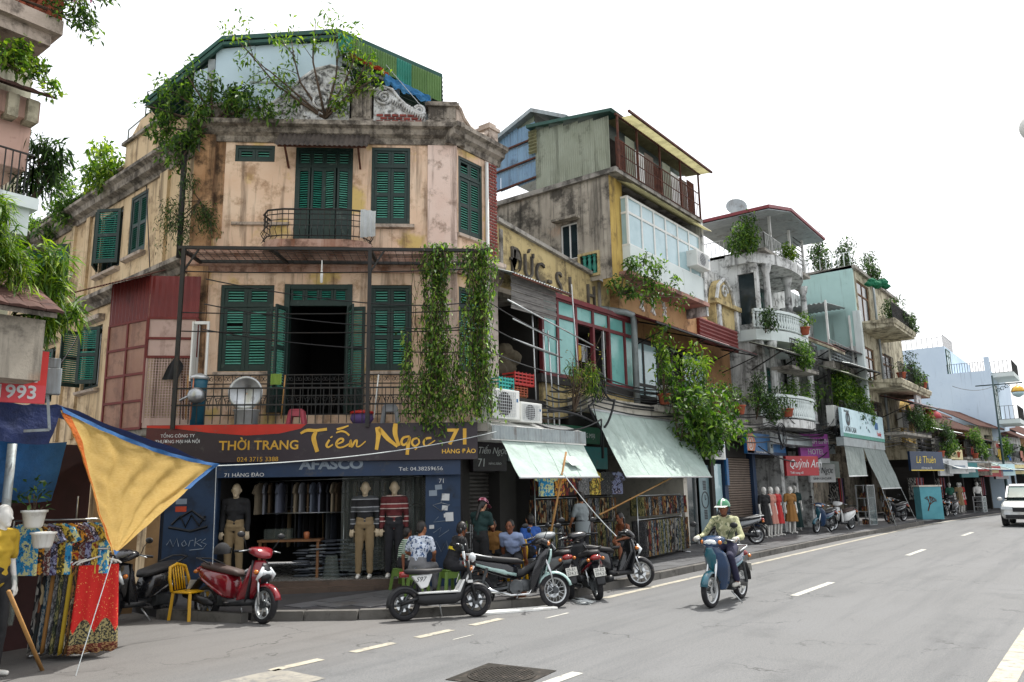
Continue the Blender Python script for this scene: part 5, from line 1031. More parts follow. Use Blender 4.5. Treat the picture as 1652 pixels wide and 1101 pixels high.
# corrugated lean-to between white and mint houses
o = thing('lean_to', 'dark corrugated lean-to roof between the white and mint houses', 'roof', I_)
m = MB(); corru(m, (33.4, 9.0, 9.4), (0, 2.4, 0), (3.5, 0, .35), (0, 0, 1), .2, .03); m.build('sheet', 'galv', o)
m = MB(); corru(m, (33.3, 8.3, 6.3), (4.0, 0, 0), (0, 1.5, .6), (0, -.3, .95), .18, .02); m.build('sheet', 'grey_sheet', o)
m = MB(); m.box(33.3, 37.0, 10.6, 10.8, 3.9, 9.4); m.build('rear_wall', 'white_old', o)
m = MB(); rail(m, (33.4, 8.95), (36.9, 8.95), 6.9, 7.8, 8, .03)
for k in range(5): m.bar((33.4, 8.95, 7.0+k*.15), (36.9, 8.95, 7.0+k*.15), .025)
m.build('railing', 'galv', o)
m = MB(); m.box(33.4, 37, 8.9, 9.3, 6.6, 6.9); m.box(33.4, 37, 9.3, 10.6, 3.7, 3.9); m.build('terrace_edge', 'concrete', o)
m = MB(); m.bar((33.45, 9.0, 6.7), (33.45, 9.0, 9.5), .08); m.bar((36.9, 8.95, 6.7), (36.9, 8.95, 9.4), .08); m.build('posts', 'white_paint', o)
# red tiled little roof
o = thing('tiled_hood', 'small red tiled hood beside the curved white balcony', 'roof', I_); m = MB(); m.prism([(8.6, 7.2), (9.9, 7.9), (9.9, 8.0), (8.6, 7.3)], 32.4, 34.2, 'yz'); m.build('tile_bed', 'cream_house', o)
tm = MB(); tm.lathe([(.07, 0), (.07, .3)], 8, (0, 0, 0), 'y', True); tmesh = tm.mesh('roof_tile', surf('tile_red', '#5d4038', '#4a332c', ns=5, objr=.3, dirt='#33292a', da=.45, rough=.9))
for r_ in range(5):
    for k in range(12): q = link('roof_tile', tmesh, o); q.location = (32.5+k*.15, 8.6+r_*.26, 7.3+r_*.142); q.rotation_euler = (R(28), 0, 0)
# billboard and drawn awnings
o = sign('pale blue billboard with black emblem over grey awnings', Matrix.Translation((0, 8.3, 0)), 31.7, 0, 3.68, 6.6, 1.12, 'sign_pale', [('LATIN CASA', .03, .18, .3, 'letter_dark', 0, 1), ('Đường ống', .68, .7, .16, 'letter_dark', 0, 1), ('Family', .8, .2, .3, 'letter_red', 0, 1), ('TỔNG ĐẠI LÝ', .04, .86, .12, 'letter_dark', 0, 1)], border=('slat_deep', .13))
m = MB(); m.lathe([(.28, -.006), (.28, -.02), (.2, -.02), (.2, -.006)], 20, (.75, 0, .72), 'y', False); m.box(.7, .8, -.02, -.006, .5, .95); m.build('emblem', 'letter_dark', o)
m = MB(); m.box(5.0, 5.5, -.02, -.006, .5, .8); m.build('picture', 'sign_blue', o)
for k in range(14): m = MB(); x, z = random.uniform(1.9, 5.2), random.uniform(.3, 1.0); m.box(x, x+.12, -.012, -.006, z, z+.1); m.build('picture', 'sign_teal' if k % 2 else 'letter_grey', o)
m = MB(); m.box(0, 6.6, .02, .3, -.35, -.02); m.build('cassette', 'galv', o)
clothmat('awning_grey', '#8e9895', .3, '#7b8683', dirt='#6a7370'); clothmat('awning_pale', '#b9cbc4', .3, '#a9bdb5', wr=.6, dirt='#8a9a92'); 
def awning(label, p, q, r_, s, mat, nu=30, nv=10, sag=.1, wr=.03, bar=True):
    """fabric stretched from back edge p-q to front edge r-s"""
    o = thing('awning', label, 'awning', Matrix.Translation(p)); p, q, r_, s = map(Vector, (p, q, r_, s)); m = MB()
    def fn(u, v):
        a = p.lerp(q, u).lerp(r_.lerp(s, u), v)-p; k = math.sin(u*PI)*math.sin(v*PI); return a+Vector((0, 0, -sag*k+wr*(mnoise.noise(Vector((u*9, v*2, p.x)))+.5*mnoise.noise(Vector((u*26, v*3, p.x))))*math.sin(v*PI)))
    m.grid(fn, nu, nv); m.build('canvas', mat, o, True)
    for q_ in (.25, .5, .75): m = MB(); m.tube([Vector(fn(q_, i/8))+Vector((0, 0, .004)) for i in range(9)], .006, 4); m.build('seam', mat, o)
    if bar: m = MB(); m.tube([r_-p, s-p], .025, 6); m.build('front_bar', 'alu', o, True); m = MB(); m.tube([Vector((0, .02, .02)), q-p+Vector((0, .02, .02))], .04, 6); m.build('roller', 'alu', o, True)
    return o
awning('grey awning hanging straight under the left half of the pale billboard', (31.8, 8.35, 3.36), (34.6, 8.35, 3.36), (31.3, 8.15, 2.15), (34.0, 8.15, 2.18), 'awning_grey', wr=.12)
awning('grey awning pulled out and down under the right half of the pale billboard', (34.6, 8.35, 3.36), (38.2, 8.35, 3.36), (34.4, 7.75, 1.66), (37.6, 7.7, 1.66), 'awning_grey', wr=.15)
# --- low old houses further along and the tall pale blue building
F3 = FRM(46.2, 8.6, -7)
for i, (x0, w, h, mt, rl, lab) in enumerate(((0, 5.0, 5.6, 'cream_house', 'tile_red', 'old cream house with red tiled roof beyond the mint house'), (5.0, 5.5, 5.0, 'ochre_wall', 'tile_red', 'low ochre house with sagging tile roof and black shop sign'), (10.5, 6, 5.4, 'cream_house', 'tile_red', 'low cream house with potted plants on its ledge'), (16.5, 7, 5.0, 'white_old', 'tile_red', 'stained white house before the pale blue building'), (23.5, 8, 5.2, 'ochre_wall', 'tile_red', 'ochre house far along the row'), (31.5, 14, 5.0, 'cream_house', 'tile_red', 'cream house at the far end of the row'))):
    hs = thing('old_house', lab, 'building', at(F3, x0, 0, 0)); f = wm(hs)
    m = MB(); wallmesh(m, 0, w, 3.1, h, [(w*.12, w*.4, 3.6, h-.5), (w*.55, w*.85, 3.6, h-.5)], .3, thick=4); m.build('wall', mt, hs)
    for a in (.12, .55): m = MB(); m.box(w*a, w*a+w*.28, .28, .3, 3.6, h-.5); m.build('window', 'glass_dark', hs)
    m = MB(); m.box(0, w, 1.6, 1.7, .1, 3.1); m.box(0, .25, -.05, 1.6, .1, 3.1); m.box(w*.5, w*.5+.2, -.05, 1.6, .1, 3.1); m.box(0, w, -.1, 1.6, 2.7, 3.1); m.build('shop_front', 'interior_grey', hs)
    m = MB(); n = int(w/.28); corru(m, (-.2, -.6, h-.1), (w+.4, 0, 0), (0, 2.4, 1.3), (0, -.4, .9), .28, .05); m.build('roof', rl, hs)
    m = MB(); m.box(0, w, -.9, 0, 3.0, 3.12); m.build('ledge', 'concrete', hs)
    m = MB(); rail(m, (.1, -.85), (w-.1, -.85), 3.12, 3.85, int(w*5), .02); m.build('railing', ('iron', 'rusty', 'galv')[i % 3], hs)
    if i < 5:
        aw = awning(('cream', 'white', 'grey', 'pale', 'faded')[i]+' small shop awning on the '+lab.split(' with ')[0], tuple(f @ Vector((.2, -.9, 3.0))), tuple(f @ Vector((w-.3, -.9, 3.0))), tuple(f @ Vector((.2, -2.0, 2.55))), tuple(f @ Vector((w-.3, -2.0, 2.55))), ('cloth_white', 'awning_grey', 'awning_pale')[i % 3], 12, 4)
sign('navy sign with yellow script and gold border', F3, -3.6, -.9, 2.45, 3.2, .95, 'sign_navy', [('Lê Thuên', .16, .4, .5, 'letter_yellow', .2, 1), ('thời trang cao cấp', .3, .1, .14, 'letter_white', 0, 1)], border=('letter_yellow', .05), ang=-10)
sign('white sign with grey letters next to the navy sign', F3, .1, -1.1, 2.2, 2.2, .9, 'letter_white', [('Vera', .15, .4, .5, 'letter_grey', 0, 1)])
sign('grey sign board with red letters on the ledge', F3, 12, -.95, 3.5, 2.6, .9, 'cornice', [('PHONG', .15, .5, .4, 'letter_red', 0, 1), ('THU', .25, .08, .4, 'letter_red', 0, 1)])
sign('dark sign with red symbols over far shop', F3, 9.5, -1.4, 2.0, 3, .6, 'sign_dark', [('SALE', .2, .2, .5, 'letter_red', 0, 1)])
sign('cream narrow signboard under a yellow balustrade', F3, 2.6, -1.0, 3.1, 2.2, .55, 'sign_cream', [('HOTEL', .1, .2, .3, 'letter_dark', 0, 1)])
bh = thing('blue_building', 'tall pale blue building with roof terraces and railings at the street end', 'building', Matrix.Translation((62, 8, 0)))
m = MB(); m.box(62, 74, 8.9, 13, 0, 11.35); m.build('rear_block', 'sky_wall', bh, frame=I_)
m = MB(); m.box(62.0, 74, 6.3, 8.9, 0, 9.35); m.build('front_block', 'sky_wall', bh, frame=I_)
m = MB(); m.box(62.5, 66.5, 5.0, 6.3, 8.9, 9.2); m.box(62.5, 66.5, 5.0, 6.3, 5.7, 6.0); m.build('balcony_slab', 'white_clean', bh, frame=I_)
m = MB(); rail(m, (62.05, 8.95), (62.05, 13), 11.35, 12.05, 12, .03); rail(m, (62.05, 8.95), (66, 8.95), 11.35, 12.2, 10, .03); rail(m, (62.05, 6.35), (62.05, 8.9), 9.35, 10.0, 16, .03); rail(m, (62.5, 5.05), (66.4, 5.05), 9.2, 10.0, 14, .03); rail(m, (62.5, 5.05), (62.5, 6.3), 9.2, 10.0, 5, .03); rail(m, (62.5, 5.05), (62.5, 6.3), 6.0, 6.9, 5, .03); rail(m, (62.5, 5.05), (66.4, 5.05), 6.0, 6.9, 14, .03); m.build('railing', 'iron', bh, frame=I_)
for x, y0, z, h in ((66, 8.88, 9.35, 1.8), (63, 6.28, 6.0, 2.4), (63, 6.28, 2.8, 2.2)):
    panes(bh, FRM(62.3 if h < 2 else 62.6, y0, 0), [0, .8, 1.6], [z, z+h*.75, z+h], -.02, 'green_iron', 'glass_sky', .1)
m = MB(); m.box(62, 62.3, 6.3, 6.6, 9.35, 10.3); m.build('roof_pier', 'sky_wall', bh, frame=I_)
# --- back-up mass so no gap shows sky between the houses
m = MB(); m.box(13.6, 17.5, 16, 17, 0, 8.5); m.box(19, 28, 15, 16, 0, 9.0); m.box(28, 46, 13, 14, 0, 9.5); m.box(46, 62, 12, 13, 0, 4.9); tag(m.build('rear_houses', 'mildew_wall', None), 'grey backs of houses showing between the row fronts', 'building')
# ---------------------------------------------------------------- house across the side street (left edge), its stall and tarpaulins
LF = Matrix.Translation((0, 10.2, 0))
surf('ivory', '#d3d3bd', '#c5c4ac', ns=1, dirt='#7d7a66', da=.25, streak='#6f6b58', sa=.3, rough=.9)
surf('salmon', '#c9a99a', '#bb9788', ns=1.5, dirt='#6d4b42', da=.3, streak='#513a33', sa=.35, rough=.9)
lh = thing('left_house', 'ivory house with balconies and tiled hoods at the left edge', 'building', LF)
m = MB(); m.box(-2, 3.5, 0, 3.5, 2.6, 12); m.build('wall', 'ivory', lh)
m = MB(); m.box(2.6, 3.3, -.02, .0, 8.0, 8.6); m.box(2.9, 3.2, -.05, -.02, 8.0, 8.25); m.build('plaque', 'salmon', lh)
m = MB(); m.box(-1, 3.42, -1.0, 0, 7.22, 7.4); m.box(-1, 3.34, -.9, 0, 7.08, 7.22); m.build('balcony_slab', 'cornice_light', lh)
for k in range(5): m = MB(); baluster(m, 2.5+k*.2, -.85, 7.4, 8.0, .075); m.build('baluster', 'terracotta', lh, True)
m = MB(); m.box(3.25, 3.4, -1.0, 0, 7.4, 8.5); m.build('end_pier', 'terracotta', lh)
m = MB(); m.box(-1, 3.28, -.75, 0, 5.55, 6.1); m.prism([(-.9, 6.1), (.0, 6.1), (.0, 6.6), (-.9, 6.35)], -1, 3.3, 'yz'); m.build('corbel_box', 'salmon', lh)
for i in range(4):
    m = MB(); m.box(2.55+i*.2, 2.66+i*.2, -.98, -.8, 6.05, 6.32); m.build('corbel', 'cream_house', lh)
tb = MB(); tb.prism([(0, 0), (.17, 0), (.17, .02), (.085, .035), (0, .02)], 0, .26, 'xz'); tbm = tb.mesh('roof_tile', 'tile_red')
for r_ in range(5):
    for k in range(8): q = link('roof_tile', tbm, lh, LF @ Matrix.Translation((1.98+k*.175, -1.15+r_*.22, 6.33+r_*.1)) @ Matrix.Rotation(R(25), 4, 'X') @ Matrix.Rotation(random.uniform(-.05, .05), 4, 'Z'))
m = MB(); m.box(-1, 3.3, -.9, 0, 4.75, 5.05); m.box(-1, 3.36, -.97, 0, 5.05, 5.18); m.box(-1, 3.2, -.8, 0, 4.6, 4.75); m.build('balcony_slab', 'white_clean', lh)
m = MB(); rail(m, (2.0, -.88), (3.3, -.88), 5.18, 5.7, 18, .012, .018); rail(m, (3.3, -.88), (3.3, 0), 5.18, 5.7, 8, .012, .018); m.build('railing', 'iron', lh)
m = MB(); m.prism([(-1.5, 3.75), (0, 4.5), (0, 4.6), (-1.5, 3.8)], -1, 3.45, 'yz'); m.build('tile_bed', 'cornice', lh)
for r_ in range(8):
    for k in range(10): q = link('roof_tile', tbm, lh, LF @ Matrix.Translation((1.75+k*.175, -1.55+r_*.18, 3.8+r_*.095)) @ Matrix.Rotation(R(27), 4, 'X') @ Matrix.Rotation(random.uniform(-.06, .06), 4, 'Z'))
m = MB(); m.box(-1, 3.42, -1.3, 0, 3.1, 3.75); m.build('lower_wall', 'mildew_wall', lh)
m = MB(); m.box(-1, 3.0, 0, 3, .05, 2.6); m.build('ground_floor', 'interior_grey', lh)
plant('bougainvillea', 'flowering bougainvillea spilling over the upper left balcony', 'shrub', LF, (2.9, -.9, 7.5), [(3.6, -1.1, 8.2), (3.75, -1.15, 7.85), (3.65, -1.1, 7.5), (3.45, -1.1, 8.4), (3.8, -1.1, 8.0), (3.2, -1.0, 8.2), (3.7, -1.1, 7.35)], 24, .075, 'leaf_mid', spread=.14, r0=.015, sub=3, twig=.25)
plant('bougainvillea_flowers', 'pink blossoms among the upper left balcony leaves', 'flowers', LF, (3.3, -1.1, 8.0), [(3.8, -1.15, 8.1), (3.6, -1.15, 8.4), (3.5, -1.15, 7.7)], 4, .05, 'flower', spread=.16, r0=.004, sub=2, twig=.3)
plant('hood_creeper', 'green creeper with dry roots on the tiled hood', 'creeper', LF, (2.3, -1.0, 6.6), [(2.9, -1.15, 6.75), (2.6, -1.15, 6.85), (3.1, -1.15, 6.6), (2.2, -1.15, 6.8), (3.25, -1.2, 6.45), (2.8, -1.2, 6.6)], 26, .09, 'leaf_bright', spread=.13, r0=.02, twig=.3)
plant('balcony_plants', 'dark spiky plants behind the middle left balcony railing', 'plant', LF, (3.4, -.6, 5.2), [(3.5, -.7, 5.95), (3.4, -.7, 6.0), (3.6, -.7, 5.9), (3.35, -.7, 5.6), (3.65, -.7, 5.75)], 24, .16, 'leaf_dark', spread=.14, r0=.015, w=.16, twig=.2)
plant('grassy_plant', 'long grassy plant hanging from the lower left ledge', 'plant', LF, (2.7, -1.0, 4.7), [(2.9, -1.2, 4.9), (3.0, -1.2, 4.6), (3.15, -1.2, 4.35), (2.75, -1.2, 4.3), (3.2, -1.2, 4.1), (2.6, -1.2, 4.9)], 60, .2, 'leaf_bright', spread=.14, r0=.012, w=.08, twig=.2)
plant('bamboo_palm', 'light green feathery palm behind the red tiled roof', 'palm', LF, (3.35, -.6, 3.9), [(3.75, -.7, 4.3), (3.65, -.8, 4.6), (3.9, -.7, 4.0), (3.6, -.7, 3.8), (3.8, -.6, 4.5)], 50, .22, 'leaf_bright', spread=.16, r0=.012, w=.1, twig=.2)
o = thing('anniversary_sign', 'red banner sign with white numerals on the left house', 'sign', FRM(2.3, 9.55, -12, 2.9)); m = MB(); m.box(0, 1.36, 0, .04, 0, .58); m.build('board', surf('banner_red', '#c12a24', '#b02520', rough=.5), o); m = MB(); m.box(0, 1.36, -.003, 0, 0, .2); m.build('lower_band', surf('banner_rose', '#c8434a', '#b83a41', rough=.5), o)
text('1993', .2, 'lettering', 'letter_white', o, at(wm(o), .88, -.006, .05), .003, bold=.004); text('N', .4, 'lettering', 'letter_white', o, at(wm(o), .98, -.006, .24), .003, bold=.01)
o = thing('flood_lamp', 'grey boxed flood lamp beside the red banner', 'lamp', FRM(3.68, 9.6, -20, 3.05)); m = MB(); m.box(0, .22, 0, .12, 0, .3); m.box(.02, .2, .02, .2, .3, .42); m.build('housing', 'galv', o, bev=.01); m = MB(); m.bar((.1, .1, .0), (.15, .1, -.4), .03); m.bar((.15, .1, -.4), (-.1, .1, -.42), .03); m.build('bracket', 'galv', o)
# tarpaulins
clothmat('tarp_yellow', '#dfbe72', .5, '#d3ad5b', .75, .55, (12, 12, 30)); clothmat('tarp_orange', '#cf7328', .5, '#c06420', .75, .8, (5, 5, 5)); clothmat('tarp_navy', '#22315f', .15, '#1a2749'); clothmat('tarp_sky', '#245a90', .2, '#1d4a78')
A, B, C_ = Vector((4.02, 9.8, 2.9)), Vector((6.45, 10.4, 2.3)), Vector((4.62, 9.5, 1.2))
ty = thing('yellow_tarpaulin', 'sagging yellow tarpaulin pulled to a point by strings over the stall', 'tarpaulin', Matrix.Translation(A))
def tri(u, v, off=0):
    """u along A-B, v towards C; edges pulled in between the tie points"""
    p = A.lerp(B, u).lerp(C_, v); k = math.sin(PI*u)*(1-v); e = -.16*math.sin(PI*u)*(1-v)*(1-v*.6)
    wr = .05*math.sin(u*30+v*5+2*mnoise.noise(Vector((u*3, v*3, 1))))*(1-v)*min(1, v*5)+.02*mnoise.noise(Vector((u*12, v*12, 2)))
    inw = (A+B+C_)/3-p; q = p+Vector((0, 0, e*.55))+inw*.03*(4*v*(1-v))*(abs(2*u-1)**2)+Vector((.5, -.85, .2))*wr+Vector((.4, .7, -.2))*.28*4*u*(1-u)*v*(1-v)*2
    return q-A+Vector((.004*off, -.006*off, 0))
def trimesh_(f, nu=48, nv=30):
    m = MB(); vs = []; idx = {}
    for j in range(nv+1):
        for i in range(nu+1): idx[i, j] = len(vs); vs.append(f(i/nu, j/nv*.985))
    m.add(vs, [(idx[i, j], idx[i+1, j], idx[i+1, j+1], idx[i, j+1]) for j in range(nv) for i in range(nu)]); return m
trimesh_(tri).build('sheet', 'tarp_yellow', ty, True)
m = MB(); m.grid(lambda u, v: tri(-.002+u*.045, v*.985, 2), 3, 30); m.build('orange_edge', 'tarp_orange', ty, True)
m = MB(); m.grid(lambda u, v: tri(u, -.02+v*.035, 3), 40, 2); m.grid(lambda u, v: tri(u, .955+.03*v, 3), 6, 2); m.grid(lambda u, v: tri(.965+.035*u, v*.3, 3), 2, 8); m.build('blue_hem', 'tarp_sky', ty, True)
m = MB(); rope(m, C_-A, Vector((4.17, 9.2, 0))-A, 0, .006); rope(m, B-A, Vector((11.9, 9.55, 3.0))-A, .12, .008, 16); rope(m, B-A, Vector((6.6, 10.6, .9))-A, 0, .005); m.build('guy_ropes', 'cloth_white', ty)
tb_ = thing('blue_tarpaulin', 'dark blue tarpaulin awning behind the yellow one at the left stall', 'tarpaulin', I_)
def sheetq(p, q, r_, s, mat, par, name, nu=20, nv=10, wr=.05, sag=.1):
    p, q, r_, s = map(Vector, (p, q, r_, s)); m = MB(); m.grid(lambda u, v: p.lerp(q, u).lerp(r_.lerp(s, u), v)+Vector((0, .4*wr*mnoise.noise(Vector((u*6, v*3, p.x))), wr*mnoise.noise(Vector((u*5, v*4, 3)))-sag*math.sin(PI*u)*math.sin(PI*v))), nu, nv); return m.build(name, mat, par, True)
sheetq((1.5, 9.75, 3.0), (4.05, 9.83, 2.93), (1.5, 9.6, 2.55), (3.95, 9.85, 2.5), 'tarp_navy', tb_, 'upper_sheet')
sheetq((1.5, 9.75, 2.52), (4.25, 10.1, 2.55), (1.5, 9.9, 1.8), (4.3, 10.5, 1.85), 'tarp_sky', tb_, 'lower_sheet')
sheetq((4.05, 9.86, 2.95), (6.4, 10.5, 2.36), (4.1, 11.2, 3.1), (6.5, 11.7, 2.5), 'tarp_navy', tb_, 'roof_sheet')
m = MB(); m.tube([(3.62, 10.0, 1.2), (3.62, 10.0, 2.5)], .05, 8); tag(m.build('stall_pole', 'galv', None, True), 'grey stall pole beside the blue tarpaulin', 'pole')
m = MB(); m.tube([(3.45, 9.25, .95), (4.07, 9.78, .0)], .021, 8); tag(m.build('bamboo_pole', 'bamboo', None, True), 'brown bamboo pole leaning beside the red skirts', 'pole')
m = MB(); m.box(0, 2.6, 0, .05, 0, 2.6); tag(m.build('stall_screen', surf('screen_maroon', '#3a2020', '#2b1918', ns=2, rough=.9), None, frame=FRM(2.6, 11.2, 6)), 'dark maroon screen behind the stall', 'screen')
for k, (x, y, w, h) in enumerate(((6.1, 13.3, .3, 2.3), (6.55, 13.25, .24, 2.45), (6.95, 13.2, .2, 2.5))):
    m = MB(); m.box(0, w, 0, .08, 0, h)
    o = m.build('plank', surf('plank_tan', '#8f7350', '#7b6143', ns=4, dirt='#4b3b2a', da=.3, rough=.85) if k == 0 else 'plank_tan', None, frame=FRM(x, y, -30)); tag(o, ('wide', 'tall', 'narrow')[k]+' tan board leaning by the blue shop pillar', 'board')
# ---------------------------------------------------------------- motorbikes and scooters (x forward, y left, z up)
surf('paint_red', '#7c1520', '#6b111b', ns=3, rough=.22, coat=.6); surf('paint_black', '#15161a', '#1d1e22', ns=3, rough=.25, coat=.5, dirt='#4b4743', da=.15); surf('paint_mint', '#9fb9b5', '#8ca8a4', ns=3, rough=.28, coat=.4); surf('paint_white', '#cfd1d0', '#c2c4c3', ns=3, rough=.25, coat=.5); surf('paint_blue', '#1d3a5c', '#172f4c', ns=3, rough=.22, coat=.6); surf('paint_teal', '#1f5a66', '#19495a', ns=3, rough=.22, coat=.6); surf('paint_grey', '#8b9092', '#7a7f81', ns=3, rough=.3, coat=.4)
surf('seat_vinyl', '#1b1b1d', '#232325', ns=8, rough=.55, dirt='#45413d', da=.15); surf('seat_brown', '#4a3a35', '#3d302c', ns=8, rough=.6)
surf('chrome', '#c4c7c9', '#a9adb0', ns=5, rough=.15, metal=1); surf('engine', '#55585a', '#3d4042', ns=9, rough=.5, metal=.6); surf('lens_clear', '#cfd4d6', '#b3babd', ns=8, rough=.08, spec=.9); surf('lens_red', '#8f1a16', '#7a1512', rough=.12, spec=.8); surf('lens_amber', '#c46f1c', rough=.15, spec=.8); surf('plate_white', '#c9c9c2', '#bcbcb4', rough=.5)
def wheel(par, x, R_, w, kind_, steer=None, mats=('rubber', 'alu')):
    f = wm(par) @ Matrix.Translation((x, 0, R_)); 
    if steer: f = f @ Matrix.Rotation(steer, 4, 'Z')
    r1 = R_*.74
    m = MB(); m.lathe([(r1, -w*.4), (R_*.86, -w*.5), (R_*.95, -w*.42), (R_, -w*.18), (R_, w*.18), (R_*.95, w*.42), (R_*.86, w*.5), (r1, w*.4), (r1, -w*.4)], 28, axis='y', caps=False); ty = m.build('tyre', mats[0], par, True, frame=f)
    m = MB(); m.lathe([(r1*1.01, -w*.36), (r1*.9, -w*.3), (r1*.88, 0), (r1*.9, w*.3), (r1*1.01, w*.36)], 28, axis='y', caps=False); rm = m.build('rim', 'alu' if kind_ != 'black' else 'black_plastic', par, True, frame=f)
    m = MB(); m.lathe([(.055, -w*.6), (.055, w*.6)], 12, axis='y'); m.build('hub', 'engine', rm)
    m = MB()
    if kind_ == 'wire':
        for k in range(18):
            a = 2*PI*k/18; b = a+.5*(1 if k % 2 else -1); s_ = .04*(1 if k % 4 < 2 else -1); m.bar((.05*math.cos(b), s_, .05*math.sin(b)), (r1*.9*math.cos(a), 0, r1*.9*math.sin(a)), .006)
    else:
        for k in range(6):
            a = 2*PI*k/6; p = [(.04*math.cos(a), 0, .04*math.sin(a)), (r1*.5*math.cos(a+.18), 0, r1*.5*math.sin(a+.18)), (r1*.92*math.cos(a+.05), 0, r1*.92*math.sin(a+.05))]; m.tube(p, [.022, .017, .02], 6)
    m.build('spokes', 'alu' if kind_ != 'black' else 'engine', rm)
    m = MB(); m.lathe([(.05, w*.62), (.11, w*.62), (.11, w*.68), (.05, w*.68)], 18, axis='y', caps=False); m.build('brake_disc', 'chrome', rm)
def fender(par, x, R_, a0, a1, w, mat, name='fender', g=.035):
    m = MB(); n = 10
    def fn(u, v):
        a = R(a0+(a1-a0)*u); t = (v-.5)*2; rr = R_+g-.045*abs(t)**2.5; return (x+rr*math.cos(a), t*w, R_+rr*math.sin(a))
    m.grid(fn, n, 6); o = m.build(name, mat, par, True); md = o.modifiers.new('t', 'SOLIDIFY'); md.thickness = .006; return o
def apron(par, prof, mat, name='leg_shield', thick=.02, n=6, bow=.05):
    """front shield: rows (x, z, halfwidth) swept across, bowed backwards at the sides"""
    m = MB(); k = len(prof)-1
    def fn(u, v):
        i = min(int(v*k), k-1); t = v*k-i; a, b = prof[i], prof[i+1]; x, z, hw = (a[j]+(b[j]-a[j])*t for j in range(3)); s_ = 2*u-1; return (x-bow*abs(s_)**2*hw/.2*1.6, s_*hw, z)
    m.grid(fn, n*2, k*4); o = m.build(name, mat, par, True); md = o.modifiers.new('t', 'SOLIDIFY'); md.thickness = thick; return o
def platetext(par, f, s1, s2):
    m = MB(); m.box(-.1, .1, -.004, .004, -.07, .07); pl = m.build('licence_plate', 'plate_white', par, frame=f)
    text(s1, .07, 'plate_lettering', 'letter_dark', pl, f @ Matrix.Translation((-.085, -.007, .01)), .001); text(s2, .07, 'plate_lettering', 'letter_dark', pl, f @ Matrix.Translation((-.085, -.007, -.055)), .001)
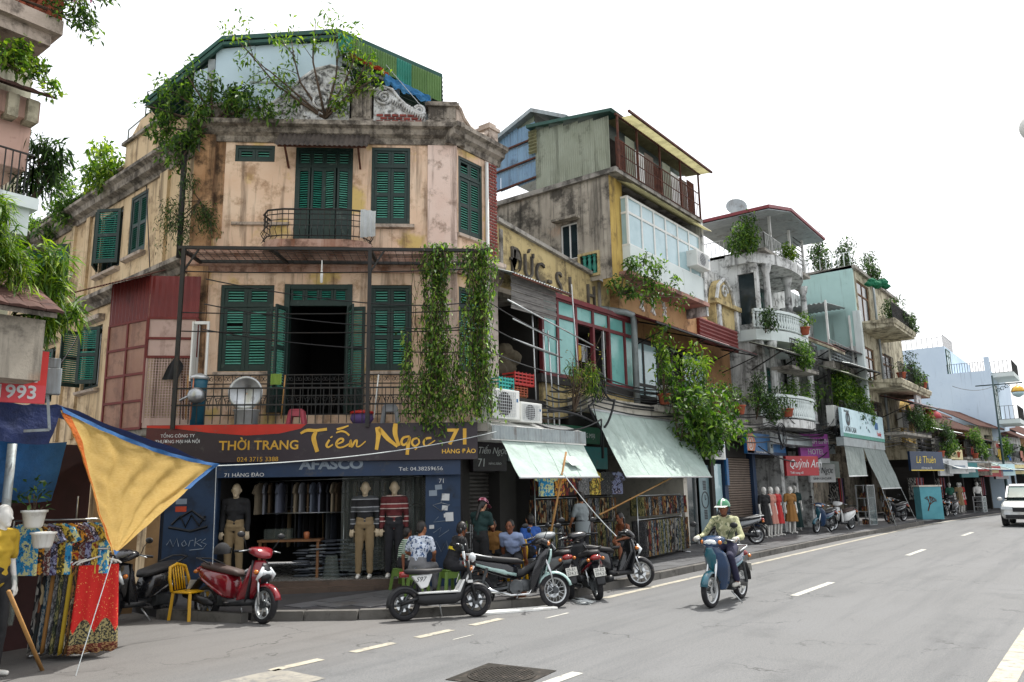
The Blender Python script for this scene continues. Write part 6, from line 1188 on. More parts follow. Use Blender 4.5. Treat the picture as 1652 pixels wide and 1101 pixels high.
def moto(label, x, y, head, style='underbone', body='paint_black', acc='paint_grey', seat='seat_vinyl', wk='wire', plate=('29-E1', '234.52'), lean=7, steer=0, z=0, side='black_plastic', group='parked motorbikes', cat='motorbike', mirrors=True):
    f = FRM(x, y, head, z) @ Matrix.Rotation(R(-lean), 4, 'X'); b = thing('motorbike' if style != 'escooter' else 'electric_scooter', label, cat, f, group)
    sc = style == 'scooter'; e = style == 'escooter'; wb = 1.2 if sc else 1.24 if not e else 1.1; R1 = .27 if not e else .235; R2 = .25 if sc else R1; fx, rx = wb/2, -wb/2; tw = .1 if sc else .085 if not e else .13; st = R(steer)
    wheel(b, fx, R1, tw, wk, st); wheel(b, rx, R2, tw*1.1, wk)
    hx, hz = (fx-.2, .92) if not e else (fx-.14, .95)
    SF = f @ Matrix.Translation((hx+.05, 0, 0)) @ Matrix.Rotation(st, 4, 'Z') @ Matrix.Translation((-hx-.05, 0, 0))
    m = MB()
    for s_ in (-1, 1): m.tube([(fx, s_*.075, R1), (fx-.08, s_*.075, .55), (hx+.03, s_*.06, hz-.12)], [.022, .022, .026], 8)
    m.bar((hx+.05, -.08, hz-.14), (hx+.05, .08, hz-.14), .05); m.build('fork', 'chrome' if wk != 'black' else 'black_plastic', b, True, frame=SF)
    m = MB()
    if e: m.tube([(hx, 0, hz-.2), (hx-.04, 0, hz+.02)], .025, 8); m.tube([(hx-.16, .33, hz+.12), (hx-.06, .2, hz+.1), (hx-.03, 0, hz+.03), (hx-.06, -.2, hz+.1), (hx-.16, -.33, hz+.12)], .013, 7)
    else: m.tube([(hx-.14, .35, hz+.1), (hx-.04, .2, hz+.12), (hx, 0, hz+.06), (hx-.04, -.2, hz+.12), (hx-.14, -.35, hz+.1)], .014, 7)
    m.build('handlebar', 'chrome' if e else 'black_plastic', b, True, frame=SF)
    for s_ in (-1, 1):
        m = MB(); m.tube([(hx-.1, s_*.25, hz+.105), (hx-.16, s_*.37, hz+.1)], .02, 8); m.build('grip', 'rubber', b, True, frame=SF)
        m = MB(); m.tube([(hx-.02, s_*.24, hz+.12), (hx-.03, s_*.37, hz+.1)], .008, 5); m.build('brake_lever', 'alu', b, True, frame=SF)
        if mirrors:
            m = MB(); m.tube([(hx-.06, s_*.22, hz+.12), (hx-.02, s_*.3, hz+.26), (hx-.04, s_*.34, hz+.32)], .006, 5); m.ball((hx-.04, s_*.36, hz+.35), .022, .07, .045); m.build('mirror', 'black_plastic', b, True, frame=SF)
    if e:
        fender(b, fx, R1, 10, 150, .07, 'black_plastic', 'front_fender'); fender(b, rx, R2, 30, 190, .07, 'black_plastic', 'rear_fender')
        m = MB(); m.loft([(-.36, .3, .1, .07), (-.25, .29, .15, .085), (.2, .29, .15, .085), (.3, .34, .12, .09), (.4, .55, .05, .12)], 14, 4); m.build('deck', 'black_plastic', b, auto=40)
        m = MB(); m.prism([(-.36, .37), (.28, .37), (.36, .55), (.33, .55), (.24, .4), (-.36, .4)], -.152, .152, 'xz'); m.build('deck_panel', 'paint_white', b, bev=.01)
        m = MB(); m.tube([(-.3, 0, .3), (-.34, 0, .55), (-.3, 0, .66)], .035, 8); m.tube([(-.62, .09, R2), (-.35, .09, .32)], .03, 6); m.tube([(-.62, -.09, R2), (-.35, -.09, .32)], .03, 6); m.tube([(rx+.02, .1, R2+.02), (-.38, .1, .55)], .02, 6); m.build('frame', 'black_plastic', b, True)
        m = MB(); m.prism([(-.45, .64), (-.12, .66), (-.2, .47), (-.3, .44)], -.07, .07, 'xz'); m.build('seat_tank', 'paint_white', b, bev=.02); text('S97', .1, 'lettering', 'letter_dark', b, f @ Matrix.Translation((-.38, -.074, .55)), .001, .3)
        m = MB(); m.loft([(-.55, .7, .06, .025), (-.5, .7, .11, .045), (-.2, .69, .12, .045), (-.02, .7, .07, .035), (.03, .71, .03, .02)], 14, 2.6); m.build('seat', 'seat_vinyl', b, True)
        m = MB(); m.tube([(-.62, 0, .66), (-.48, 0, .66)], .045, 8); m.build('tail_light', 'lens_red', b, True)
        m = MB(); m.ball((hx+.1, 0, hz-.08), .06, .075, .075); m.build('headlight', 'lens_clear', b, True, frame=SF); m = MB(); m.box(hx+.06, hx+.1, -.02, .02, hz-.3, hz-.2); m.tube([(hx+.05, -.12, hz-.25), (hx+.09, -.12, hz-.25)], .025, 8); m.build('indicator', 'lens_amber', b, True, frame=SF)
        m = MB(); m.tube([(.0, .1, .24), (.06, .2, .01)], .012, 6); m.build('side_stand', 'alu', b, True)
        m = MB(); m.box(fx-.13, fx-.05, -.1, .1, .5, .54); m.bar((fx-.2, -.05, .46), (fx-.02, -.05, .74), .03); m.bar((fx-.2, .05, .46), (fx-.02, .05, .74), .03); m.build('fork_brace', 'paint_white', b, frame=SF)
        return b
    fender(b, fx, R1, 15, 155 if not sc else 140, .065, acc if style == 'underbone' else body, 'front_fender')
    # handlebar cover and lights
    m = MB(); m.loft([(hx-.13, hz+.1, .1, .04), (hx-.06, hz+.12, .2, .06), (hx+.03, hz+.1, .19, .08), (hx+.1, hz+.06, .13, .06), (hx+.14, hz+.04, .06, .03)], 14, 2.6); m.build('handlebar_cover', body, b, True, frame=SF)
    lz = hz+.07 if style == 'underbone' else hz-.2
    m = MB(); m.ball((hx+.1 if style == 'underbone' else fx-.04, 0, lz), .045, .12 if style == 'underbone' else .13, .055); m.build('headlight', 'lens_clear', b, True, frame=SF if style == 'underbone' else f)
    for s_ in (-1, 1): m = MB(); m.ball((hx+.06 if style == 'underbone' else fx-.1, s_*.15, lz+.01), .04, .035, .035); m.build('indicator', 'lens_amber', b, True, frame=SF if style == 'underbone' else f)
    if style == 'underbone':
        apron(b, [(hx+.16, hz+.02, .1), (hx+.14, hz-.1, .19), (hx+.06, hz-.3, .21), (hx+.0, .5, .19), (hx-.06, .34, .15), (hx-.1, .24, .1)], body, bow=.12)
        apron(b, [(hx+.185, hz+.0, .05), (hx+.18, hz-.12, .1), (hx+.1, hz-.32, .07), (hx+.06, hz-.42, .02)], acc, 'front_badge', .02)
        m = MB(); m.loft([(hx+.08, hz-.15, .06, .09), (hx-.1, .68, .06, .08), (.1, .56, .06, .07), (-.05, .56, .08, .1), (-.2, .62, .1, .11)], 12); m.build('spine', side, b, True)
        m = MB(); m.loft([(.02, .56, .07, .09), (-.15, .6, .12, .12), (-.4, .65, .13, .1), (-.62, .71, .1, .075), (-.78, .76, .05, .04)], 14, 3); m.build('side_panel', body, b, True)
        m = MB(); m.loft([(.0, .53, .08, .04), (-.2, .57, .135, .05), (-.45, .63, .14, .04), (-.66, .7, .1, .03)], 12, 3); m.build('panel_stripe', acc, b, True)
        m = MB(); m.loft([(.12, .72, .05, .03), (.02, .745, .1, .045), (-.2, .76, .12, .05), (-.45, .79, .12, .05), (-.68, .82, .1, .045), (-.74, .82, .06, .03)], 14, 3); m.build('seat', seat, b, True)
        m = MB(); m.loft([(.22, .36, .07, .09), (.1, .36, .12, .1), (-.06, .33, .13, .1), (-.16, .34, .1, .08)], 10, 4); m.lathe([(.11, -.16), (.12, -.13), (.12, .13), (.1, .16)], 14, (-.02, 0, .33), 'y'); m.lathe([(.06, .0), (.065, .14)], 10, (.22, 0, .38), 'x'); m.build('engine', 'engine', b, auto=40)
        m = MB(); m.tube([(.25, -.08, .33), (.18, -.14, .22), (-.1, -.16, .21), (-.3, -.17, .26)], .018, 7); m.tube([(-.28, -.17, .25), (-.45, -.175, .29), (-.85, -.18, .36)], [.03, .045, .042], 10); m.build('exhaust', 'chrome', b, True)
        m = MB(); m.loft([(-.08, .34, .05, .05), (-.3, .31, .03, .05), (-.62, R2, .03, .06), (-.68, R2, .02, .03)], 8, 4); m.v = [(x_, y_+.1, z_) for x_, y_, z_ in m.v]; m.build('chain_case', side, b, True)
        m = MB()
        for s_ in (-1, 1): m.bar((-.1, s_*.11, .34), (rx, s_*.11, R2), .035); m.tube([(rx+.02, s_*.13, R2+.02), (rx+.14, s_*.13, .64)], [.028, .024], 8)
        m.build('swingarm', 'engine', b)
        m = MB(); rail_pts = [(-.4, .12, .8), (-.7, .13, .86), (-.84, .08, .87), (-.84, -.08, .87), (-.7, -.13, .86), (-.4, -.12, .8)]; m.tube(rail_pts, .012, 6); m.build('grab_rail', 'alu', b, True)
    else:
        apron(b, [(fx-.1, hz-.02, .1), (fx-.05, hz-.14, .17), (fx-.03, hz-.26, .2), (fx-.1, .55, .19), (fx-.22, .38, .17), (fx-.3, .27, .14)], body, bow=.14)
        apron(b, [(fx-.055, hz-.06, .06), (fx-.005, hz-.15, .09), (fx+.01, hz-.27, .1), (fx-.06, .56, .05)], side, 'front_grille', .02)
        for s_ in (-1, 1): m = MB(); m.tube([(fx-.05, s_*.07, hz-.12), (fx-.02, s_*.13, hz-.22), (fx-.07, s_*.16, hz-.3)], [.02, .04, .015], 6); m.build('lamp_wing', 'lens_clear', b, True)
        apron(b, [(hx-.02, hz-.02, .15), (hx+.0, .6, .2), (hx-.08, .3, .16)], side, 'inner_shield', .02, bow=-.03)
        m = MB(); m.loft([(hx-.0, .3, .15, .05), (.05, .27, .17, .05), (-.12, .29, .16, .07)], 12, 4); m.build('floorboard', side, b, True)
        m = MB(); m.loft([(-.02, .44, .12, .14), (-.12, .5, .17, .2), (-.35, .56, .18, .17), (-.6, .64, .15, .12), (-.8, .7, .08, .06), (-.86, .72, .04, .03)], 16, 3); m.build('side_panel', body, b, True)
        m = MB(); m.loft([(-.14, .38, .178, .03), (-.35, .47, .19, .035), (-.62, .58, .155, .03), (-.78, .66, .09, .02)], 12, 3); m.build('panel_stripe', acc, b, True)
        m = MB(); m.loft([(.06, .68, .06, .03), (-.02, .71, .13, .05), (-.25, .74, .15, .055), (-.45, .77, .15, .06), (-.7, .8, .12, .05), (-.78, .8, .07, .03)], 14, 3); m.build('seat', seat, b, True)
        m = MB(); m.loft([(-.2, .3, .1, .1), (-.45, .28, .1, .09), (-.68, .25, .07, .08)], 10, 4); m.v = [(x_, y_+.06, z_) for x_, y_, z_ in m.v]; m.build('engine', 'engine', b, auto=40)
        m = MB(); m.tube([(-.3, -.15, .24), (-.42, -.18, .27), (-.9, -.19, .36)], [.03, .06, .055], 10); m.build('exhaust', 'black_plastic', b, True)
        m = MB(); m.tube([(rx, .13, R2), (rx+.1, .13, .6)], [.03, .025], 8); m.build('shock', 'chrome', b, True)
        m = MB(); m.tube([(-.5, .15, .82), (-.78, .13, .9), (-.9, .06, .9), (-.9, -.06, .9), (-.78, -.13, .9), (-.5, -.15, .82)], .014, 6); m.build('grab_rail', 'black_plastic', b, True)
    m = MB(); m.ball((-.82, 0, .74 if not sc else .73), .06, .1, .05); m.build('tail_light', 'lens_red', b, True)
    for s_ in (-1, 1): m = MB(); m.ball((-.8, s_*.13, .7), .04, .03, .03); m.build('indicator', 'lens_amber', b, True)
    m = MB(); m.loft([(-.6, .62, .07, .03), (-.8, .58, .08, .03), (-.93, .42, .08, .03), (-.97, .3, .07, .02)], 8, 4); m.build('rear_fender', side, b, True)
    platetext(b, f @ Matrix.Translation((-.955, 0, .5)) @ Matrix.Rotation(R(-90), 4, 'Z') @ Matrix.Rotation(R(-18), 4, 'X'), *plate)
    m = MB(); m.tube([(.02, .1, .2), (-.06, .24, .015)], .012, 6); m.tube([(.0, .1, .24), (.0, -.1, .24)], .02, 6); m.build('side_stand', 'alu', b, True)
    for s_ in (-1, 1): m = MB(); m.tube([(.02, s_*.13, .27), (.02, s_*.25, .27)], .018, 6); m.build('foot_peg', 'rubber', b, True)
    return b
def hd(rear, front): return math.degrees(math.atan2(front[1]-rear[1], front[0]-rear[0]))
SW = .12
moto('shiny red scooter with brown seat and white wheels parked by the yellow chair', 7.2, 10.93, -80, 'scooter', 'paint_red', 'paint_red', 'seat_brown', 'mag', lean=6, steer=-10)
moto('white and black electric scooter with fat tyres at the kerb', 9.05, 8.38, -36, 'escooter', wk='black', lean=6, steer=-8, cat='scooter')
moto('mint green underbone motorbike parked across the kerb beside the electric scooter', 10.42, 7.98, -47, 'underbone', 'paint_black', 'paint_mint', lean=9, steer=18, mirrors=True)
moto('black scooter with grey tail, rear to the road, left of the pair', 12.15, 8.35, 52, 'scooter', 'paint_grey', 'paint_black', wk='mag', plate=('29-E1', '574.31'), lean=7)
moto('black scooter with red side flash, rear to the road', 12.4, 7.85, 47, 'scooter', 'paint_black', 'paint_red', wk='mag', plate=('29-E2', '394.53'), lean=7, steer=10)
moto('black scooter standing just beyond the red-flashed one', 13.4, 7.95, -35, 'scooter', 'paint_black', 'paint_black', wk='mag', lean=7, steer=-25)
moto('dark scooter with licence plate parked in the shade by the boards', 6.42, 12.35, 200, 'scooter', 'paint_black', 'paint_black', wk='black', plate=('29-F1', '120.72'), lean=6)
moto('old dark motorbike with round lamp beside the skirt rack', 5.9, 12.75, 235, 'underbone', 'paint_black', 'paint_black', lean=6)
rider_bike = moto('blue and teal underbone motorbike ridden along the road', 12.73, 5.41, 180+.5, 'underbone', 'paint_blue', 'paint_teal', lean=0, steer=-4, group='moving motorbike', plate=('29-K6', '713.05'))
moto('dark blue motorbike with big wheels parked beyond the dress mannequins', 30.6, 9.05, 172, 'underbone', 'paint_blue', 'paint_teal', lean=7, z=SW)
moto('white scooter with brown seat parked facing the shops', 32.7, 8.95, 164, 'scooter', 'paint_white', 'paint_white', 'seat_brown', 'mag', lean=7, z=SW)
moto('grey motorbike parked before the brown roller shutter behind the rider', 23.6, 9.6, 130, 'underbone', 'paint_grey', 'paint_black', lean=7, z=SW)
moto('black motorbike under the drawn grey awning', 40.2, 8.6, 160, 'underbone', 'paint_black', 'paint_grey', lean=7, z=SW)
moto('black sport scooter with silver seat beyond the painted cabinet', 47.2, 7.4, 170, 'scooter', 'paint_black', 'paint_grey', wk='mag', lean=7, z=SW)
moto('black motorbike half hidden behind the painted cabinet', 45.6, 7.9, 165, 'underbone', 'paint_black', 'paint_black', lean=7, z=SW)
# ---------------------------------------------------------------- people and mannequins (x = facing, y = left, z = up)
for n_, a, b in (('skin', '#9c6a4c', '#8d5c40'), ('skin_light', '#b98a6c', '#a97a5d'), ('skin_tan', '#7f4f36', '#71452f')): surf(n_, a, b, ns=9, rough=.5)
surf('mannequin_white', '#d3d2cc', '#c8c7c1', ns=4, rough=.28); surf('mannequin_beige', '#b7a78d', '#a99a80', ns=4, rough=.35); surf('hair_black', '#141110', '#1e1917', ns=20, rough=.45)
wt = bpy.data.textures.new('folds', 'CLOUDS'); wt.noise_scale = .11
def cap(m, p, q, r1, r2):
    p, q = Vector(p), Vector(q); d = (q-p); d = d.normalized() if d.length > 1e-5 else Vector((0, 0, 1))
    m.tube([p-d*r1*.95, p-d*r1*.6, p, q, q+d*r2*.6, q+d*r2*.95], [r1*.3, r1*.8, r1, r2, r2*.8, r2*.3], 10)
def remesh(o, v, wr=0, sm=4):
    md = o.modifiers.new('r', 'REMESH'); md.mode = 'VOXEL'; md.voxel_size = v; md.use_smooth_shade = True
    md = o.modifiers.new('s', 'SMOOTH'); md.factor = .5; md.iterations = sm
    if wr: md = o.modifiers.new('d', 'DISPLACE'); md.texture = wt; md.strength = wr; md.mid_level = .5; md.texture_coords = 'LOCAL'
    return o
def human(label, frame, H=1.68, hip=None, lean=0, twist=0, head=(0, 0), arms=(None, None), legs=(None, None), top=('cloth_grey', 'short'), bottom=('cloth_grey', 'long'), skin='skin', hair='hair_black', shoe='black_plastic', name='person', cat='person', group=None, vox=.011, fat=1.0, foot=(0, 0), longhair=False, part_labels=None):
    k = H/1.7; t = thing(name, label, cat, frame, group); hip = Vector(hip or (0, 0, .92*k)); UB = Matrix.Translation(hip) @ Matrix.Rotation(R(lean), 4, 'Y') @ Matrix.Rotation(R(twist), 4, 'Z'); U = lambda x, y, z: UB @ Vector((x*k, y*k, z*k))
    HB = Matrix.Translation(U(.01, 0, .52)) @ UB.to_3x3().to_4x4() @ Matrix.Rotation(R(-lean*.75+head[0]), 4, 'Y') @ Matrix.Rotation(R(head[1]), 4, 'Z'); Hd = lambda x, y, z: HB @ Vector((x*k, y*k, z*k))
    body, shirt, pants = MB(), MB(), MB(); f = fat
    # torso
    def torso(m, g, low=True):
        cap(m, U(0, -.05, .02), U(0, .05, .02), .105*k*f+g, .105*k*f+g); cap(m, U(0, -.035, .16), U(0, .035, .16), .1*k*f+g, .1*k*f+g); cap(m, U(.005, -.06, .3), U(.005, .06, .3), .108*k*f+g, .108*k*f+g); cap(m, U(0, -.12, .44), U(0, .12, .44), .07*k+g, .07*k+g); cap(m, U(0, 0, .0), U(0, 0, .36), .1*k*f+g, .11*k*f+g)
    torso(body, 0); cap(body, U(0, 0, .45), Hd(0, 0, .05), .052*k, .05*k)
    # head
    m2 = MB(); m2.T = HB; m2.ball((.0*k, 0, .135*k), .095*k, .078*k, .115*k, 14, 10); m2.ball((.025*k, 0, .075*k), .07*k, .058*k, .06*k); m2.ball((.062*k, 0, .03*k), .03*k, .035*k, .025*k); body.v_off = 0; o_ = len(body.v); body.v += m2.v; body.f += [tuple(i+o_ for i in fc) for fc in m2.f]; body.mi += m2.mi
    cap(body, Hd(.09, 0, .135), Hd(.108, 0, .1), .011*k, .017*k)
    for s_ in (-1, 1): cap(body, Hd(-.005, s_*.08, .14), Hd(-.008, s_*.083, .105), .016*k, .012*k)
    # limbs
    for i, s_ in enumerate((1, -1)):
        sh = U(0, s_*.185, .45); el, wr_ = arms[i] or ((None, None)); el = Vector(el) if el else U(-.02, s_*.215, .17); wr_ = Vector(wr_) if wr_ else U(.03, s_*.225, -.07)
        cap(body, sh, el, .048*k, .038*k); cap(body, el, wr_, .039*k, .027*k)
        d = (wr_-el).normalized(); up = Vector((0, 0, 1)); sd_ = d.cross(up); sd_ = sd_.normalized() if sd_.length > .2 else Vector((0, 1, 0)); nn = sd_.cross(d)
        pc = wr_+d*.075*k; cap(body, wr_+sd_*.012, pc+sd_*.022, .022*k, .019*k); cap(body, wr_-sd_*.012, pc-sd_*.022, .022*k, .019*k)
        for j, ln in enumerate((.062, .072, .068, .052)): b0 = pc+sd_*(.033-.022*j)*k; b1 = b0+d*ln*.55*k-nn*.008; b2 = b1+d*ln*.35*k-nn*ln*.45*k; cap(body, b0, b1, .0095*k, .009*k); cap(body, b1, b2, .009*k, .008*k)
        tb0 = wr_+d*.025*k+sd_*s_*.03*k; cap(body, tb0, tb0+(d*.03+sd_*s_*.025-nn*.012)*k, .0115*k, .01*k)
        hj = hip+Vector((0, s_*.085*k, -.03*k)); kn, an = legs[i] or (None, None); kn = Vector(kn) if kn else Vector((hip.x+.02, s_*.095*k, .49*k)); an = Vector(an) if an else Vector((hip.x-.01, s_*.1*k, .085*k))
        cap(body, hj, kn, .083*k*f, .055*k); cap(body, kn, kn.lerp(an, .35), .053*k, .056*k); cap(body, kn.lerp(an, .35), an, .056*k, .036*k); fd = Vector((math.cos(R(foot[i])), math.sin(R(foot[i])), 0)); cap(body, an+Vector((-.02, 0, -.045*k)), an+fd*.15*k+Vector((0, 0, -.05*k)), .036*k, .028*k)
        if top and top[1]:
            e2 = sh.lerp(el, .75) if top[1] == 'short' else el; cap(shirt, sh, e2, .062*k, .058*k if top[1] == 'short' else .05*k)
            if top[1] == 'long': cap(shirt, el, el.lerp(wr_, .93), .05*k, .04*k)
        if bottom:
            if bottom[1] == 'long': cap(pants, hj, kn, .1*k*f, .072*k); cap(pants, kn, an+Vector((0, 0, .03)), .07*k, .056*k)
            elif bottom[1] == 'short': cap(pants, hj, hj.lerp(kn, .88), .1*k*f, .085*k)
        if shoe:
            m = MB(); cap(m, an+Vector((-.03, 0, -.045*k)), an+fd*.16*k+Vector((0, 0, -.053*k)), .042*k, .034*k); o = m.build('shoe', shoe, t, True)
    b = body.build('body', skin, t); remesh(b, vox)
    if top:
        torso(shirt, .014); o = shirt.build('shirt' if top[1] else 'vest', top[0], t); remesh(o, vox*1.25, .022)
    if bottom:
        if bottom[1] == 'skirt':
            o = MB(); ln = bottom[2]; o.grid(lambda u, v: (hip.x+(.12+.07*v+.012*math.sin(u*50))*math.cos(u*2*PI)*k, (.15+.09*v+.012*math.sin(u*50))*math.sin(u*2*PI)*k, hip.z+(.12-ln*v)*k), 40, 8, True); o.build('skirt', bottom[0], t, True)
        else: cap(pants, U(0, -.05, .02), U(0, .05, .02), .122*k*f, .122*k*f); cap(pants, U(0, -.04, .1), U(0, .04, .1), .115*k*f, .115*k*f); o = pants.build('trousers', bottom[0], t); remesh(o, vox*1.25, .02)
    if hair:
        m = MB(); m.T = HB; m.ball((-.018*k, 0, .158*k), .098*k, .088*k, .105*k, 14, 10); m.ball((-.05*k, 0, .1*k), .06*k, .075*k, .075*k)
        if longhair: m.ball((-.1*k, 0, .02*k), .045*k, .045*k, .14*k); m.ball((-.11*k, 0, -.12*k), .03*k, .035*k, .14*k)
        o = m.build('hair', hair, t); remesh(o, .012, .02)
    if name == 'person':
        m = MB(); m.T = HB
        for s_ in (-1, 1): m.ball((.086*k, s_*.032*k, .135*k), .008*k, .013*k, .007*k, 8, 5); m.box(.082*k, .093*k, (s_*.032-.016)*k, (s_*.032+.016)*k, .152*k, .158*k)
        m.build('eyes', 'hair_black', t); m = MB(); m.T = HB; m.ball((.086*k, 0, .062*k), .008*k, .024*k, .006*k, 8, 5); m.build('mouth', surf('lips', '#7a4238', rough=.5) if 'lips' not in MATS else 'lips', t)
    t_inv = HB; return t, HB, UB
def ptile(name, base, spots, scale, th): 
    """printed cloth: plain ground with scattered blots"""
    m, b, p = newmat(name); v = b.coords(); n = b.noise(v, scale, 3, .6); c = b.mix(b.ramp(n, th, th+.02), base, spots[0])
    if len(spots) > 1: c = b.mix(b.ramp(b.noise(b.coords((1.3, 1, 1.1)), scale*1.6, 2), th+.03, th+.05), c, spots[1])
    b.link(c, p.inputs['Base Color']); p.inputs['Roughness'].default_value = .85
ptile('floral_blue', '#b9c2cf', ['#3c5277', '#2a3a58'], 13, .56); ptile('camo_pale', '#969774', ['#636b50', '#b3b291'], 9, .52); printmat('stripe_green', ['#2c5a45', '#b9c2b4'], 9, 'stripe'); printmat('stripe_mono', ['#16171a', '#16171a', '#16171a', '#8f9296', '#3d4043'], 1.35, 'stripe'); printmat('stripe_red', ['#541b1e', '#541b1e', '#3a1214', '#b9a9a2', '#6b2426'], 1.3, 'stripe')
plain('shirt_black', '#17181b', .85); plain('shirt_teal', '#12302f', .85); plain('shirt_grey', '#7d8588', .85); plain('shirt_blue', '#2554a0', .8); plain('shirt_ice', '#8f9fc2', .85); plain('trouser_dark', '#1a1b20', .85); plain('trouser_navy', '#22223c', .85); plain('khaki', '#7d6b4e', .85); plain('dress_black', '#17181a', .85); plain('dress_pink', '#b07a6c', .85); plain('dress_red', '#a5201f', .8); plain('dress_brown', '#8a6230', .85); plain('dress_white', '#c9c8c4', .85); plain('top_yellow', '#a98c22', .85); plain('top_green', '#14503f', .85); ptile('hat_pink', '#8a3048', ['#c98ea0', '#3d1a26'], 16, .5); plain('helmet_green', '#2e7a52', .25, coat=.5); plain('helmet_white', '#d0d4cf', .25, coat=.5); plain('glove', '#a9a9a2', .85); plain('stripe_yellow', '#c8b21e', .7)
# rider
RF = wm(rider_bike)
g = lambda s_: Vector((.3, s_*.33, 1.02))
t, HB, UB = human('motorcycle rider in pale patterned shirt and green-white helmet', RF, 1.66, hip=(-.2, 0, .9), lean=8, head=(0, 4), arms=(((.02, .34, 1.06), (.24, .34, 1.05)), ((.02, -.34, 1.06), (.24, -.34, 1.05))), legs=(((.2, .19, .76), (.0, .2, .36)), ((.2, -.19, .76), (.0, -.2, .36))), top=('camo_pale', 'long'), bottom=('trouser_navy', 'long'), skin='skin_tan', shoe='glove')
m = MB(); m.T = HB; n_ = 9
def dome(rx, ry, rz, z0, m, th0, x0=-.01):
    m.grid(lambda u, v: (x0+rx*math.cos(v*PI/2*.98)*math.cos(u*2*PI), ry*math.cos(v*PI/2*.98)*math.sin(u*2*PI), z0+rz*math.sin(v*PI/2*.98)), 20, 7, True)
dome(.128, .112, .13, .15, m, 0); m.build('helmet', 'helmet_green', t, True)
m = MB(); m.T = HB; dome(.13, .05, .132, .152, m, 0); m.grid(lambda u, v: (.08+.11*v+.04*math.cos((u-.5)*2.6), .115*math.sin((u-.5)*2.6)*(1-.15*v), .165-.02*v), 10, 3); m.build('helmet_peak', 'helmet_white', t, True)
m = MB(); m.T = HB; m.tube([(.01, .095, .15), (.05, .06, .01), (.06, 0, -.01), (.05, -.06, .01), (.01, -.095, .15)], .007, 5); m.build('chin_strap', 'black_plastic', t, True)
for s_ in (1, -1): m = MB(); cap(m, (.22, s_*.34, 1.045), (.33, s_*.33, 1.03), .042, .05); remesh(m.build('glove', 'glove', t), .012)
# seated tea drinkers: frames look along their facing direction
def seat_pose(kf=.36, spread=.16, zk=.47, an=(.34, .09)): return tuple(((kf, s_*spread, zk), (an[0], s_*(spread+.02), an[1])) for s_ in (1, -1))
SWP = lambda x, y, h: FRM(x, y, h, .12)
human('seated man in white shirt with blue flowers, back to the road', SWP(10.05, 9.85, 20), 1.68, hip=(0, 0, .5), lean=14, head=(10, -20), arms=(((.12, .26, .72), (.33, .18, .6)), ((.12, -.26, .72), (.33, -.16, .6))), legs=seat_pose(), top=('floral_blue', 'short'), bottom=('cloth_grey', 'long'))
t, HB, UB = human('seated man in black shirt with yellow band, elbows on knees', SWP(10.5, 9.5, -25), 1.68, hip=(0, 0, .5), lean=22, head=(8, 12), arms=(((.22, .24, .66), (.42, .08, .55)), ((.22, -.24, .66), (.42, -.05, .55))), legs=seat_pose(.4), top=('shirt_black', 'short'), bottom=('trouser_dark', 'long'), skin='skin_tan')
m = MB(); m.T = UB; m.grid(lambda u, v: ((.128)*math.cos(u*2*PI), (.155)*math.sin(u*2*PI), .24+.05*v), 24, 1, True); m.build('yellow_band', 'stripe_yellow', t, True)
human('boy in green striped shirt sitting behind the floral shirt', SWP(10.55, 10.75, -40), 1.45, hip=(0, 0, .46), lean=10, head=(5, 30), legs=seat_pose(.3, .13, .42, (.3, .08)), top=('stripe_green', 'short'), bottom=('trouser_dark', 'short'), skin='skin_tan')
t, HB, UB = human('standing woman in dark teal top and pink cap looking at a phone', SWP(11.75, 9.85, 8), 1.62, lean=3, head=(24, 0), arms=(((.1, .2, 1.1), (.3, .06, 1.2)), ((.1, -.2, 1.08), (.3, -.04, 1.2))), top=('shirt_teal', 'short'), bottom=('dress_black', 'short'), skin='skin_light', longhair=True)
m = MB(); m.T = HB; dome(.115, .105, .1, .17, m, 0); m.grid(lambda u, v: (.07+.11*v+.04*math.cos((u-.5)*2.4), .1*math.sin((u-.5)*2.4), .18-.03*v), 8, 3); m.build('cap', 'hat_pink', t, True)
m = MB(); m.T = Matrix.Translation((.42, .01, 1.22)) @ Matrix.Rotation(R(40), 4, 'Y'); m.box(-.07, .07, -.035, .035, -.005, .005); tag(m.build('phone', 'black_plastic', None, frame=wm(t)), 'small dark phone held by the standing woman', 'phone')
human('bent man in ice blue shirt on a yellow chair', SWP(12.35, 9.5, 200), 1.66, hip=(0, 0, .52), lean=30, head=(0, 0), legs=seat_pose(), top=('shirt_ice', 'short'), bottom=('trouser_dark', 'long'), skin='skin_tan')
human('man in royal blue shirt sitting with his back to the road', SWP(13.0, 9.55, 70), 1.68, hip=(0, 0, .52), lean=8, legs=seat_pose(), top=('shirt_blue', 'short'), bottom=('trouser_dark', 'long'))
human('older woman sitting behind the bent man', SWP(12.6, 10.25, 225), 1.55, hip=(0, 0, .48), lean=6, legs=seat_pose(), top=('dress_brown', 'short'), bottom=('trouser_dark', 'long'), skin='skin_tan')
t, HB, UB = human('standing man in loose grey shirt browsing the trouser racks', SWP(15.2, 9.75, 80), 1.7, lean=2, head=(8, -25), arms=(((.08, .24, 1.1), (.2, .2, .95)), ((.12, -.24, 1.12), (.3, -.16, 1.1))), top=('shirt_grey', 'short'), bottom=('trouser_dark', 'long'), fat=1.12)
m = MB(); m.T = UB; m.grid(lambda u, v: (.14*math.cos(u*2*PI)*1.08, .2*math.sin(u*2*PI), .12-.3*v), 24, 4, True); m.build('shirt_tail', 'shirt_grey', t, True)
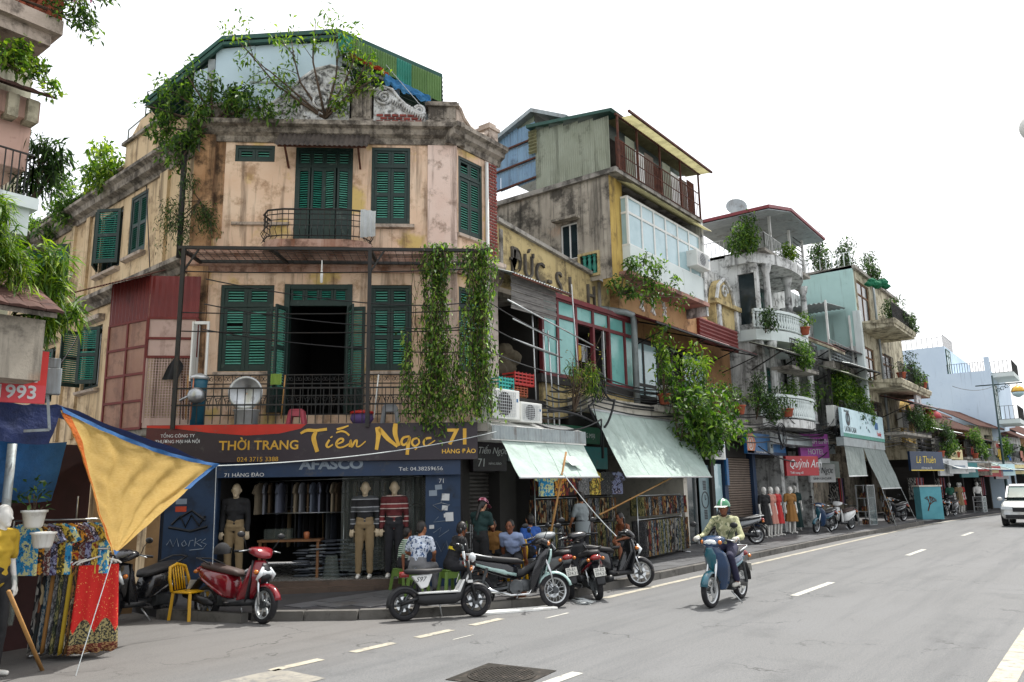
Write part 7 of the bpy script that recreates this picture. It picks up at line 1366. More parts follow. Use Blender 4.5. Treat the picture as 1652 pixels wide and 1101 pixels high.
m = MB(); m.loft([(-.06, .93, .05, .12), (0, .92, .07, .14), (.06, .93, .05, .12)], 10, 3); m.v = [(x, y-.24, z) for x, y, z in m.v]; m.tube([(0, -.24, 1.0), (-.1, -.12, 1.4), (.02, -.06, 1.46)], .012, 5); tag(m.build('shoulder_bag', 'seat_brown', None, True, frame=wm(t)), 'brown bag hanging from the grey-shirted man\'s shoulder', 'bag')
human('bare-chested man sitting with crossed legs before the lower racks', SWP(16.3, 9.2, 160), 1.66, hip=(0, 0, .5), lean=24, head=(12, 0), arms=(((.2, .22, .66), (.42, .1, .6)), ((.2, -.22, .66), (.42, -.02, .6))), legs=(((.4, .14, .5), (.38, .12, .1)), ((.38, -.08, .56), (.5, .16, .5))), top=None, bottom=('trouser_dark', 'short'), skin='skin_tan')
# shop and street mannequins
FCw = lambda s_, y, h, z=.28: at(FC, s_, y, z) @ Matrix.Rotation(R(h), 4, 'Z')
for s_, tp, bt, lab, y in ((-.12, 'stripe_mono', 'khaki', 'male mannequin in black sweater with pale stripes and khaki trousers', -.62), (.44, 'stripe_red', 'trouser_dark', 'male mannequin in maroon striped sweater and dark trousers', -.62), (-2.55, 'shirt_black', 'khaki', 'male mannequin in black shirt at the left of the shop', -.66)):
    human(lab, FCw(s_, y, -90), 1.82, top=(tp, 'long'), bottom=(bt, 'long'), skin='mannequin_beige', hair=None, shoe='mannequin_white', name='mannequin', cat='mannequin')
for x, y, h, mt, ln, lab in ((26.9, 9.85, -120, 'dress_black', .62, 'white mannequin in short black dress, first of the dress row'), (27.55, 9.85, -110, 'dress_pink', .6, 'white mannequin in dusty pink dress'), (28.2, 9.85, -100, 'dress_red', .62, 'white mannequin in red dress, third of the dress row'), (29.4, 9.8, -130, 'dress_brown', .6, 'white mannequin in mustard brown dress beside the door'), (29.9, 9.95, -60, 'dress_white', .5, 'white mannequin in white blouse behind the brown dress')):
    human(lab, SWP(x, y, h), 1.72, top=(mt, 'short' if 'brown' in mt or 'white' in mt else 'short'), bottom=(mt, 'skirt', ln), skin='mannequin_white', hair=None, shoe=None, name='mannequin', cat='mannequin', vox=.016, fat=.8)
human('white bald mannequin in mustard top at the left edge', FRM(3.56, 9.9, -60), 1.78, hip=(0, 0, 1.02), top=('top_yellow', 'short'), bottom=('shirt_black', 'long'), skin='mannequin_white', hair=None, shoe=None, name='mannequin', cat='mannequin', fat=.85)
for x, y, mt, bt, lab in ((49.6, 7.7, 'top_green', 'trouser_dark', 'far mannequin in bright green top'), (51.2, 7.5, 'khaki', 'khaki', 'far mannequin in olive dress'), (53.8, 6.9, 'dress_white', 'dress_black', 'far mannequin in white blouse and black skirt'), (52.6, 7.6, 'dress_red', 'dress_red', 'far mannequin in red top deep in the shop'), (31.2, 10.2, 'shirt_teal', 'shirt_teal', 'mannequin in long teal dress beside the dark doorway')):
    human(lab, SWP(x, y, -140), 1.74, top=(mt, 'short'), bottom=(bt, 'skirt', .6 if 'shirt' not in mt else .9), skin='mannequin_white', hair=None, shoe=None, name='mannequin', cat='mannequin', vox=.022, fat=.85)
# ---------------------------------------------------------------- awnings in front of the near shops
awning('small pale green awning with white notice, pulled out on a bamboo pole', (12.35, 9.8, 2.86), (15.4, 9.8, 2.9), (11.7, 8.85, 2.1), (14.5, 8.85, 2.12), 'awning_pale', wr=.07, sag=.06)
awning('large pale green awning dappled by the street tree', (16.35, 10.1, 3.76), (21.6, 10.1, 3.7), (15.75, 8.9, 2.12), (20.45, 8.9, 2.13), 'awning_pale', 54, 14, .12, .055)
o = thing('awning_cassette', 'white metal cassette with ribbed front above the small awning', 'awning box', FRM(12.0, 9.75, 0, 2.86)); m = MB(); m.prism([(0, 0), (.02, .3), (.55, .48), (.6, 0)], 0, 3.45, 'yz'); m.build('casing', 'white_paint', o); m = MB(); corru(m, (0, -.012, .02), (3.45, 0, .02), (0, .01, .27), (0, 1, 0), .1, .008); m.build('ribbed_front', 'galv', o)
m = MB(); m.box(0, .42, -.004, .004, 0, .3); tag(m.build('paper_notice', 'letter_white', None, frame=Matrix.Translation((13.75, 9.03, 2.36)) @ Matrix.Rotation(R(-50), 4, 'X')), 'white paper notice pinned on the small awning', 'notice')
m = MB(); m.tube([(12.85, 9.25, .1), (13.05, 9.05, 1.3), (13.3, 8.87, 2.62)], .022, 7); tag(m.build('bamboo_prop', 'bamboo', None, True), 'thin bamboo pole propping the small awning', 'pole')
m = MB(); rope(m, (13.2, 8.9, 2.2), (13.0, 7.6, 1.0), .05, .01); tag(m.build('guy_rope', 'cloth_white', None), 'white rope from the small awning down to the parked scooters', 'rope')
m = MB(); m.tube([(15.2, 9.3, 1.3), (19.0, 9.3, 2.15)], .02, 6); tag(m.build('slanting_stick', 'bamboo', None, True), 'slanting bamboo stick behind the large awning', 'pole')
for x, y, x2, y2 in ((37.6, 7.7, 39.6, 7.6), (34.4, 7.75, 36.0, 7.7)):
    m = MB(); rope(m, (x, y, 1.66), (x2, y2, .14), 0, .012); tag(m.build('guy_rope', 'cloth_white', None), ('left' if x < 36 else 'right')+' tie rope of the drawn grey awning', 'rope')
# ---------------------------------------------------------------- garments
dk = lambda h: tuple(x*.5 for x in hexc(h))
PR = [printmat('print_%d' % i, [dk(q) for q in c], s_*1.5, k_, st=(1, 1, .3)) for i, (c, s_, k_) in enumerate(((['#1a1a1d', '#c5c2ba', '#2b2b30', '#8d8a84'], 26, 'voronoi'), (['#26221f', '#8a4f2c', '#c9b48a', '#1e2a2b'], 22, 'voronoi'), (['#11161c', '#2f5a72', '#b7b9b4', '#20303a'], 24, 'noise'), (['#2a1114', '#8f2a25', '#d0a35a', '#35201c'], 24, 'voronoi'), (['#c9c7bf', '#3f4043', '#8f9092', '#d8d5cc'], 30, 'noise'), (['#12131a', '#3d4a2e', '#b0a66a', '#191c14'], 20, 'noise'), (['#17171a', '#5e5f63', '#17171a', '#a9a7a0'], 34, 'noise'), (['#3b2a22', '#a8763c', '#241a16', '#d2c3a0'], 18, 'noise')))]
HAWAII = [printmat('hawaii_%d' % i, c, s_, 'noise') for i, (c, s_) in enumerate(((['#14477f', '#2f8fc4', '#d7d9a0', '#1c5a94'], 7), (['#8f1f1a', '#c98a2a', '#2a2320', '#b8452a'], 9), (['#2a2a2c', '#b3b0a8', '#5b2a2a', '#88857f'], 10), (['#3d2a52', '#8a8fb0', '#2b2333', '#c2b9c9'], 9), (['#a87a22', '#3b3a20', '#c9b04a', '#7a2f1c'], 9)))]
gm = {}
LOOK = {'print_0': 'black and white', 'print_1': 'brown and tan', 'print_2': 'blue-grey', 'print_3': 'red and gold', 'print_4': 'pale grey', 'print_5': 'olive', 'print_6': 'charcoal', 'print_7': 'rust and cream'}
def garment_mesh(w, h, mat, kind_):
    k = (round(w, 2), round(h, 2), M(mat).name, kind_)
    if k not in gm:
        m = MB()
        if kind_ == 'fold':    # trousers folded over a hanger: soft vertical slab
            m.grid(lambda u, v: ((.014+.012*math.sin(v*3+u*4))*math.cos(u*2*PI)*(1-.25*(v > .96)), w/2*math.sin(u*2*PI)*(1-.1*math.sin(v*7)*.3), -h*v), 8, 4, True); m.v = [(x, y, z) for x, y, z in m.v]
        else:                  # shirt on a hanger: shoulders, short sleeves
            pts = [(-.06, 0), (-.2, -.05), (-.3, -.2), (-.2, -.24), (-.18, -.16), (-.19, -h), (.19, -h), (.18, -.16), (.2, -.24), (.3, -.2), (.2, -.05), (.06, 0), (0, -.04)]
            m.prism([(a*w/.4, b) for a, b in pts], -.018, .018, 'yz')
        gm[k] = m.mesh('garment', mat, True if kind_ == 'fold' else False)
    return gm[k]
def rack(label, p, q, z, n, h, mats, garment, glabel, group, w=.34, kind_='fold', legs=True, cat='trousers'):
    p, q = Vector((*p, 0)), Vector((*q, 0)); d = q-p; a = math.atan2(d.y, d.x); o = thing('clothes_rail', label, 'clothes rail', FRM(p.x, p.y, math.degrees(a), .12)); L = d.length
    m = MB(); m.tube([(0, 0, z), (L, 0, z)], .014, 6); m.build('rail', 'steel', o, True)
    if legs:
        for x in (0, L): m = MB(); m.tube([(x, 0, 0), (x, 0, z)], .016, 6); m.tube([(x, -.22, .02), (x, .22, .02)], .016, 6); m.build('upright', 'steel', o, True)
    for k in range(n):
        mt = random.choice(mats); g_ = link(garment, garment_mesh(w, h*random.uniform(.92, 1.06), mt, kind_), None, FRM(p.x, p.y, math.degrees(a), .12) @ Matrix.Translation((L*(k+.5)/n, random.uniform(-.015, .015), z-.03)) @ Matrix.Rotation(random.uniform(-.22, .22), 4, 'Z')); tag(g_, glabel.replace('patterned', LOOK.get(M(mt).name, 'patterned')), cat, group)
        me = garment_mesh(w, h, mt, kind_); g_.data = me
for zi, (z, h) in enumerate(((.98, .82), (1.56, .48), (2.12, .46))):
    rack('steel clothes rail, '+('lowest', 'middle', 'top')[zi]+' of three under the small awning', (13.95, 10.15), (17.2, 10.15), z, 44, h, PR, 'hanging_trousers', 'patterned trousers hanging on the '+('lowest', 'middle', 'top')[zi]+' rail behind the grey-shirted man', ('lowest', 'middle', 'top')[zi]+' rail trousers', legs=zi == 2)
for zi, (z, h) in enumerate(((.98, .84), (1.56, .46))):
    rack('steel clothes rail, '+('lower', 'upper')[zi]+' row under the large awning', (17.3, 9.5), (20.3, 9.8), z, 44, h, PR, 'hanging_trousers', 'patterned trousers on the '+('lower', 'upper')[zi]+' rail under the large awning', ('lower', 'upper')[zi]+' rail trousers under the large awning', w=.4, legs=zi == 1)
for k in range(7):
    x = 14.1+k*.5; g_ = link('hanging_shirt', garment_mesh(.4, .55, [HAWAII[0], HAWAII[1], PR[3], PR[4], HAWAII[4], PR[6], HAWAII[3]][k], 'shirt'), None, FRM(x, 9.95, 80+random.uniform(-15, 15), 2.28)); tag(g_, ('blue', 'orange-red', 'dark red', 'pale grey', 'yellow', 'charcoal', 'violet')[k]+' printed shirt hung high under the awning, row over the trouser rails', 'shirt', 'shirts hung high under the awning')
# stall at the left edge
for k in range(12):
    g_ = link('hanging_shirt', garment_mesh(.42, .6, HAWAII[0] if k == 11 else HAWAII[k % 5], 'shirt'), None, FRM(4.05+k*.058, 10.55-k*.045, 28+random.uniform(-6, 6) if k < 11 else 14, 1.58)); tag(g_, 'bright blue palm-print shirt at the front of the left rail' if k == 11 else ('sea blue', 'red and gold', 'grey and maroon', 'violet', 'yellow and brown')[k % 5]+' printed shirt packed on the left stall rail'+(', deeper in' if k < 5 else ', nearer the front' if k < 10 else ''), 'shirt', None if k == 11 else 'holiday shirts on the left rail')
m = MB(); m.tube([(3.95, 10.62, 1.62), (4.85, 9.98, 1.62)], .012, 6); m.tube([(3.95, 10.62, 1.62), (3.9, 10.6, 0)], .014, 6); m.tube([(4.5, 10.25, 1.62), (4.5, 10.25, 1.9)], .01, 6); tag(m.build('clothes_rail', 'steel', None, True), 'steel rail carrying the holiday shirts at the left stall', 'clothes rail')
def skirt_red():
    m, b, p = newmat('skirt_red'); v = b.coords((1, 1, 1), False); tc = b.new('SeparateXYZ'); b.link(v, tc.inputs[0])
    c = b.mix(b.ramp(b.noise(b.coords((1, 1, 1), False), 60, 1), .68, .7), '#b8160f', '#d8a05a')
    wv = b.new('Math', operation='ABSOLUTE'); sn = b.new('Math', operation='SINE'); b.link(b.mul(tc.outputs['Y'], 14), sn.inputs[0]); b.link(sn.outputs[0], wv.inputs[0]); ad = b.new('Math', operation='SUBTRACT'); b.link(tc.outputs['Z'], ad.inputs[0]); b.link(b.mul(wv.outputs[0], .16), ad.inputs[1])
    c2 = b.mix(b.ramp(b.noise(v, 45, 2), .48, .52), '#20211d', '#8f8458'); c = b.mix(b.ramp(ad.outputs[0], -.78, -.79), c, c2)
    bd = b.mix(b.ramp(b.noise(b.coords((1, 1, 3), False), 30, 2), .5, .55), '#5b1d16', '#a9875a'); c = b.mix(b.ramp(tc.outputs['Z'], -.9, -.905), c, bd); b.link(c, p.inputs['Base Color']); p.inputs['Roughness'].default_value = .8
skirt_red()
SKF = FRM(4.68, 9.95, -112)
def skirt_mesh(mat, w=.54, h=1.0):
    m = MB(); m.grid(lambda u, v: (.02*math.sin(u*22+v)*(.3+.7*v), (u-.5)*w*(.8+.2*v), -h*v-.015*math.cos(u*22)*v), 22, 8); me = m.mesh('skirt', mat, True); return me
for k in range(10):
    mt = 'skirt_red' if k == 9 else [PR[0], PR[1], PR[2], 'dress_brown', PR[4], PR[5], PR[6], 'top_yellow', PR[7]][k]
    g_ = link('hanging_skirt', skirt_mesh(mt), None, SKF @ Matrix.Translation((-.05*(9-k), -.045*(9-k), 1.08)) @ Matrix.Rotation(random.uniform(-.06, .06), 4, 'Z')); tag(g_, 'red long skirt with dark gold paisley hem at the front of the rail' if k == 9 else ('black and white', 'brown and tan', 'blue-grey', 'plain brown', 'pale grey', 'olive', 'charcoal', 'plain mustard', 'rust and cream')[k]+' long skirt packed behind the red one', 'skirt', None if k == 9 else 'skirts behind the red one')
    md = g_.modifiers.new('t', 'SOLIDIFY'); md.thickness = .012
    q = MB(); q.tube([(0, -.24, .0), (0, -.2, .03), (0, 0, .09), (0, .2, .03), (0, .24, 0)], .011, 6); q.tube([(0, 0, .09), (0, .0, .15), (0, .04, .18), (0, .02, .2)], .005, 5); tag(q.build('hanger', 'white_paint', None, True, frame=SKF @ Matrix.Translation((-.05*(9-k), -.045*(9-k), 1.09))), 'white plastic hanger on the skirt rail', 'hanger', 'white hangers on the skirt rail')
m = MB(); m.tube([(-.6, -.54, 1.27), (.1, .09, 1.27)], .014, 6); m.tube([(-.58, -.52, 1.27), (-.58, -.52, 0)], .016, 6); m.tube([(-.7, -.4, .03), (-.45, -.65, .03)], .016, 6); tag(m.build('skirt_rail', 'steel', None, True, frame=SKF), 'steel rail holding the long skirts', 'clothes rail')
m = MB(); m.grid(lambda u, v: ((.18+.05*math.sin(u*31)+.03*math.sin(v*9))*math.cos(u*2*PI), (.14+.05*math.sin(u*23))*math.sin(u*2*PI), .9*v), 24, 8, True); tag(m.build('plastic_bag', 'plastic', None, True, frame=FRM(3.7, 10.05, 0, .5) @ Matrix.Scale(.6, 4)), 'clear plastic bag hanging under the white pots', 'bag')
def pot(label, x, y, z, r, h, mat, plantmat=None, cat='pot', size=.1):
    o = thing('flower_pot', label, cat, FRM(x, y, 0, z)); m = MB(); m.lathe([(r*.6, 0), (r*.75, h*.1), (r*.95, h*.85), (r*1.08, h*.88), (r*1.08, h), (r*.9, h), (r*.85, h*.8), (.01, h*.78)], 14); m.build('pot', mat, o, True)
    if plantmat:
        lf = MB(); st = MB()
        for k in range(46): b_ = Vector((0, 0, h)); e_ = b_+rv()*r*1.5+Vector((0, 0, r*1.3)); leaf(lf, e_, rv()+Vector((0, 0, .3)), size*random.uniform(.7, 1.3))
        for k in range(5): st.tube([(0, 0, h*.7), tuple(Vector((0, 0, h+r))+rv()*r)], .006, 4)
        lf.build('foliage', plantmat, o); st.build('stems', 'bark', o)
    return o
pot('white hanging pot with green plant at the left stall', 3.92, 10.0, 1.55, .13, .2, 'white_paint', 'leaf_dark'); pot('white hanging pot, lower of the two at the left stall', 4.02, 9.95, 1.32, .13, .18, 'white_paint')
# inside the clothes shop
for k in range(26):
    x = -2.05+k*.115; mt = ('shirt_black', 'trouser_dark', 'khaki', 'jean_1', 'jean_2', 'dress_black')[k % 6]
    if mt not in MATS: plain(mt, ('#6d7276', '#3a3f49')[mt == 'jean_2'], .9)
    tag(link('hanging_trousers', garment_mesh(.34, .75, mt, 'fold'), None, at(FC, x, .75, 1.55) @ Matrix.Rotation(random.uniform(-.3, .3), 4, 'Z')), ('black', 'dark', 'khaki', 'grey', 'navy', 'jet black')[k % 6]+' trousers on the inner rail, '+('left' if k < 9 else 'middle' if k < 18 else 'right')+' of the clothes shop', 'trousers', 'trousers on the inner shop rail')
m = MB(); m.tube([(-2.1, .75, 1.6), (.95, .75, 1.6)], .014, 6); tag(m.build('inner_rail', 'steel', None, True, frame=FC), 'inner steel rail behind the jeans heap', 'clothes rail')
I2 = lambda s_, y, z: at(FC, s_, y, z)
o = thing('shop_rail', 'long steel clothes rail high in the clothes shop', 'clothes rail', FC); m = MB(); m.tube([(-2.5, .2, 2.12), (.95, .35, 2.2)], .015, 6); m.build('rail', 'steel', o, True); m = MB(); m.tube([(-2.1, -.1, 1.5), (-.6, 0, 1.5)], .012, 6); m.tube([(-.6, 0, 1.5), (-.6, 0, .3)], .014, 6); m.build('lower_rail', 'steel', o, True)
JK = [plain('jacket_%d' % i, c, .85) for i, c in enumerate(('#9a8d78', '#1d1e22', '#6d7686', '#8b8f98', '#24262c', '#7c8296', '#5a4a38'))]
for k in range(30):
    x = -2.3+k*.105; g_ = link('hanging_jacket', garment_mesh(.38, .62, JK[(k*3) % 7] if k < 15 else JK[1 if k % 3 else 6], 'shirt'), None, I2(x, .22+x*.03, 2.1) @ Matrix.Rotation(random.uniform(-.3, .3), 4, 'Z')); tag(g_, ('tan', 'black', 'slate', 'silver grey', 'charcoal', 'lavender grey', 'brown')[((k*3) % 7) if k < 15 else (1 if k % 3 else 6)]+' jacket on the '+('left' if k < 15 else 'right')+' half of the high shop rail', 'jacket', 'jackets on the high shop rail')
jm = {}
for k in range(60):
    c, r_ = k % 6, k//6; mt = ('jean_0', 'jean_1', 'jean_2')[k % 3]
    if mt not in MATS: plain(mt, ('#4b5058', '#6d7276', '#3a3f49')[k % 3], .9)
    if mt not in jm: q = MB(); q.loft([(-.16, .02, .1, .012), (-.12, .022, .13, .02), (.12, .024, .13, .022), (.16, .02, .1, .01)], 10, 3); jm[mt] = q.mesh('folded', mt, True)
    g_ = link('folded_jeans', jm[mt], None, I2(-1.35+c*.26+random.uniform(-.05, .05), -.15+random.uniform(-.12, .12)+.1*(r_ % 2), .29+r_*.075*(1-.12*abs(c-2.5))) @ Matrix.Rotation(random.uniform(-.5, .5), 4, 'Z') @ Matrix.Rotation(random.uniform(-.1, .1), 4, 'X')); tag(g_, ('dark grey', 'light grey', 'navy')[k % 3]+' folded jeans in the '+('bottom' if r_ < 3 else 'middle' if r_ < 7 else 'top')+' of the shop floor heap', 'jeans', 'heap of folded jeans')
o = thing('shop_table', 'dark table with boxes at the left of the clothes shop', 'table', I2(-2.2, -.35, .28)); m = MB(); m.box(0, 1.2, 0, .5, .68, .72); m.build('top', 'wood', o)
for x, y in ((.05, .05), (1.15, .05), (.05, .45), (1.15, .45)): m = MB(); m.box(x-.025, x+.025, y-.025, y+.025, 0, .68); m.build('leg', 'wood', o)
m = MB(); m.box(-.25, .25, -.15, .15, 0, .2); tag(m.build('plastic_box', 'plastic', None, frame=I2(-1.85, -.1, 1.0)), 'clear plastic storage box on the shop table', 'box'); m = MB(); m.lathe([(.05, 0), (.06, .12), (.04, .14)], 10); tag(m.build('orange_jar', 'sign_orange', None, True, frame=I2(-1.3, -.15, 1.0)), 'orange jar on the shop table', 'jar')
m = MB(); m.grid(lambda u, v: ((.16-.06*v+.02*math.sin(u*19))*math.cos(u*2*PI), (.13-.05*v+.02*math.sin(u*25))*math.sin(u*2*PI), .42*v), 20, 6, True); tag(m.build('carrier_bag', 'plastic', None, True, frame=I2(-.75, -.55, .285)), 'pale carrier bag standing on the shop floor', 'bag')
m = MB(); m.box(0, .15, 0, .12, 0, .48); tag(m.build('price_box', 'letter_white', None, frame=I2(.62, -.75, .285)), 'narrow white carton with grey dots on the step', 'carton')
# chairs, stools
surf('plastic_yellow', '#c79a12', '#b5890f', ns=4, rough=.4); surf('plastic_green', '#5f7a35', '#526b2c', ns=4, rough=.45); surf('plastic_pink', '#b04a58', '#9c404d', ns=4, rough=.4); surf('plastic_grey', '#8a8d90', '#7a7d80', ns=4, rough=.4); surf('plastic_red', '#b3261f', '#9e201a', rough=.4); surf('plastic_teal', '#2aa39a', '#23908a', rough=.4)
def chair(label, f):
    o = thing('plastic_chair', label, 'chair', f); m = MB(); m.prism([(-.2, -.19), (.2, -.21), (.2, .21), (-.2, .19)], .4, .425, 'xy'); m.build('seat', 'plastic_yellow', o, bev=.01)
    for x, y in ((.18, .18), (.18, -.18), (-.17, .17), (-.17, -.17)): m = MB(); m.bar((x, y, .4), (x*1.18, y*1.15, 0), .045); m.build('leg', 'plastic_yellow', o)
    m = MB(); fr_ = [(-.18, -.19, .42), (-.24, -.19, .62), (-.28, -.15, .78), (-.3, 0, .82), (-.28, .15, .78), (-.24, .19, .62), (-.18, .19, .42)]; m.tube(fr_, .025, 8)
    for y in (-.1, -.05, 0, .05, .1): m.bar((-.2, y, .44), (-.285, y, .8), .025, .01)
    m.build('backrest', 'plastic_yellow', o, True); return o
def stool(label, f, mat, h=.45, w=.3):
    o = thing('plastic_stool', label, 'stool', f); a = w/2; m = MB(); m.box(-a*.8, a*.8, -a*.8, a*.8, h-.03, h); m.build('top', mat, o, bev=.012)
    for x in (-1, 1):
        for y in (-1, 1): m = MB(); m.bar((x*a*.7, y*a*.7, h-.03), (x*a, y*a, 0), .05); m.build('leg', mat, o)
    m = MB()
    for s_ in (-1, 1): m.box(-a*.8, a*.8, s_*a*.82-.006, s_*a*.82+.006, h-.14, h-.03); m.box(s_*a*.82-.006, s_*a*.82+.006, -a*.8, a*.8, h-.14, h-.03)
    m.build('apron', mat, o); return o
chair('yellow plastic chair standing alone by the red scooter', FRM(6.95, 11.75, -75)); chair('yellow plastic chair under the bent man in ice blue', SWP(12.4, 9.55, 200)); stool('dark green stool under the boy', SWP(10.55, 10.75, 10), 'plastic_green', .38)
stool('green plastic stool under the man with the floral shirt', SWP(10.02, 9.82, 20), 'plastic_green', .42); stool('olive green stool under the man in black', SWP(10.48, 9.5, -20), 'plastic_green', .42)
stool('blue-grey stool under the man in royal blue', SWP(13.0, 9.55, 0), 'plastic_grey', .42); stool('grey stool under the bare-chested man', SWP(16.3, 9.2, 0), 'plastic_grey', .42)
stool('pink plastic stool on the terrace', I2(-1.45, -.75, 3.19), 'plastic_pink', .3, .3); stool('grey plastic stool on the terrace near the vine', I2(.35, -.75, 3.18), 'plastic_grey', .38, .3)
# terrace clutter
o = thing('aluminium_basin', 'large aluminium basin propped upright on the terrace', 'basin', I2(-2.45, -.75, 3.82)); m = MB(); m.lathe([(.02, .12), (.17, .12), (.19, .1), (.29, .02), (.33, .0), (.33, -.012), (.28, .0), (.2, .085), (.02, .1)], 28, axis='y', caps=False); m.build('bowl', 'steel', o, True)
o = thing('aluminium_pot', 'tall aluminium cooking pot on the terrace below the basin', 'pot', I2(-2.42, -.7, 3.19)); m = MB(); m.lathe([(.2, 0), (.22, .02), (.23, .26), (.26, .28), (.26, .3), (.2, .3)], 20); m.build('pot', 'alu', o, True)
o = thing('round_pot', 'dented round metal pot hanging at the terrace rail', 'pot', I2(-3.3, -.98, 3.75)); m = MB(); m.ball((0, 0, 0), .17, .16, .16, 16, 10); m.build('pot', 'steel', o, True); m = MB(); m.tube([(-.14, 0, .0), (-.3, -.02, -.1)], .025, 6); m.build('handle', 'steel', o, True)
o = thing('lidded_bucket', 'teal bucket with metal lid behind the round pot', 'bucket', I2(-3.35, -.7, 3.19)); m = MB(); m.lathe([(.13, 0), (.15, .8), (.16, .9)], 14); m.build('bucket', plain('bucket_teal', '#1f5a70', .5), o, True); m = MB(); m.lathe([(.18, .9), (.18, .96), (.1, 1.0), (.03, 1.03)], 14); m.build('lid', 'alu', o, True)
o = thing('red_tub', 'purple-grey tub with red lid on the terrace', 'tub', I2(-.2, -.72, 3.19)); m = MB(); m.lathe([(.16, 0), (.23, .1), (.2, .22)], 16); m.build('tub', 'cloth_purple', o, True); m = MB(); m.lathe([(.24, .2), (.22, .25), (.05, .28)], 16); m.build('lid', 'plastic_red', o, True)
for k, (x, mt) in enumerate(((-3.55, 'rusty'), (-3.5, 'bamboo'), (-3.42, 'sign_orange'), (-1.72, 'bamboo'), (.05, 'white_paint'))):
    m = MB(); m.tube([(x, -.9, 3.3), (x-.05+.03*k, -.85, 4.15)], .014, 6); tag(m.build('broom_stick', mt, None, True, frame=FC), ('rusty rod', 'bamboo stick', 'orange broom handle', 'lone bamboo stick', 'white broom handle')[k]+' leaning on the terrace railing', 'stick')
m = MB(); m.grid(lambda u, v: (.22*u, .02*math.sin(u*12)-.01*v, -.22*v), 8, 5); tag(m.build('dish_cloth', clothmat('cloth_lime', '#8aa84a', .3), None, True, frame=I2(-2.05, -.45, 4.24)), 'lime green cloth on the ornate railing', 'cloth')
m = MB(); m.grid(lambda u, v: (.3*u-.1*v, .03*math.sin(u*9), .45*(1-v)*(.6+.4*math.sin(u*PI))), 8, 6); tag(m.build('dark_shirt', 'shirt_black', None, True, frame=at(BR, .45, -.08, 4.15)), 'dark shirt hung in front of the lattice screen', 'shirt')
ac_unit(I_, 12.05, 9.75, 3.3, .88, .6, 'large white air conditioner beside the vine'); ac_unit(I_, 13.05, 9.8, 3.28, .75, .42, 'smaller air conditioner next to the large one'); ac_unit(I_, 23.05, 9.9, 2.7, .9, .65, 'air conditioner in the shade of the street tree'); ac_unit(I_, 21.9, 9.55, 8.6, 1.0, .5, 'caged air conditioner on the yellow house', .5); ac_unit(I_, 33.2, 9.0, 4.2, 1.3, .85, 'air conditioner beside the white balustrade'); ac_unit(I_, 20.6, 10.2, 4.2, .8, .6, 'air conditioner behind the railing plants')
for k, (x, z, w, h, mt, lab) in enumerate(((12.95, 3.98, .5, .3, 'plastic_teal', 'turquoise plastic crate in the recess'), (13.5, 4.15, .7, .3, 'plastic_red', 'red plastic crate in the recess'), (13.35, 3.9, .6, .22, 'terracotta', 'brown wicker basket in the recess'), (13.0, 3.86, .9, .12, 'wood', 'flat wooden tray under the crates'))):
    o = thing('crate', lab, 'crate', at(I_, x, 10.3, z)); m = MB(); m.box(0, w, 0, .35, 0, .03)
    for a in range(4):
        zz = h*a/4; m.box(0, w, -.01, .01, zz+.02, zz+h*.18); m.box(0, .02, 0, .35, zz+.02, zz+h*.18); m.box(w-.02, w, 0, .35, zz+.02, zz+h*.18)
    for a in range(6): m.box(a*w/5-.012, a*w/5+.012, -.012, .012, 0, h)
    m.build('shell', mt, o)
m = MB(); m.box(12.7, 14.6, 10.25, 10.7, 3.7, 3.86); tag(m.build('recess_shelf', 'iron', None), 'dark shelf carrying the crates', 'shelf')
o = thing('scaffold_frame', 'white tube frame standing in the cluttered recess', 'frame', I_); m = MB()
for p, q in (((13.2, 10.1, 5.55), (14.9, 10.1, 5.3)), ((13.2, 10.1, 5.1), (14.9, 10.1, 4.95)), ((14.9, 10.1, 5.3), (14.9, 10.1, 3.3)), ((14.6, 10.15, 5.5), (14.7, 10.1, 3.3)), ((14.4, 10.15, 5.5), (14.6, 10.2, 3.3)), ((14.2, 10.3, 6.0), (14.3, 10.3, 3.4)), ((12.9, 10.0, 5.9), (16.5, 10.1, 5.4)), ((16.0, 10.2, 3.6), (15.9, 10.3, 6.9))): m.tube([p, q], .018, 6)
m.build('tubes', 'alu', o, True)
o = thing('bundle', 'heap of plastic-wrapped bundles deep in the recess', 'bundle', at(I_, 13.7, 11.2, 4.5)); m = MB()
for k in range(9): m.ball((random.uniform(0, .9), random.uniform(-.2, .2), random.uniform(0, .7)), random.uniform(.15, .28), .2, .18, 8, 6)
remesh(m.build('wrapped_bundles', 'interior_beige', o), .03, .06)
# tea stall shelf
o = thing('drink_shelf', 'small wire shelf with bottles beside the blue pillar', 'shelf', FRM(11.35, 10.7, -42, .12)); m = MB()
for z in (.3, .62, .95): m.box(0, .75, 0, .3, z, z+.015)
for x in (0, .75):
    for y in (0, .3): m.tube([(x, y, 0), (x, y, 1.1)], .01, 5)
m.build('rack', 'steel', o)
for k in range(14):
    m = MB(); m.lathe([(.028, 0), (.03, .12), (.012, .17), (.012, .2)], 8); z = .97 if k < 8 else .64; tag(m.build('bottle', ('plastic_green', 'plastic_yellow', 'plastic_red')[0 if k < 8 else k % 3], None, True, frame=wm(o) @ Matrix.Translation((.06+(k % 8)*.085, .12, z))), 'small '+('green bottle on the top' if k < 8 else 'bottle on the middle')+' shelf of the drink stall', 'bottle', 'bottles on the drink shelf '+('top' if k < 8 else 'middle'))
m = MB(); m.box(-.2, .2, -.12, .12, 0, .2); m.tube([(-.1, 0, .2), (-.08, 0, .3), (.08, 0, .3), (.1, 0, .2)], .008, 5); tag(m.build('wicker_bag', 'bamboo', None, bev=.01, frame=FRM(11.6, 10.7, -42, 1.35) @ Matrix.Rotation(.2, 4, 'Y')), 'tan wicker bag above the drink shelf', 'bag')
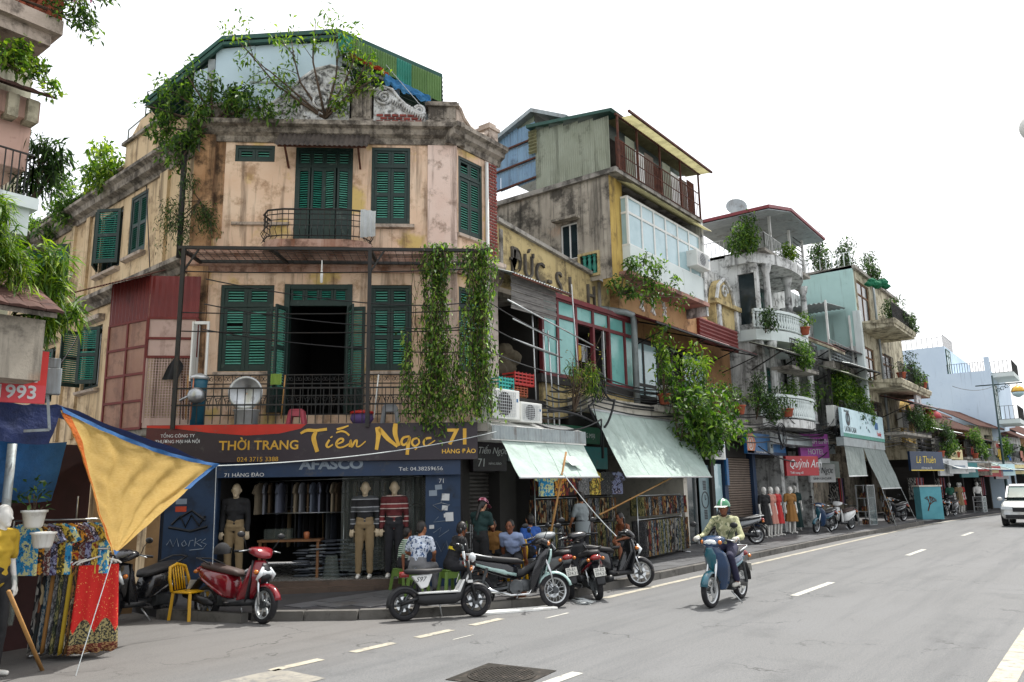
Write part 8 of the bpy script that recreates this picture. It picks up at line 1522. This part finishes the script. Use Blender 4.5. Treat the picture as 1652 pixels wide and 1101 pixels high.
m = MB(); m.tube([(0, 0, 0), (.16, 0, .12), (.0, 0, .16), (-.16, 0, .12), (0, 0, 0)], .005, 5); m.tube([(0, 0, .16), (0, 0, .24)], .004, 5); tag(m.build('wire_hanger', 'steel', None, True, frame=I2(1.35, YS-.02, 1.5)), 'wire hanger on the blue pillar', 'hanger')
# kerb clutter
m = MB(); m.lathe([(.11, 0), (.14, .25), (.15, .26)], 14); tag(m.build('dirty_bucket', 'sign_orange', None, True, frame=FRM(10.85, 8.25, 0, .12)), 'dirty orange bucket by the mint motorbike', 'bucket')
m = MB(); crumple(m, (-.2, 0, .05), (.2, .05, .04), .06, 16, 8, 4); m.v = [(x, y*3+random.uniform(-.02, .02), abs(z)) for x, y, z in m.v]; tag(m.build('white_rag', 'cloth_white', None, True, frame=FRM(11.55, 7.35, 20, 0)), 'crumpled white rag on the road by the scooters', 'rag')
m = MB(); m.box(0, 1.3, 0, .25, 0, .03); tag(m.build('white_board', 'white_paint', None, frame=FRM(9.6, 8.05, -30, .004)), 'flat white board lying under the mint motorbike', 'board')
o = thing('helmet', 'silver-black helmet on the red scooter seat', 'helmet', FRM(7.2, 11.3, 0, .98)); m = MB(); dome(.14, .12, .17, 0, m, 0); m.build('shell', 'shirt_black', o, True); m = MB(); m.grid(lambda u, v: (.15*math.cos((u-.5)*2.4), .13*math.sin((u-.5)*2.4), .02+.06*v), 8, 2); m.build('visor', 'chrome', o, True)
# ---------------------------------------------------------------- plants along the row
def P(label, base, limbs, n, size, mat, spread=.3, r0=.02, w=.42, sub=3, twig=.4, name='potted_plant', cat='plant'): return plant(name, label, cat, I_, base, limbs, n, size, mat, spread=spread, r0=r0, w=w, sub=sub, twig=twig)
P('large leafy tree overhanging the big awning', (21.5, 10.1, 2.6), [(19.3, 9.4, 4.1), (20.1, 9.2, 4.4), (20.9, 9.0, 4.2), (21.7, 9.0, 4.5), (22.5, 9.1, 4.1), (20.5, 9.0, 3.6), (21.4, 8.9, 3.4), (22.1, 9.0, 3.5), (19.7, 9.3, 3.6), (23.0, 9.2, 3.7), (21.1, 8.9, 3.9), (20.7, 9.0, 3.1)], 20, .19, 'leaf_mid', .34, .05, .5, 4, .35, 'street_tree', 'tree')
P('light green sapling before the black-framed windows', (19.7, 9.8, 4.2), [(19.2, 9.6, 5.5), (19.9, 9.5, 5.8), (20.6, 9.4, 5.4), (21.3, 9.4, 5.3), (20.9, 9.4, 5.9), (19.5, 9.6, 6.0), (21.7, 9.4, 5.5)], 16, .17, 'leaf_bright', .22, .025, .4, 3, .35, 'sapling', 'tree')
P('dense bushes along the ledge railing', (21.5, 9.8, 4.1), [(20.0, 9.6, 4.6), (20.8, 9.6, 4.9), (21.6, 9.6, 5.0), (22.5, 9.6, 4.9), (23.3, 9.6, 4.8), (24.2, 9.6, 4.7), (25.0, 9.6, 4.7), (25.9, 9.6, 4.9), (19.3, 9.7, 4.7)], 22, .12, 'leaf_mid', .3, .02, .4, 4, .3, 'bushes', 'bush')
P('grey-green shrub at the right end of the ledge', (26.3, 9.7, 4.1), [(26.0, 9.5, 5.0), (26.6, 9.5, 5.2), (27.0, 9.5, 4.8), (26.3, 9.5, 5.5)], 34, .11, 'leaf_dark', .28, .02, .4, 4, .35, 'shrub', 'shrub')
P('wispy tree rooted at the corner of the yellow house', (17.6, 9.9, 6.9), [(16.9, 9.7, 7.0), (17.6, 9.5, 7.7), (18.3, 9.4, 7.9), (19.0, 9.3, 7.8), (19.6, 9.3, 7.5), (18.6, 9.4, 7.4), (17.9, 9.5, 7.0), (20.4, 9.2, 7.2)], 16, .15, 'leaf_mid', .22, .03, .4, 3, .3, 'wall_tree', 'tree')
P('spiky bromeliads and twigs on the shop ledge', (15.6, 10.1, 4.1), [(15.2, 9.9, 4.6), (15.7, 9.8, 4.8), (16.1, 9.9, 4.7), (16.5, 9.9, 4.6), (15.9, 9.8, 4.3)], 22, .26, 'leaf_bright', .16, .02, .09, 2, .3, 'bromeliads')
P('bare tangle of twigs beside the glazed floor', (15.2, 9.9, 3.6), [(14.9, 9.7, 4.8), (15.3, 9.7, 4.9), (15.8, 9.7, 4.6), (15.0, 9.7, 4.2), (15.6, 9.7, 5.0)], 3, .08, 'leaf_dry', .12, .03, .3, 5, .6, 'dry_shrub', 'shrub')
P('potted shrub beside the terrace of the white house', (27.3, 10.2, 10.3), [(26.8, 10, 11.1), (27.3, 9.9, 11.5), (27.7, 9.9, 11.2), (26.6, 10.1, 10.7), (27.5, 9.8, 10.8)], 44, .14, 'leaf_mid', .34, .03, .4, 4, .35, 'roof_shrub', 'shrub')
P('small bright plant on the white house terrace rail', (30.4, 9.6, 10.7), [(30.2, 9.4, 11.2), (30.8, 9.4, 11.1), (30.5, 9.3, 10.9)], 26, .14, 'leaf_bright', .24, .015)
P('flowering pot plants on the curved upper balcony', (31.2, 9.4, 7.7), [(30.6, 9.3, 8.4), (31.4, 9.3, 8.5), (32, 9.4, 8.4)], 18, .1, 'leaf_bright', .2, .01)
P('green pot plants between the lower loggia columns', (30.2, 9.9, 4.4), [(29.4, 9.6, 5.4), (30.2, 9.5, 5.6), (31.0, 9.5, 5.5), (31.8, 9.5, 5.3), (32.5, 9.6, 5.5)], 34, .13, 'leaf_mid', .3, .02)
P('plants at the foot of the white house side wall', (27.6, 9.6, 7.3), [(27.2, 9.4, 7.8), (27.6, 9.4, 8.0), (28.0, 9.4, 7.7)], 30, .12, 'leaf_dark', .25, .015)
P('ivy covering the terrace trellis above the billboard', (35.3, 9.2, 5.2), [(33.7, 9.0, 6.0), (34.3, 9.0, 6.5), (35.0, 9.0, 6.1), (35.7, 9.0, 6.6), (36.4, 9.0, 6.1), (37.0, 9.0, 6.5), (34.6, 9.0, 5.6), (36.0, 9.0, 5.6), (36.8, 9.0, 5.6), (37.4, 8.9, 6.2)], 46, .14, 'leaf_vine', .36, .02, .5, 5, .3, 'ivy', 'ivy')
m = MB(); m.box(33.5, 33.6, 9.1, 9.2, 3.9, 6.8); m.box(37.2, 37.3, 9.0, 9.1, 3.9, 6.8); m.box(33.5, 37.3, 9.1, 9.16, 6.7, 6.76); m.build('x', 'iron').name = 'trellis'; tag(bpy.data.objects['trellis'], 'black trellis posts carrying the ivy', 'trellis')
P('clipped round tree on the upper mint balcony', (39.6, 7.8, 9.0), [(39.2, 7.6, 10.0), (39.8, 7.5, 10.3), (40.4, 7.6, 10.0), (39.8, 7.5, 9.8)], 50, .13, 'leaf_dark', .4, .03, .4, 4, .3, 'balcony_tree', 'tree')
P('trailing shrub at the balcony end of the mint house', (41.2, 7.4, 9.0), [(40.8, 7.2, 9.6), (41.4, 7.2, 9.8), (41.7, 7.2, 9.3)], 40, .13, 'leaf_dark', .3, .02)
P('shrub under the upper mint balcony', (41.2, 7.6, 6.4), [(40.2, 7.3, 7.2), (40.9, 7.3, 7.8), (41.6, 7.3, 7.4), (40.6, 7.3, 6.8), (42.2, 7.3, 7.0)], 40, .13, 'leaf_dark', .32, .02)
for k, (x, y, lab) in enumerate(((37.8, 10.2, 'left'), (39.4, 9.4, 'middle'), (41.6, 8.8, 'right'))): P('dark sparse roof tree on the mint house, '+lab+' of three', (x, y, 11.7), [(x-1.2, y, 12.4), (x-.4, y, 13.2), (x+.5, y, 13.0), (x+1.3, y, 12.5), (x+.2, y, 12.5), (x-.8, y, 12.9)], 22, .18, 'leaf_dark', .34, .03, .4, 3, .4, 'roof_tree', 'tree')
m = MB(); [m.ball((random.uniform(0, 1.5), random.uniform(-.2, .2), random.uniform(0, .45)), random.uniform(.2, .35), .25, random.uniform(.15, .3), 8, 6) for k in range(10)]; remesh(tag(m.build('green_netting', clothmat('net_green', '#1f7a58', .35), None, True, frame=FRM(38.2, 8.3, -30, 11.0) @ Matrix.Diagonal((1, .6, .6, 1))), 'bright green netting bundled on the mint house roof edge', 'netting'), .05, .2)
for k, (x, y, z, lab) in enumerate(((48.5, 7.6, 3.3, 'bright potted bush on the cream ledge'), (55, 6.9, 3.2, 'small bush on the far ledge'), (60, 6.2, 3.4, 'bush beside the lamp post'), (66, 5.4, 3.2, 'dark bush near the end of the row'), (58, 10, 5.6, 'treetop above the low tiled roofs'))): P(lab, (x, y, z), [(x-.6, y-.2, z+.7), (x+.2, y-.2, z+1.0), (x+.9, y-.2, z+.7), (x+.3, y-.3, z+.5)], 40, .2, 'leaf_mid' if k != 3 else 'leaf_dark', .45, .03)
# ---------------------------------------------------------------- street furniture at the far right
o = thing('painted_cabinet', 'turquoise utility cabinet painted with a bare tree', 'cabinet', FRM(42.6, 7.9, -52, .12)); surf('cabinet_teal', '#5fa3ae', '#4c8f9c', ns=2, rough=.6); m = MB(); m.box(0, 1.05, 0, .6, 0, 1.55); m.build('box', 'cabinet_teal', o, bev=.01); m = MB(); m.box(-.04, 1.09, -.04, .64, 1.55, 1.62); m.build('lid', 'concrete_pale', o)
m = MB()
def br(p, a, L, w, d):
    q = (p[0]+L*math.cos(a), p[1]+L*math.sin(a)); m.bar((p[0], -.006, p[1]), (q[0], -.006, q[1]), .008, w)
    if d: 
        for s_ in (-.5, .1, .55): br(q, a+s_+random.uniform(-.15, .15), L*.68, w*.65, d-1)
br((.3, .4), 1.2, .3, .06, 3); m.build('painted_tree', 'rusty', o)
o = thing('street_lamp', 'dark green street lamp with scroll arm and brass globe', 'street lamp', FRM(58.7, 5.9, -90, 0)); m = MB(); m.lathe([(.16, 0), (.16, .5), (.1, .7), (.07, 3), (.05, 8.6)], 12); m.bar((-1.0, 0, 8.0), (1.6, 0, 8.0), .07); m.build('post', plain('lamp_green', '#1f3a3c', .5, .3), o, True)
m = MB(); 
for k in range(3): spiral(m, .25+.25*k, 7.6+.12*k, .16, 1.5, 0, 1, 0, .025)
m.build('scrollwork', 'lamp_green', o, True); m = MB(); m.bar((1.3, 0, 8.0), (1.3, 0, 7.85), .04); m.lathe([(.02, 7.85), (.3, 7.7), (.38, 7.5), (.38, 7.42)], 14, (1.3, 0, 0)); m.build('lamp_hood', 'gold', o, True); m = MB(); m.lathe([(.37, 7.42), (.3, 7.22), (.1, 7.1), (.01, 7.08)], 14, (1.3, 0, 0)); m.build('lamp_globe', 'glass_sky', o, True)
o = thing('globe_lamp', 'white globe street lamp cut off by the right edge', 'street lamp', FRM(12.2, -.35, 0)); m = MB(); m.lathe([(.12, 0), (.12, .6), (.06, .8), (.05, 6.3)], 10); m.tube([(0, 0, 5.9), (0, .4, 5.8), (0, .72, 6.1)], .025, 6); m.tube([(0, 0, 6.2), (0, .4, 6.2), (0, .68, 6.55)], .025, 6); m.build('post', 'lamp_green', o, True)
for y, z in ((.68, 6.62), (.64, 6.15)): m = MB(); m.ball((0, y, z), .2, n=20, m=14); m.build('globe', 'white_paint', o, True)
# white car
car = thing('white_car', 'white sport utility car approaching at the right edge', 'car', FRM(41.3, 3.35, 180.5)); cs = MB()
def ring(x, zb, zt, hw, tuck=.06, n=7): return [(x, s_*w, z) for s_, w, z in ((-1, hw-.08, zb), (-1, hw, zb+.15), (-1, hw, (zb+zt)/2), (-1, hw-.03, zt-.08), (-1, hw-tuck-.06, zt), (1, hw-tuck-.06, zt), (1, hw-.03, zt-.08), (1, hw, (zb+zt)/2), (1, hw, zb+.15), (1, hw-.08, zb))]
secs = [ring(x, *a) for x, *a in ((-2.35, .5, .95, .8), (-2.28, .38, 1.08, .9), (-1.9, .3, 1.1, .95), (-.9, .28, 1.1, .95), (.7, .28, 1.08, .95), (1.15, .28, 1.06, .95), (1.9, .3, .98, .94), (2.2, .36, .9, .9), (2.33, .45, .78, .8))]
vs_ = [p for s_ in secs for p in s_]; k_ = 10; cs.add(vs_, [(i*k_+j, i*k_+(j+1) % k_, (i+1)*k_+(j+1) % k_, (i+1)*k_+j) for i in range(len(secs)-1) for j in range(k_)]+[tuple(range(k_))[::-1], tuple((len(secs)-1)*k_+j for j in range(k_))]); cs.build('body', 'paint_white', car, auto=35, bev=.02)
cs = MB(); gs = [ring(x, *a) for x, *a in ((-2.2, 1.08, 1.12, .84), (-1.95, 1.08, 1.58, .78), (-1.2, 1.08, 1.68, .78), (.0, 1.08, 1.7, .78), (.45, 1.06, 1.62, .78), (1.25, 1.04, 1.08, .82))]; cs.add([p for s_ in gs for p in s_], [(i*k_+j, i*k_+(j+1) % k_, (i+1)*k_+(j+1) % k_, (i+1)*k_+j) for i in range(len(gs)-1) for j in range(k_)]+[tuple(range(k_))[::-1], tuple((len(gs)-1)*k_+j for j in range(k_))]); cs.build('cabin_glass', surf('car_glass', '#4f6663', '#40544f', ns=1, rough=.08, spec=.6), car, auto=35)
m = MB(); m.loft([(-2.0, 1.62, .72, .03), (-1.2, 1.7, .72, .03), (0, 1.72, .72, .03), (.42, 1.65, .7, .02)], 12, 5); m.build('roof', 'paint_white', car, True)
m = MB()
for s_ in (-1, 1): m.bar((.42, s_*.72, 1.64), (1.25, s_*.78, 1.07), .07); m.bar((-.6, s_*.76, 1.66), (-.6, s_*.86, 1.08), .07)
m.build('pillar', 'paint_white', car)
for x in (-1.4, 1.42):
    for s_ in (-1, 1):
        m = MB(); m.lathe([(.2, -.11), (.33, -.12), (.36, -.08), (.36, .08), (.33, .12), (.2, .11)], 22, (x, s_*.86, .36), 'y'); w_ = m.build('wheel', 'rubber', car, True); m = MB(); m.lathe([(.02, -.125), (.2, -.118), (.23, -.1), (.23, .1), (.2, .118), (.02, .125)], 18, (x, s_*.86, .36), 'y'); m.build('rim', 'alu', w_, True)
for s_ in (-1, 1):
    m = MB(); m.prism([(s_*.45, .82), (s_*.88, .84), (s_*.9, .72), (s_*.5, .7)], 2.22, 2.35, 'yz'); m.build('headlight', 'lens_clear', car); m = MB(); m.ball((.95, s_*1.03, 1.12), .07, .11, .08); m.build('mirror', 'paint_white', car, True); m = MB(); m.prism([(s_*.55, .58), (s_*.82, .58), (s_*.8, .5), (s_*.58, .5)], 2.25, 2.345, 'yz'); m.build('fog_lamp', 'lens_clear', car)
m = MB(); m.box(2.28, 2.37, -.48, .48, .62, .8); m.build('grille', 'black_plastic', car, bev=.02); m = MB(); m.box(2.25, 2.36, -.75, .75, .36, .5); m.build('lower_intake', 'black_plastic', car, bev=.02); m = MB(); m.box(2.365, 2.38, -.24, .24, .5, .61); m.build('licence_plate', 'plate_white', car); m = MB(); m.box(2.37, 2.385, -.06, .06, .69, .74); m.build('emblem', 'chrome', car)
# showcases and goods before the far shops
for k, (x, y, lab) in enumerate(((36.2, 8.75, 'glass showcase before the drawn grey awning'), (53.0, 6.6, 'low glass showcase at the far shop'))):
    o = thing('showcase', lab, 'showcase', SWP(x, y, -4)); h = 1.7 if k == 0 else .9; m = MB()
    for a in (0, .95):
        for b in (0, .45): m.box(a, a+.05, b, b+.05, 0, h)
    for z in (0, h*.33, h*.66, h-.04): m.box(.05, .95, .01, .49, z, z+.03)
    m.build('frame', 'alu', o); m = MB(); m.box(.05, .95, .0, .005, .03, h-.04); m.build('pane', 'glass_clear', o)
    for z in (h*.33, h*.66, 0): m = MB(); [m.box(.1+i*.17, .22+i*.17, .15, .35, z+.03, z+.03+random.uniform(.1, .25)) for i in range(5)]; kind(m.build('wares', PR[k+3], o), 'stuff')
for k in range(18): g_ = link('hanging_bag', garment_mesh(.3, .5, PR[k % 8], 'fold'), None, FRM(38.0+.05*(k % 3), 8.3+.02*k, k*20, .5+.07*k)); tag(g_, LOOK['print_%d' % (k % 8)]+' purse on the display stand under the grey awning', 'purse', 'purses on the display stand')
for i, (x, y, n, lab) in enumerate(((44.6, 8.6, 16, 'dark shop beside the navy sign'), (48.8, 8.2, 12, 'shop behind the green mannequin'), (56.5, 7.2, 14, 'far shop under the pale awning'), (35.4, 9.9, 8, 'shop behind the white scooter'))):
    for k in range(n): g_ = link('hanging_dress', garment_mesh(.4, 1.1, [PR[k % 8], 'dress_black', 'dress_red', 'shirt_teal', 'dress_pink', 'cloth_purple'][k % 6], 'fold'), None, SWP(x+k*.14, y, 0) @ Matrix.Translation((0, 0, 2.0))); tag(g_, ('patterned', 'black', 'red', 'teal', 'pink', 'violet')[k % 6]+' dress hanging in the '+lab, 'dress', 'dresses in the '+lab)
for k in range(4): ac_unit(I_, 47+k*6, 7.6-.7*k, 3.5, 1.0, .7, ('first', 'second', 'third', 'fourth')[k]+' air conditioner along the far ledges')
sign('white lightbox sign with black figures on the mint house', Matrix.Translation((0, 7.4, 0)), 41.6, 0, 5.3, 1.1, .8, 'letter_white', [('&', .35, .2, .6, 'letter_dark', 0, 1)])
m = MB(); m.lathe([(.02, .5), (.3, .42), (.55, .2), (.6, 0), (.5, -.02)], 16); tag(m.build('red_parasol_lamp', 'sign_crimson', None, True, frame=FRM(43.6, 7.3, 0, 5.0)), 'red round lantern under the mint balconies', 'lantern')
# overhead cables
def cable(pts, label, r=.014, sag=.25): 
    m = MB()
    for a, b in zip(pts, pts[1:]): rope(m, a, b, sag, r, 12)
    tag(m.build('cable', 'black_plastic', None, True), label, 'cable')
cable([(13.4, 9.9, 3.35), (16.1, 9.7, 3.5), (16.3, 9.9, 2.9)], 'black cable looping over the small awning cassette', .02); cable([(14.2, 9.9, 3.6), (16.4, 9.85, 3.3), (16.6, 10.0, 2.6)], 'bundled grey cable arching beside the large awning', .035, -.12); cable([(15.0, 10.0, 4.6), (16.0, 9.9, 4.2), (16.4, 9.9, 3.4)], 'slack cable hanging from the recess', .012)
cable([(26.6, 9.8, 3.2), (30.5, 9.4, 2.75), (33.5, 9.2, 3.5), (34.6, 9.2, 3.8)], 'sagging black cable across the row signs', .025, .2); cable([(28.5, 9.4, 4.4), (31.2, 9.2, 4.0), (33.4, 9.0, 4.6)], 'cable along the lower white balustrade', .02); cable([(50, 7, 7.2), (58.7, 5.9, 7.9)], 'thin cable running to the street lamp', .015)
cable([(8.6, 17.5, 9.4), (8.4, 16.6, 6.9), (8.2, 16.3, 3.6)], 'thin cable dropping down the side front', .012, .02); cable([(7.7, 18.5, 6.4), (7.0, 16.5, 5.2), (4.0, 11, 3.2)], 'cable slanting over the side street', .01)
# roof tanks and aerial of the side wing
for k, (x, z) in enumerate(((-2.6, 10.6), (-1.9, 10.95))):
    m = MB(); m.lathe([(.02, .0), (.26, .02), (.28, .1), (.28, .5), (.25, .58), (.05, .64)], 16); tag(m.build('water_tank', 'steel', None, True, frame=at(FL, x, .5, z)), ('lower', 'upper')[k]+' steel water tank on the side wing roof', 'tank')
m = MB(); m.tube([(-4.4, .2, 9.9), (-4.4, .2, 11.2), (-3.2, .3, 11.4)], .02, 5); m.tube([(-3.5, .2, 10.2), (-3.4, .2, 11.9), (-2.2, .3, 11.7)], .018, 5); tag(m.build('roof_pipes', 'galv', None, True, frame=FL), 'thin bent pipes above the side wing roof', 'pipe')
for p in (((-4.1, -.2, 9.5), (-4.05, -.25, 6.7)),): m = MB(); m.tube([Vector(q) for q in p], .06, 8); tag(m.build('drainpipe', 'iron', None, True, frame=FC), 'dark drainpipe down the stained corner', 'pipe')

# ---------------------------------------------------------------- more clutter on the row: dark lean-tos, brackets, bundled cables
for k, (x, y, z, w, d, mt, lab) in enumerate(((27.2, 8.9, 6.55, 3.2, 1.2, 'grey_sheet', 'dark tin hood below the curved balcony'), (33.6, 8.3, 6.75, 4.0, 1.5, 'galv', 'pale tin canopy over the ivy terrace'), (39.5, 7.2, 5.5, 4.5, 1.4, 'maroon_sheet', 'striped maroon canopy under the mint balconies'), (33.8, 8.8, 7.6, 3.2, 1.2, 'rusty', 'rusty tin roof below the terrace rails'), (46.5, 7.3, 4.6, 5.0, 1.5, 'galv', 'grey tin roof on the old cream house'), (52, 6.7, 4.4, 6.0, 1.5, 'rusty', 'rust brown tin roof further along'), (59, 5.9, 4.2, 6, 1.4, 'galv', 'tin canopy near the lamp post'))):
    o = thing('tin_canopy', lab, 'canopy', FRM(x, y, -4, z)); m = MB(); corru(m, (0, 0, 0), (w, 0, 0), (0, d, .45), (0, -.3, .95), .16, .02); m.build('sheet', mt, o); m = MB()
    for a in (0, w/2, w): m.bar((a, 0, -.03), (a, d, .42), .05); m.bar((a, .05, -.05), (a, d, -.6), .04)
    m.bar((0, 0, -.03), (w, 0, -.03), .05); m.build('brackets', 'iron', o)
for k in range(9):
    z = 3.45+.1*k; pts = [(13.8+.1*k, 10.0, z), (16.3, 10.05, z+.45), (21.6, 10.05, z+.55), (22.6, 9.9, z+random.uniform(0, .2)), (27.5, 9.7, z+random.uniform(-.1, .3)), (33.8, 9.2, z+random.uniform(-.1, .3)), (42, 8.4, z+.3), (50, 7.4, z)]
    cable(pts, ('lowest', 'second', 'third', 'fourth', 'middle', 'sixth', 'seventh', 'eighth', 'topmost')[k]+' cable of the bundle strung along the row', .019, random.uniform(.08, .3))
for k in range(3): cable([(8.0, 13.6, 6.0-.5*k), (10.2, 11.1, 5.5-.45*k), (11.7, 9.6, 5.6-.5*k), (14.5, 9.7, 5.2-.4*k)], ('upper', 'middle', 'lower')[k]+' cable strung across the terrace front', .012, .06)
cable([(16.3, 9.8, 3.3), (16.6, 9.6, 4.0), (16.1, 9.7, 4.4), (15.7, 9.8, 3.8), (16.5, 9.8, 3.2)], 'coiled black cable knot above the small awning', .03, .15)

# boards, awnings and laundry that crowd the far shop fronts
for k, (x, z, w, h, mt, bd) in enumerate(((1.0, 2.3, 1.6, .7, 'letter_white', 'letter_grey'), (3.0, 2.1, 1.5, .8, 'sign_teal', 'letter_white'), (5.2, 2.2, 1.8, .7, 'cornice', 'letter_red'), (7.6, 2.15, 1.6, .6, 'sign_crimson', 'sign_cream'), (11.0, 2.2, 1.6, .7, 'sign_pale', 'sign_blue'), (13.5, 2.3, 2.0, .6, 'sign_cream', 'sign_dark'), (17, 2.2, 2.2, .7, 'sign_green', 'letter_white'), (20, 2.4, 2, .7, 'letter_yellow', 'sign_dark'))):
    o = sign(('white board with grey band', 'teal board with white band', 'stone grey board with red band', 'crimson board with cream band', 'pale board with blue band', 'cream board with dark band', 'green board with white band', 'yellow board with dark band')[k]+' over a far shop', F3, x, -1.3, z, w, h, mt, [], ang=-18); m = MB(); m.box(w*.15, w*.85, -.006, 0, h*.35, h*.62); m.build('band', bd, o)
for k, (x, z) in enumerate(((2.0, 4.1), (6.5, 3.9), (8.5, 3.8), (12.5, 3.9), (15, 3.9), (18.5, 3.9))):
    m = MB(); m.grid(lambda u, v: (.7*u, .05*math.sin(u*14), -.6*v*(1-.2*math.sin(u*6))), 10, 5); tag(m.build('laundry', ('cloth_white', 'dress_red', 'cloth_grey', 'cloth_mustard', 'shirt_blue', 'dress_pink')[k], None, True, frame=at(F3, x, -.95, z)), ('white', 'red', 'grey', 'mustard', 'blue', 'pink')[k]+' laundry over a far ledge railing', 'laundry')
for k, (x, y, z) in enumerate(((28.6, 9.35, 4.3), (30.6, 9.1, 7.6), (38.2, 7.3, 6.45), (43.0, 7.3, 6.45), (47, 7.5, 3.2), (50, 7.2, 3.2), (53, 6.7, 3.2), (24.6, 9.6, 4.15), (19.9, 9.9, 4.15))): pot(('first', 'second', 'third', 'fourth', 'fifth', 'sixth', 'seventh', 'eighth', 'ninth')[k]+' clay pot with leafy plant along the ledges', x, y, z, .2, .3, 'terracotta', 'leaf_mid', size=.16)

# pipes, grilles and air conditioners on the mint house front
for k, (x, z, w, h) in enumerate(((.75, 4.35, 1.6, 1.2), (4.1, 6.55, 1.8, 1.6))):
    o = thing('window_grille', ('lower', 'upper')[k]+' iron window grille on the mint house front', 'grille', at(gF, x, -.1, z)); m = MB(); [m.bar((w*i/9, 0, 0), (w*i/9, 0, h), .02) for i in range(10)]; [m.bar((0, 0, h*i/4), (w, 0, h*i/4), .02) for i in range(5)]; m.build('bars', 'iron', o)
m = MB(); m.tube([(3.2, -.1, 11.6), (3.2, -.1, 9.2), (3.3, -.1, 8.7), (3.3, -.1, 3.9)], .06, 7); tag(m.build('drainpipe', 'galv', None, True, frame=gF), 'grey drainpipe down the mint house front', 'pipe')
ac_unit(gF, 5.2, -.45, 4.6, 1.0, .7, 'air conditioner low on the mint house front'); ac_unit(gF, 5.0, -.45, 9.6, 1.0, .7, 'air conditioner high on the mint house front')
m = MB(); m.lathe([(.9, 0), (1.15, 0), (1.15, .25), (.9, .25)], 24, (7.6, -.2, 5.0), 'y', False); m.box(6.45, 6.7, -.2, .05, 3.9, 5.0); m.box(8.5, 8.75, -.2, .05, 3.9, 5.0); tag(m.build('yellow_arch', 'yellow_bright', None, frame=gF), 'yellow plaster arch beside the mint house', 'arch')

# extra fronts squeezed between the white house and the far shops: railings, shutters, hanging plants
for k, (x, y, z, w) in enumerate(((33.6, 8.85, 4.3, 3.4), (28.4, 9.0, 6.2, 2.6), (39.0, 7.6, 4.2, 4.6), (46.4, 7.6, 3.3, 4.5), (51.5, 6.9, 3.3, 5))):
    o = thing('iron_balcony', 'black iron balcony rail, '+('behind the billboard', 'below the curved balcony', 'under the mint balconies', 'on the old cream house', 'on the low ochre house')[k], 'balcony', FRM(x, y, -4, z)); m = MB(); rail(m, (0, 0), (w, 0), 0, .95, int(w*7), .022, .04); m.bar((0, 0, .5), (w, 0, .5), .03); [spiral(m, .25+.5*i, .7, .12, 1.2, 0, 1, 0, .02) for i in range(int(w*2))]; m.build('rail', 'iron', o); m = MB(); m.box(0, w, 0, .8, -.16, -.04); m.build('slab', 'concrete', o)
for k, (x, y, z) in enumerate(((29.2, 8.95, 6.4), (34.5, 8.7, 4.6), (36.2, 8.6, 4.7), (40.2, 7.4, 4.6), (42.4, 7.3, 4.6), (47.5, 7.3, 4.3), (52.5, 6.6, 4.2), (26.9, 9.4, 4.4))): P(('first', 'second', 'third', 'fourth', 'fifth', 'sixth', 'seventh', 'eighth')[k]+' mass of balcony greenery along the row', (x, y, z-.3), [(x-.5, y-.1, z+.3), (x, y-.15, z+.6), (x+.6, y-.1, z+.3), (x+.2, y-.2, z)], 34, .13, ('leaf_mid', 'leaf_dark')[k % 2], .3, .02)
for k, (x, w, z) in enumerate(((28.4, 1.2, 4.5), (30.6, 1.2, 4.5), (28.6, 1.1, 7.8), (30.9, 1.1, 7.8))):
    shutter_window(wh, Matrix.Translation((x, 10.9, 0)), 0, w, z, z+2.1, single=False, mat='slat_deep')

# meter boxes, junction boxes and thick cable hanks along the fronts
for k, (x, y, z) in enumerate(((13.55, 10.55, 2.5), (15.5, 10.6, 2.75), (22.4, 9.9, 3.0), (27.9, 9.85, 3.0), (29.9, 9.7, 3.25), (33.7, 9.3, 3.1), (45.9, 8.3, 3.2))):
    o = thing('meter_box', 'grey electric meter box, '+('in the passage', 'behind the small awning', 'at the street tree', 'beside the roller shutter', 'over the dress mannequins', 'by the billboard', 'by the navy sign')[k], 'meter box', FRM(x, y, 0, z)); m = MB(); m.box(0, .3, 0, .16, 0, .4); m.build('case', 'galv', o, bev=.01); m = MB(); m.box(.06, .24, -.006, 0, .18, .32); m.build('window', 'glass_dark', o)
for k, (x, y, z, r_) in enumerate(((16.2, 9.8, 4.3, .28), (22.9, 9.6, 3.5, .3), (28.2, 9.5, 3.6, .35), (33.5, 9.0, 4.0, .35), (45.2, 8.0, 3.6, .4))):
    m = MB()
    for j in range(4): m.tube([(r_*(1+.12*j)*math.cos(a*.42)*.7, .05*math.sin(a+j), r_*(1+.12*j)*math.sin(a*.42)) for a in range(16)], .016, 5)
    tag(m.build('cable_hank', 'black_plastic', None, True, frame=FRM(x, y, 0, z)), 'coiled hank of black cable '+('above the small awning', 'beside the street tree', 'over the row signs', 'near the billboard', 'near the navy sign')[k], 'cable')
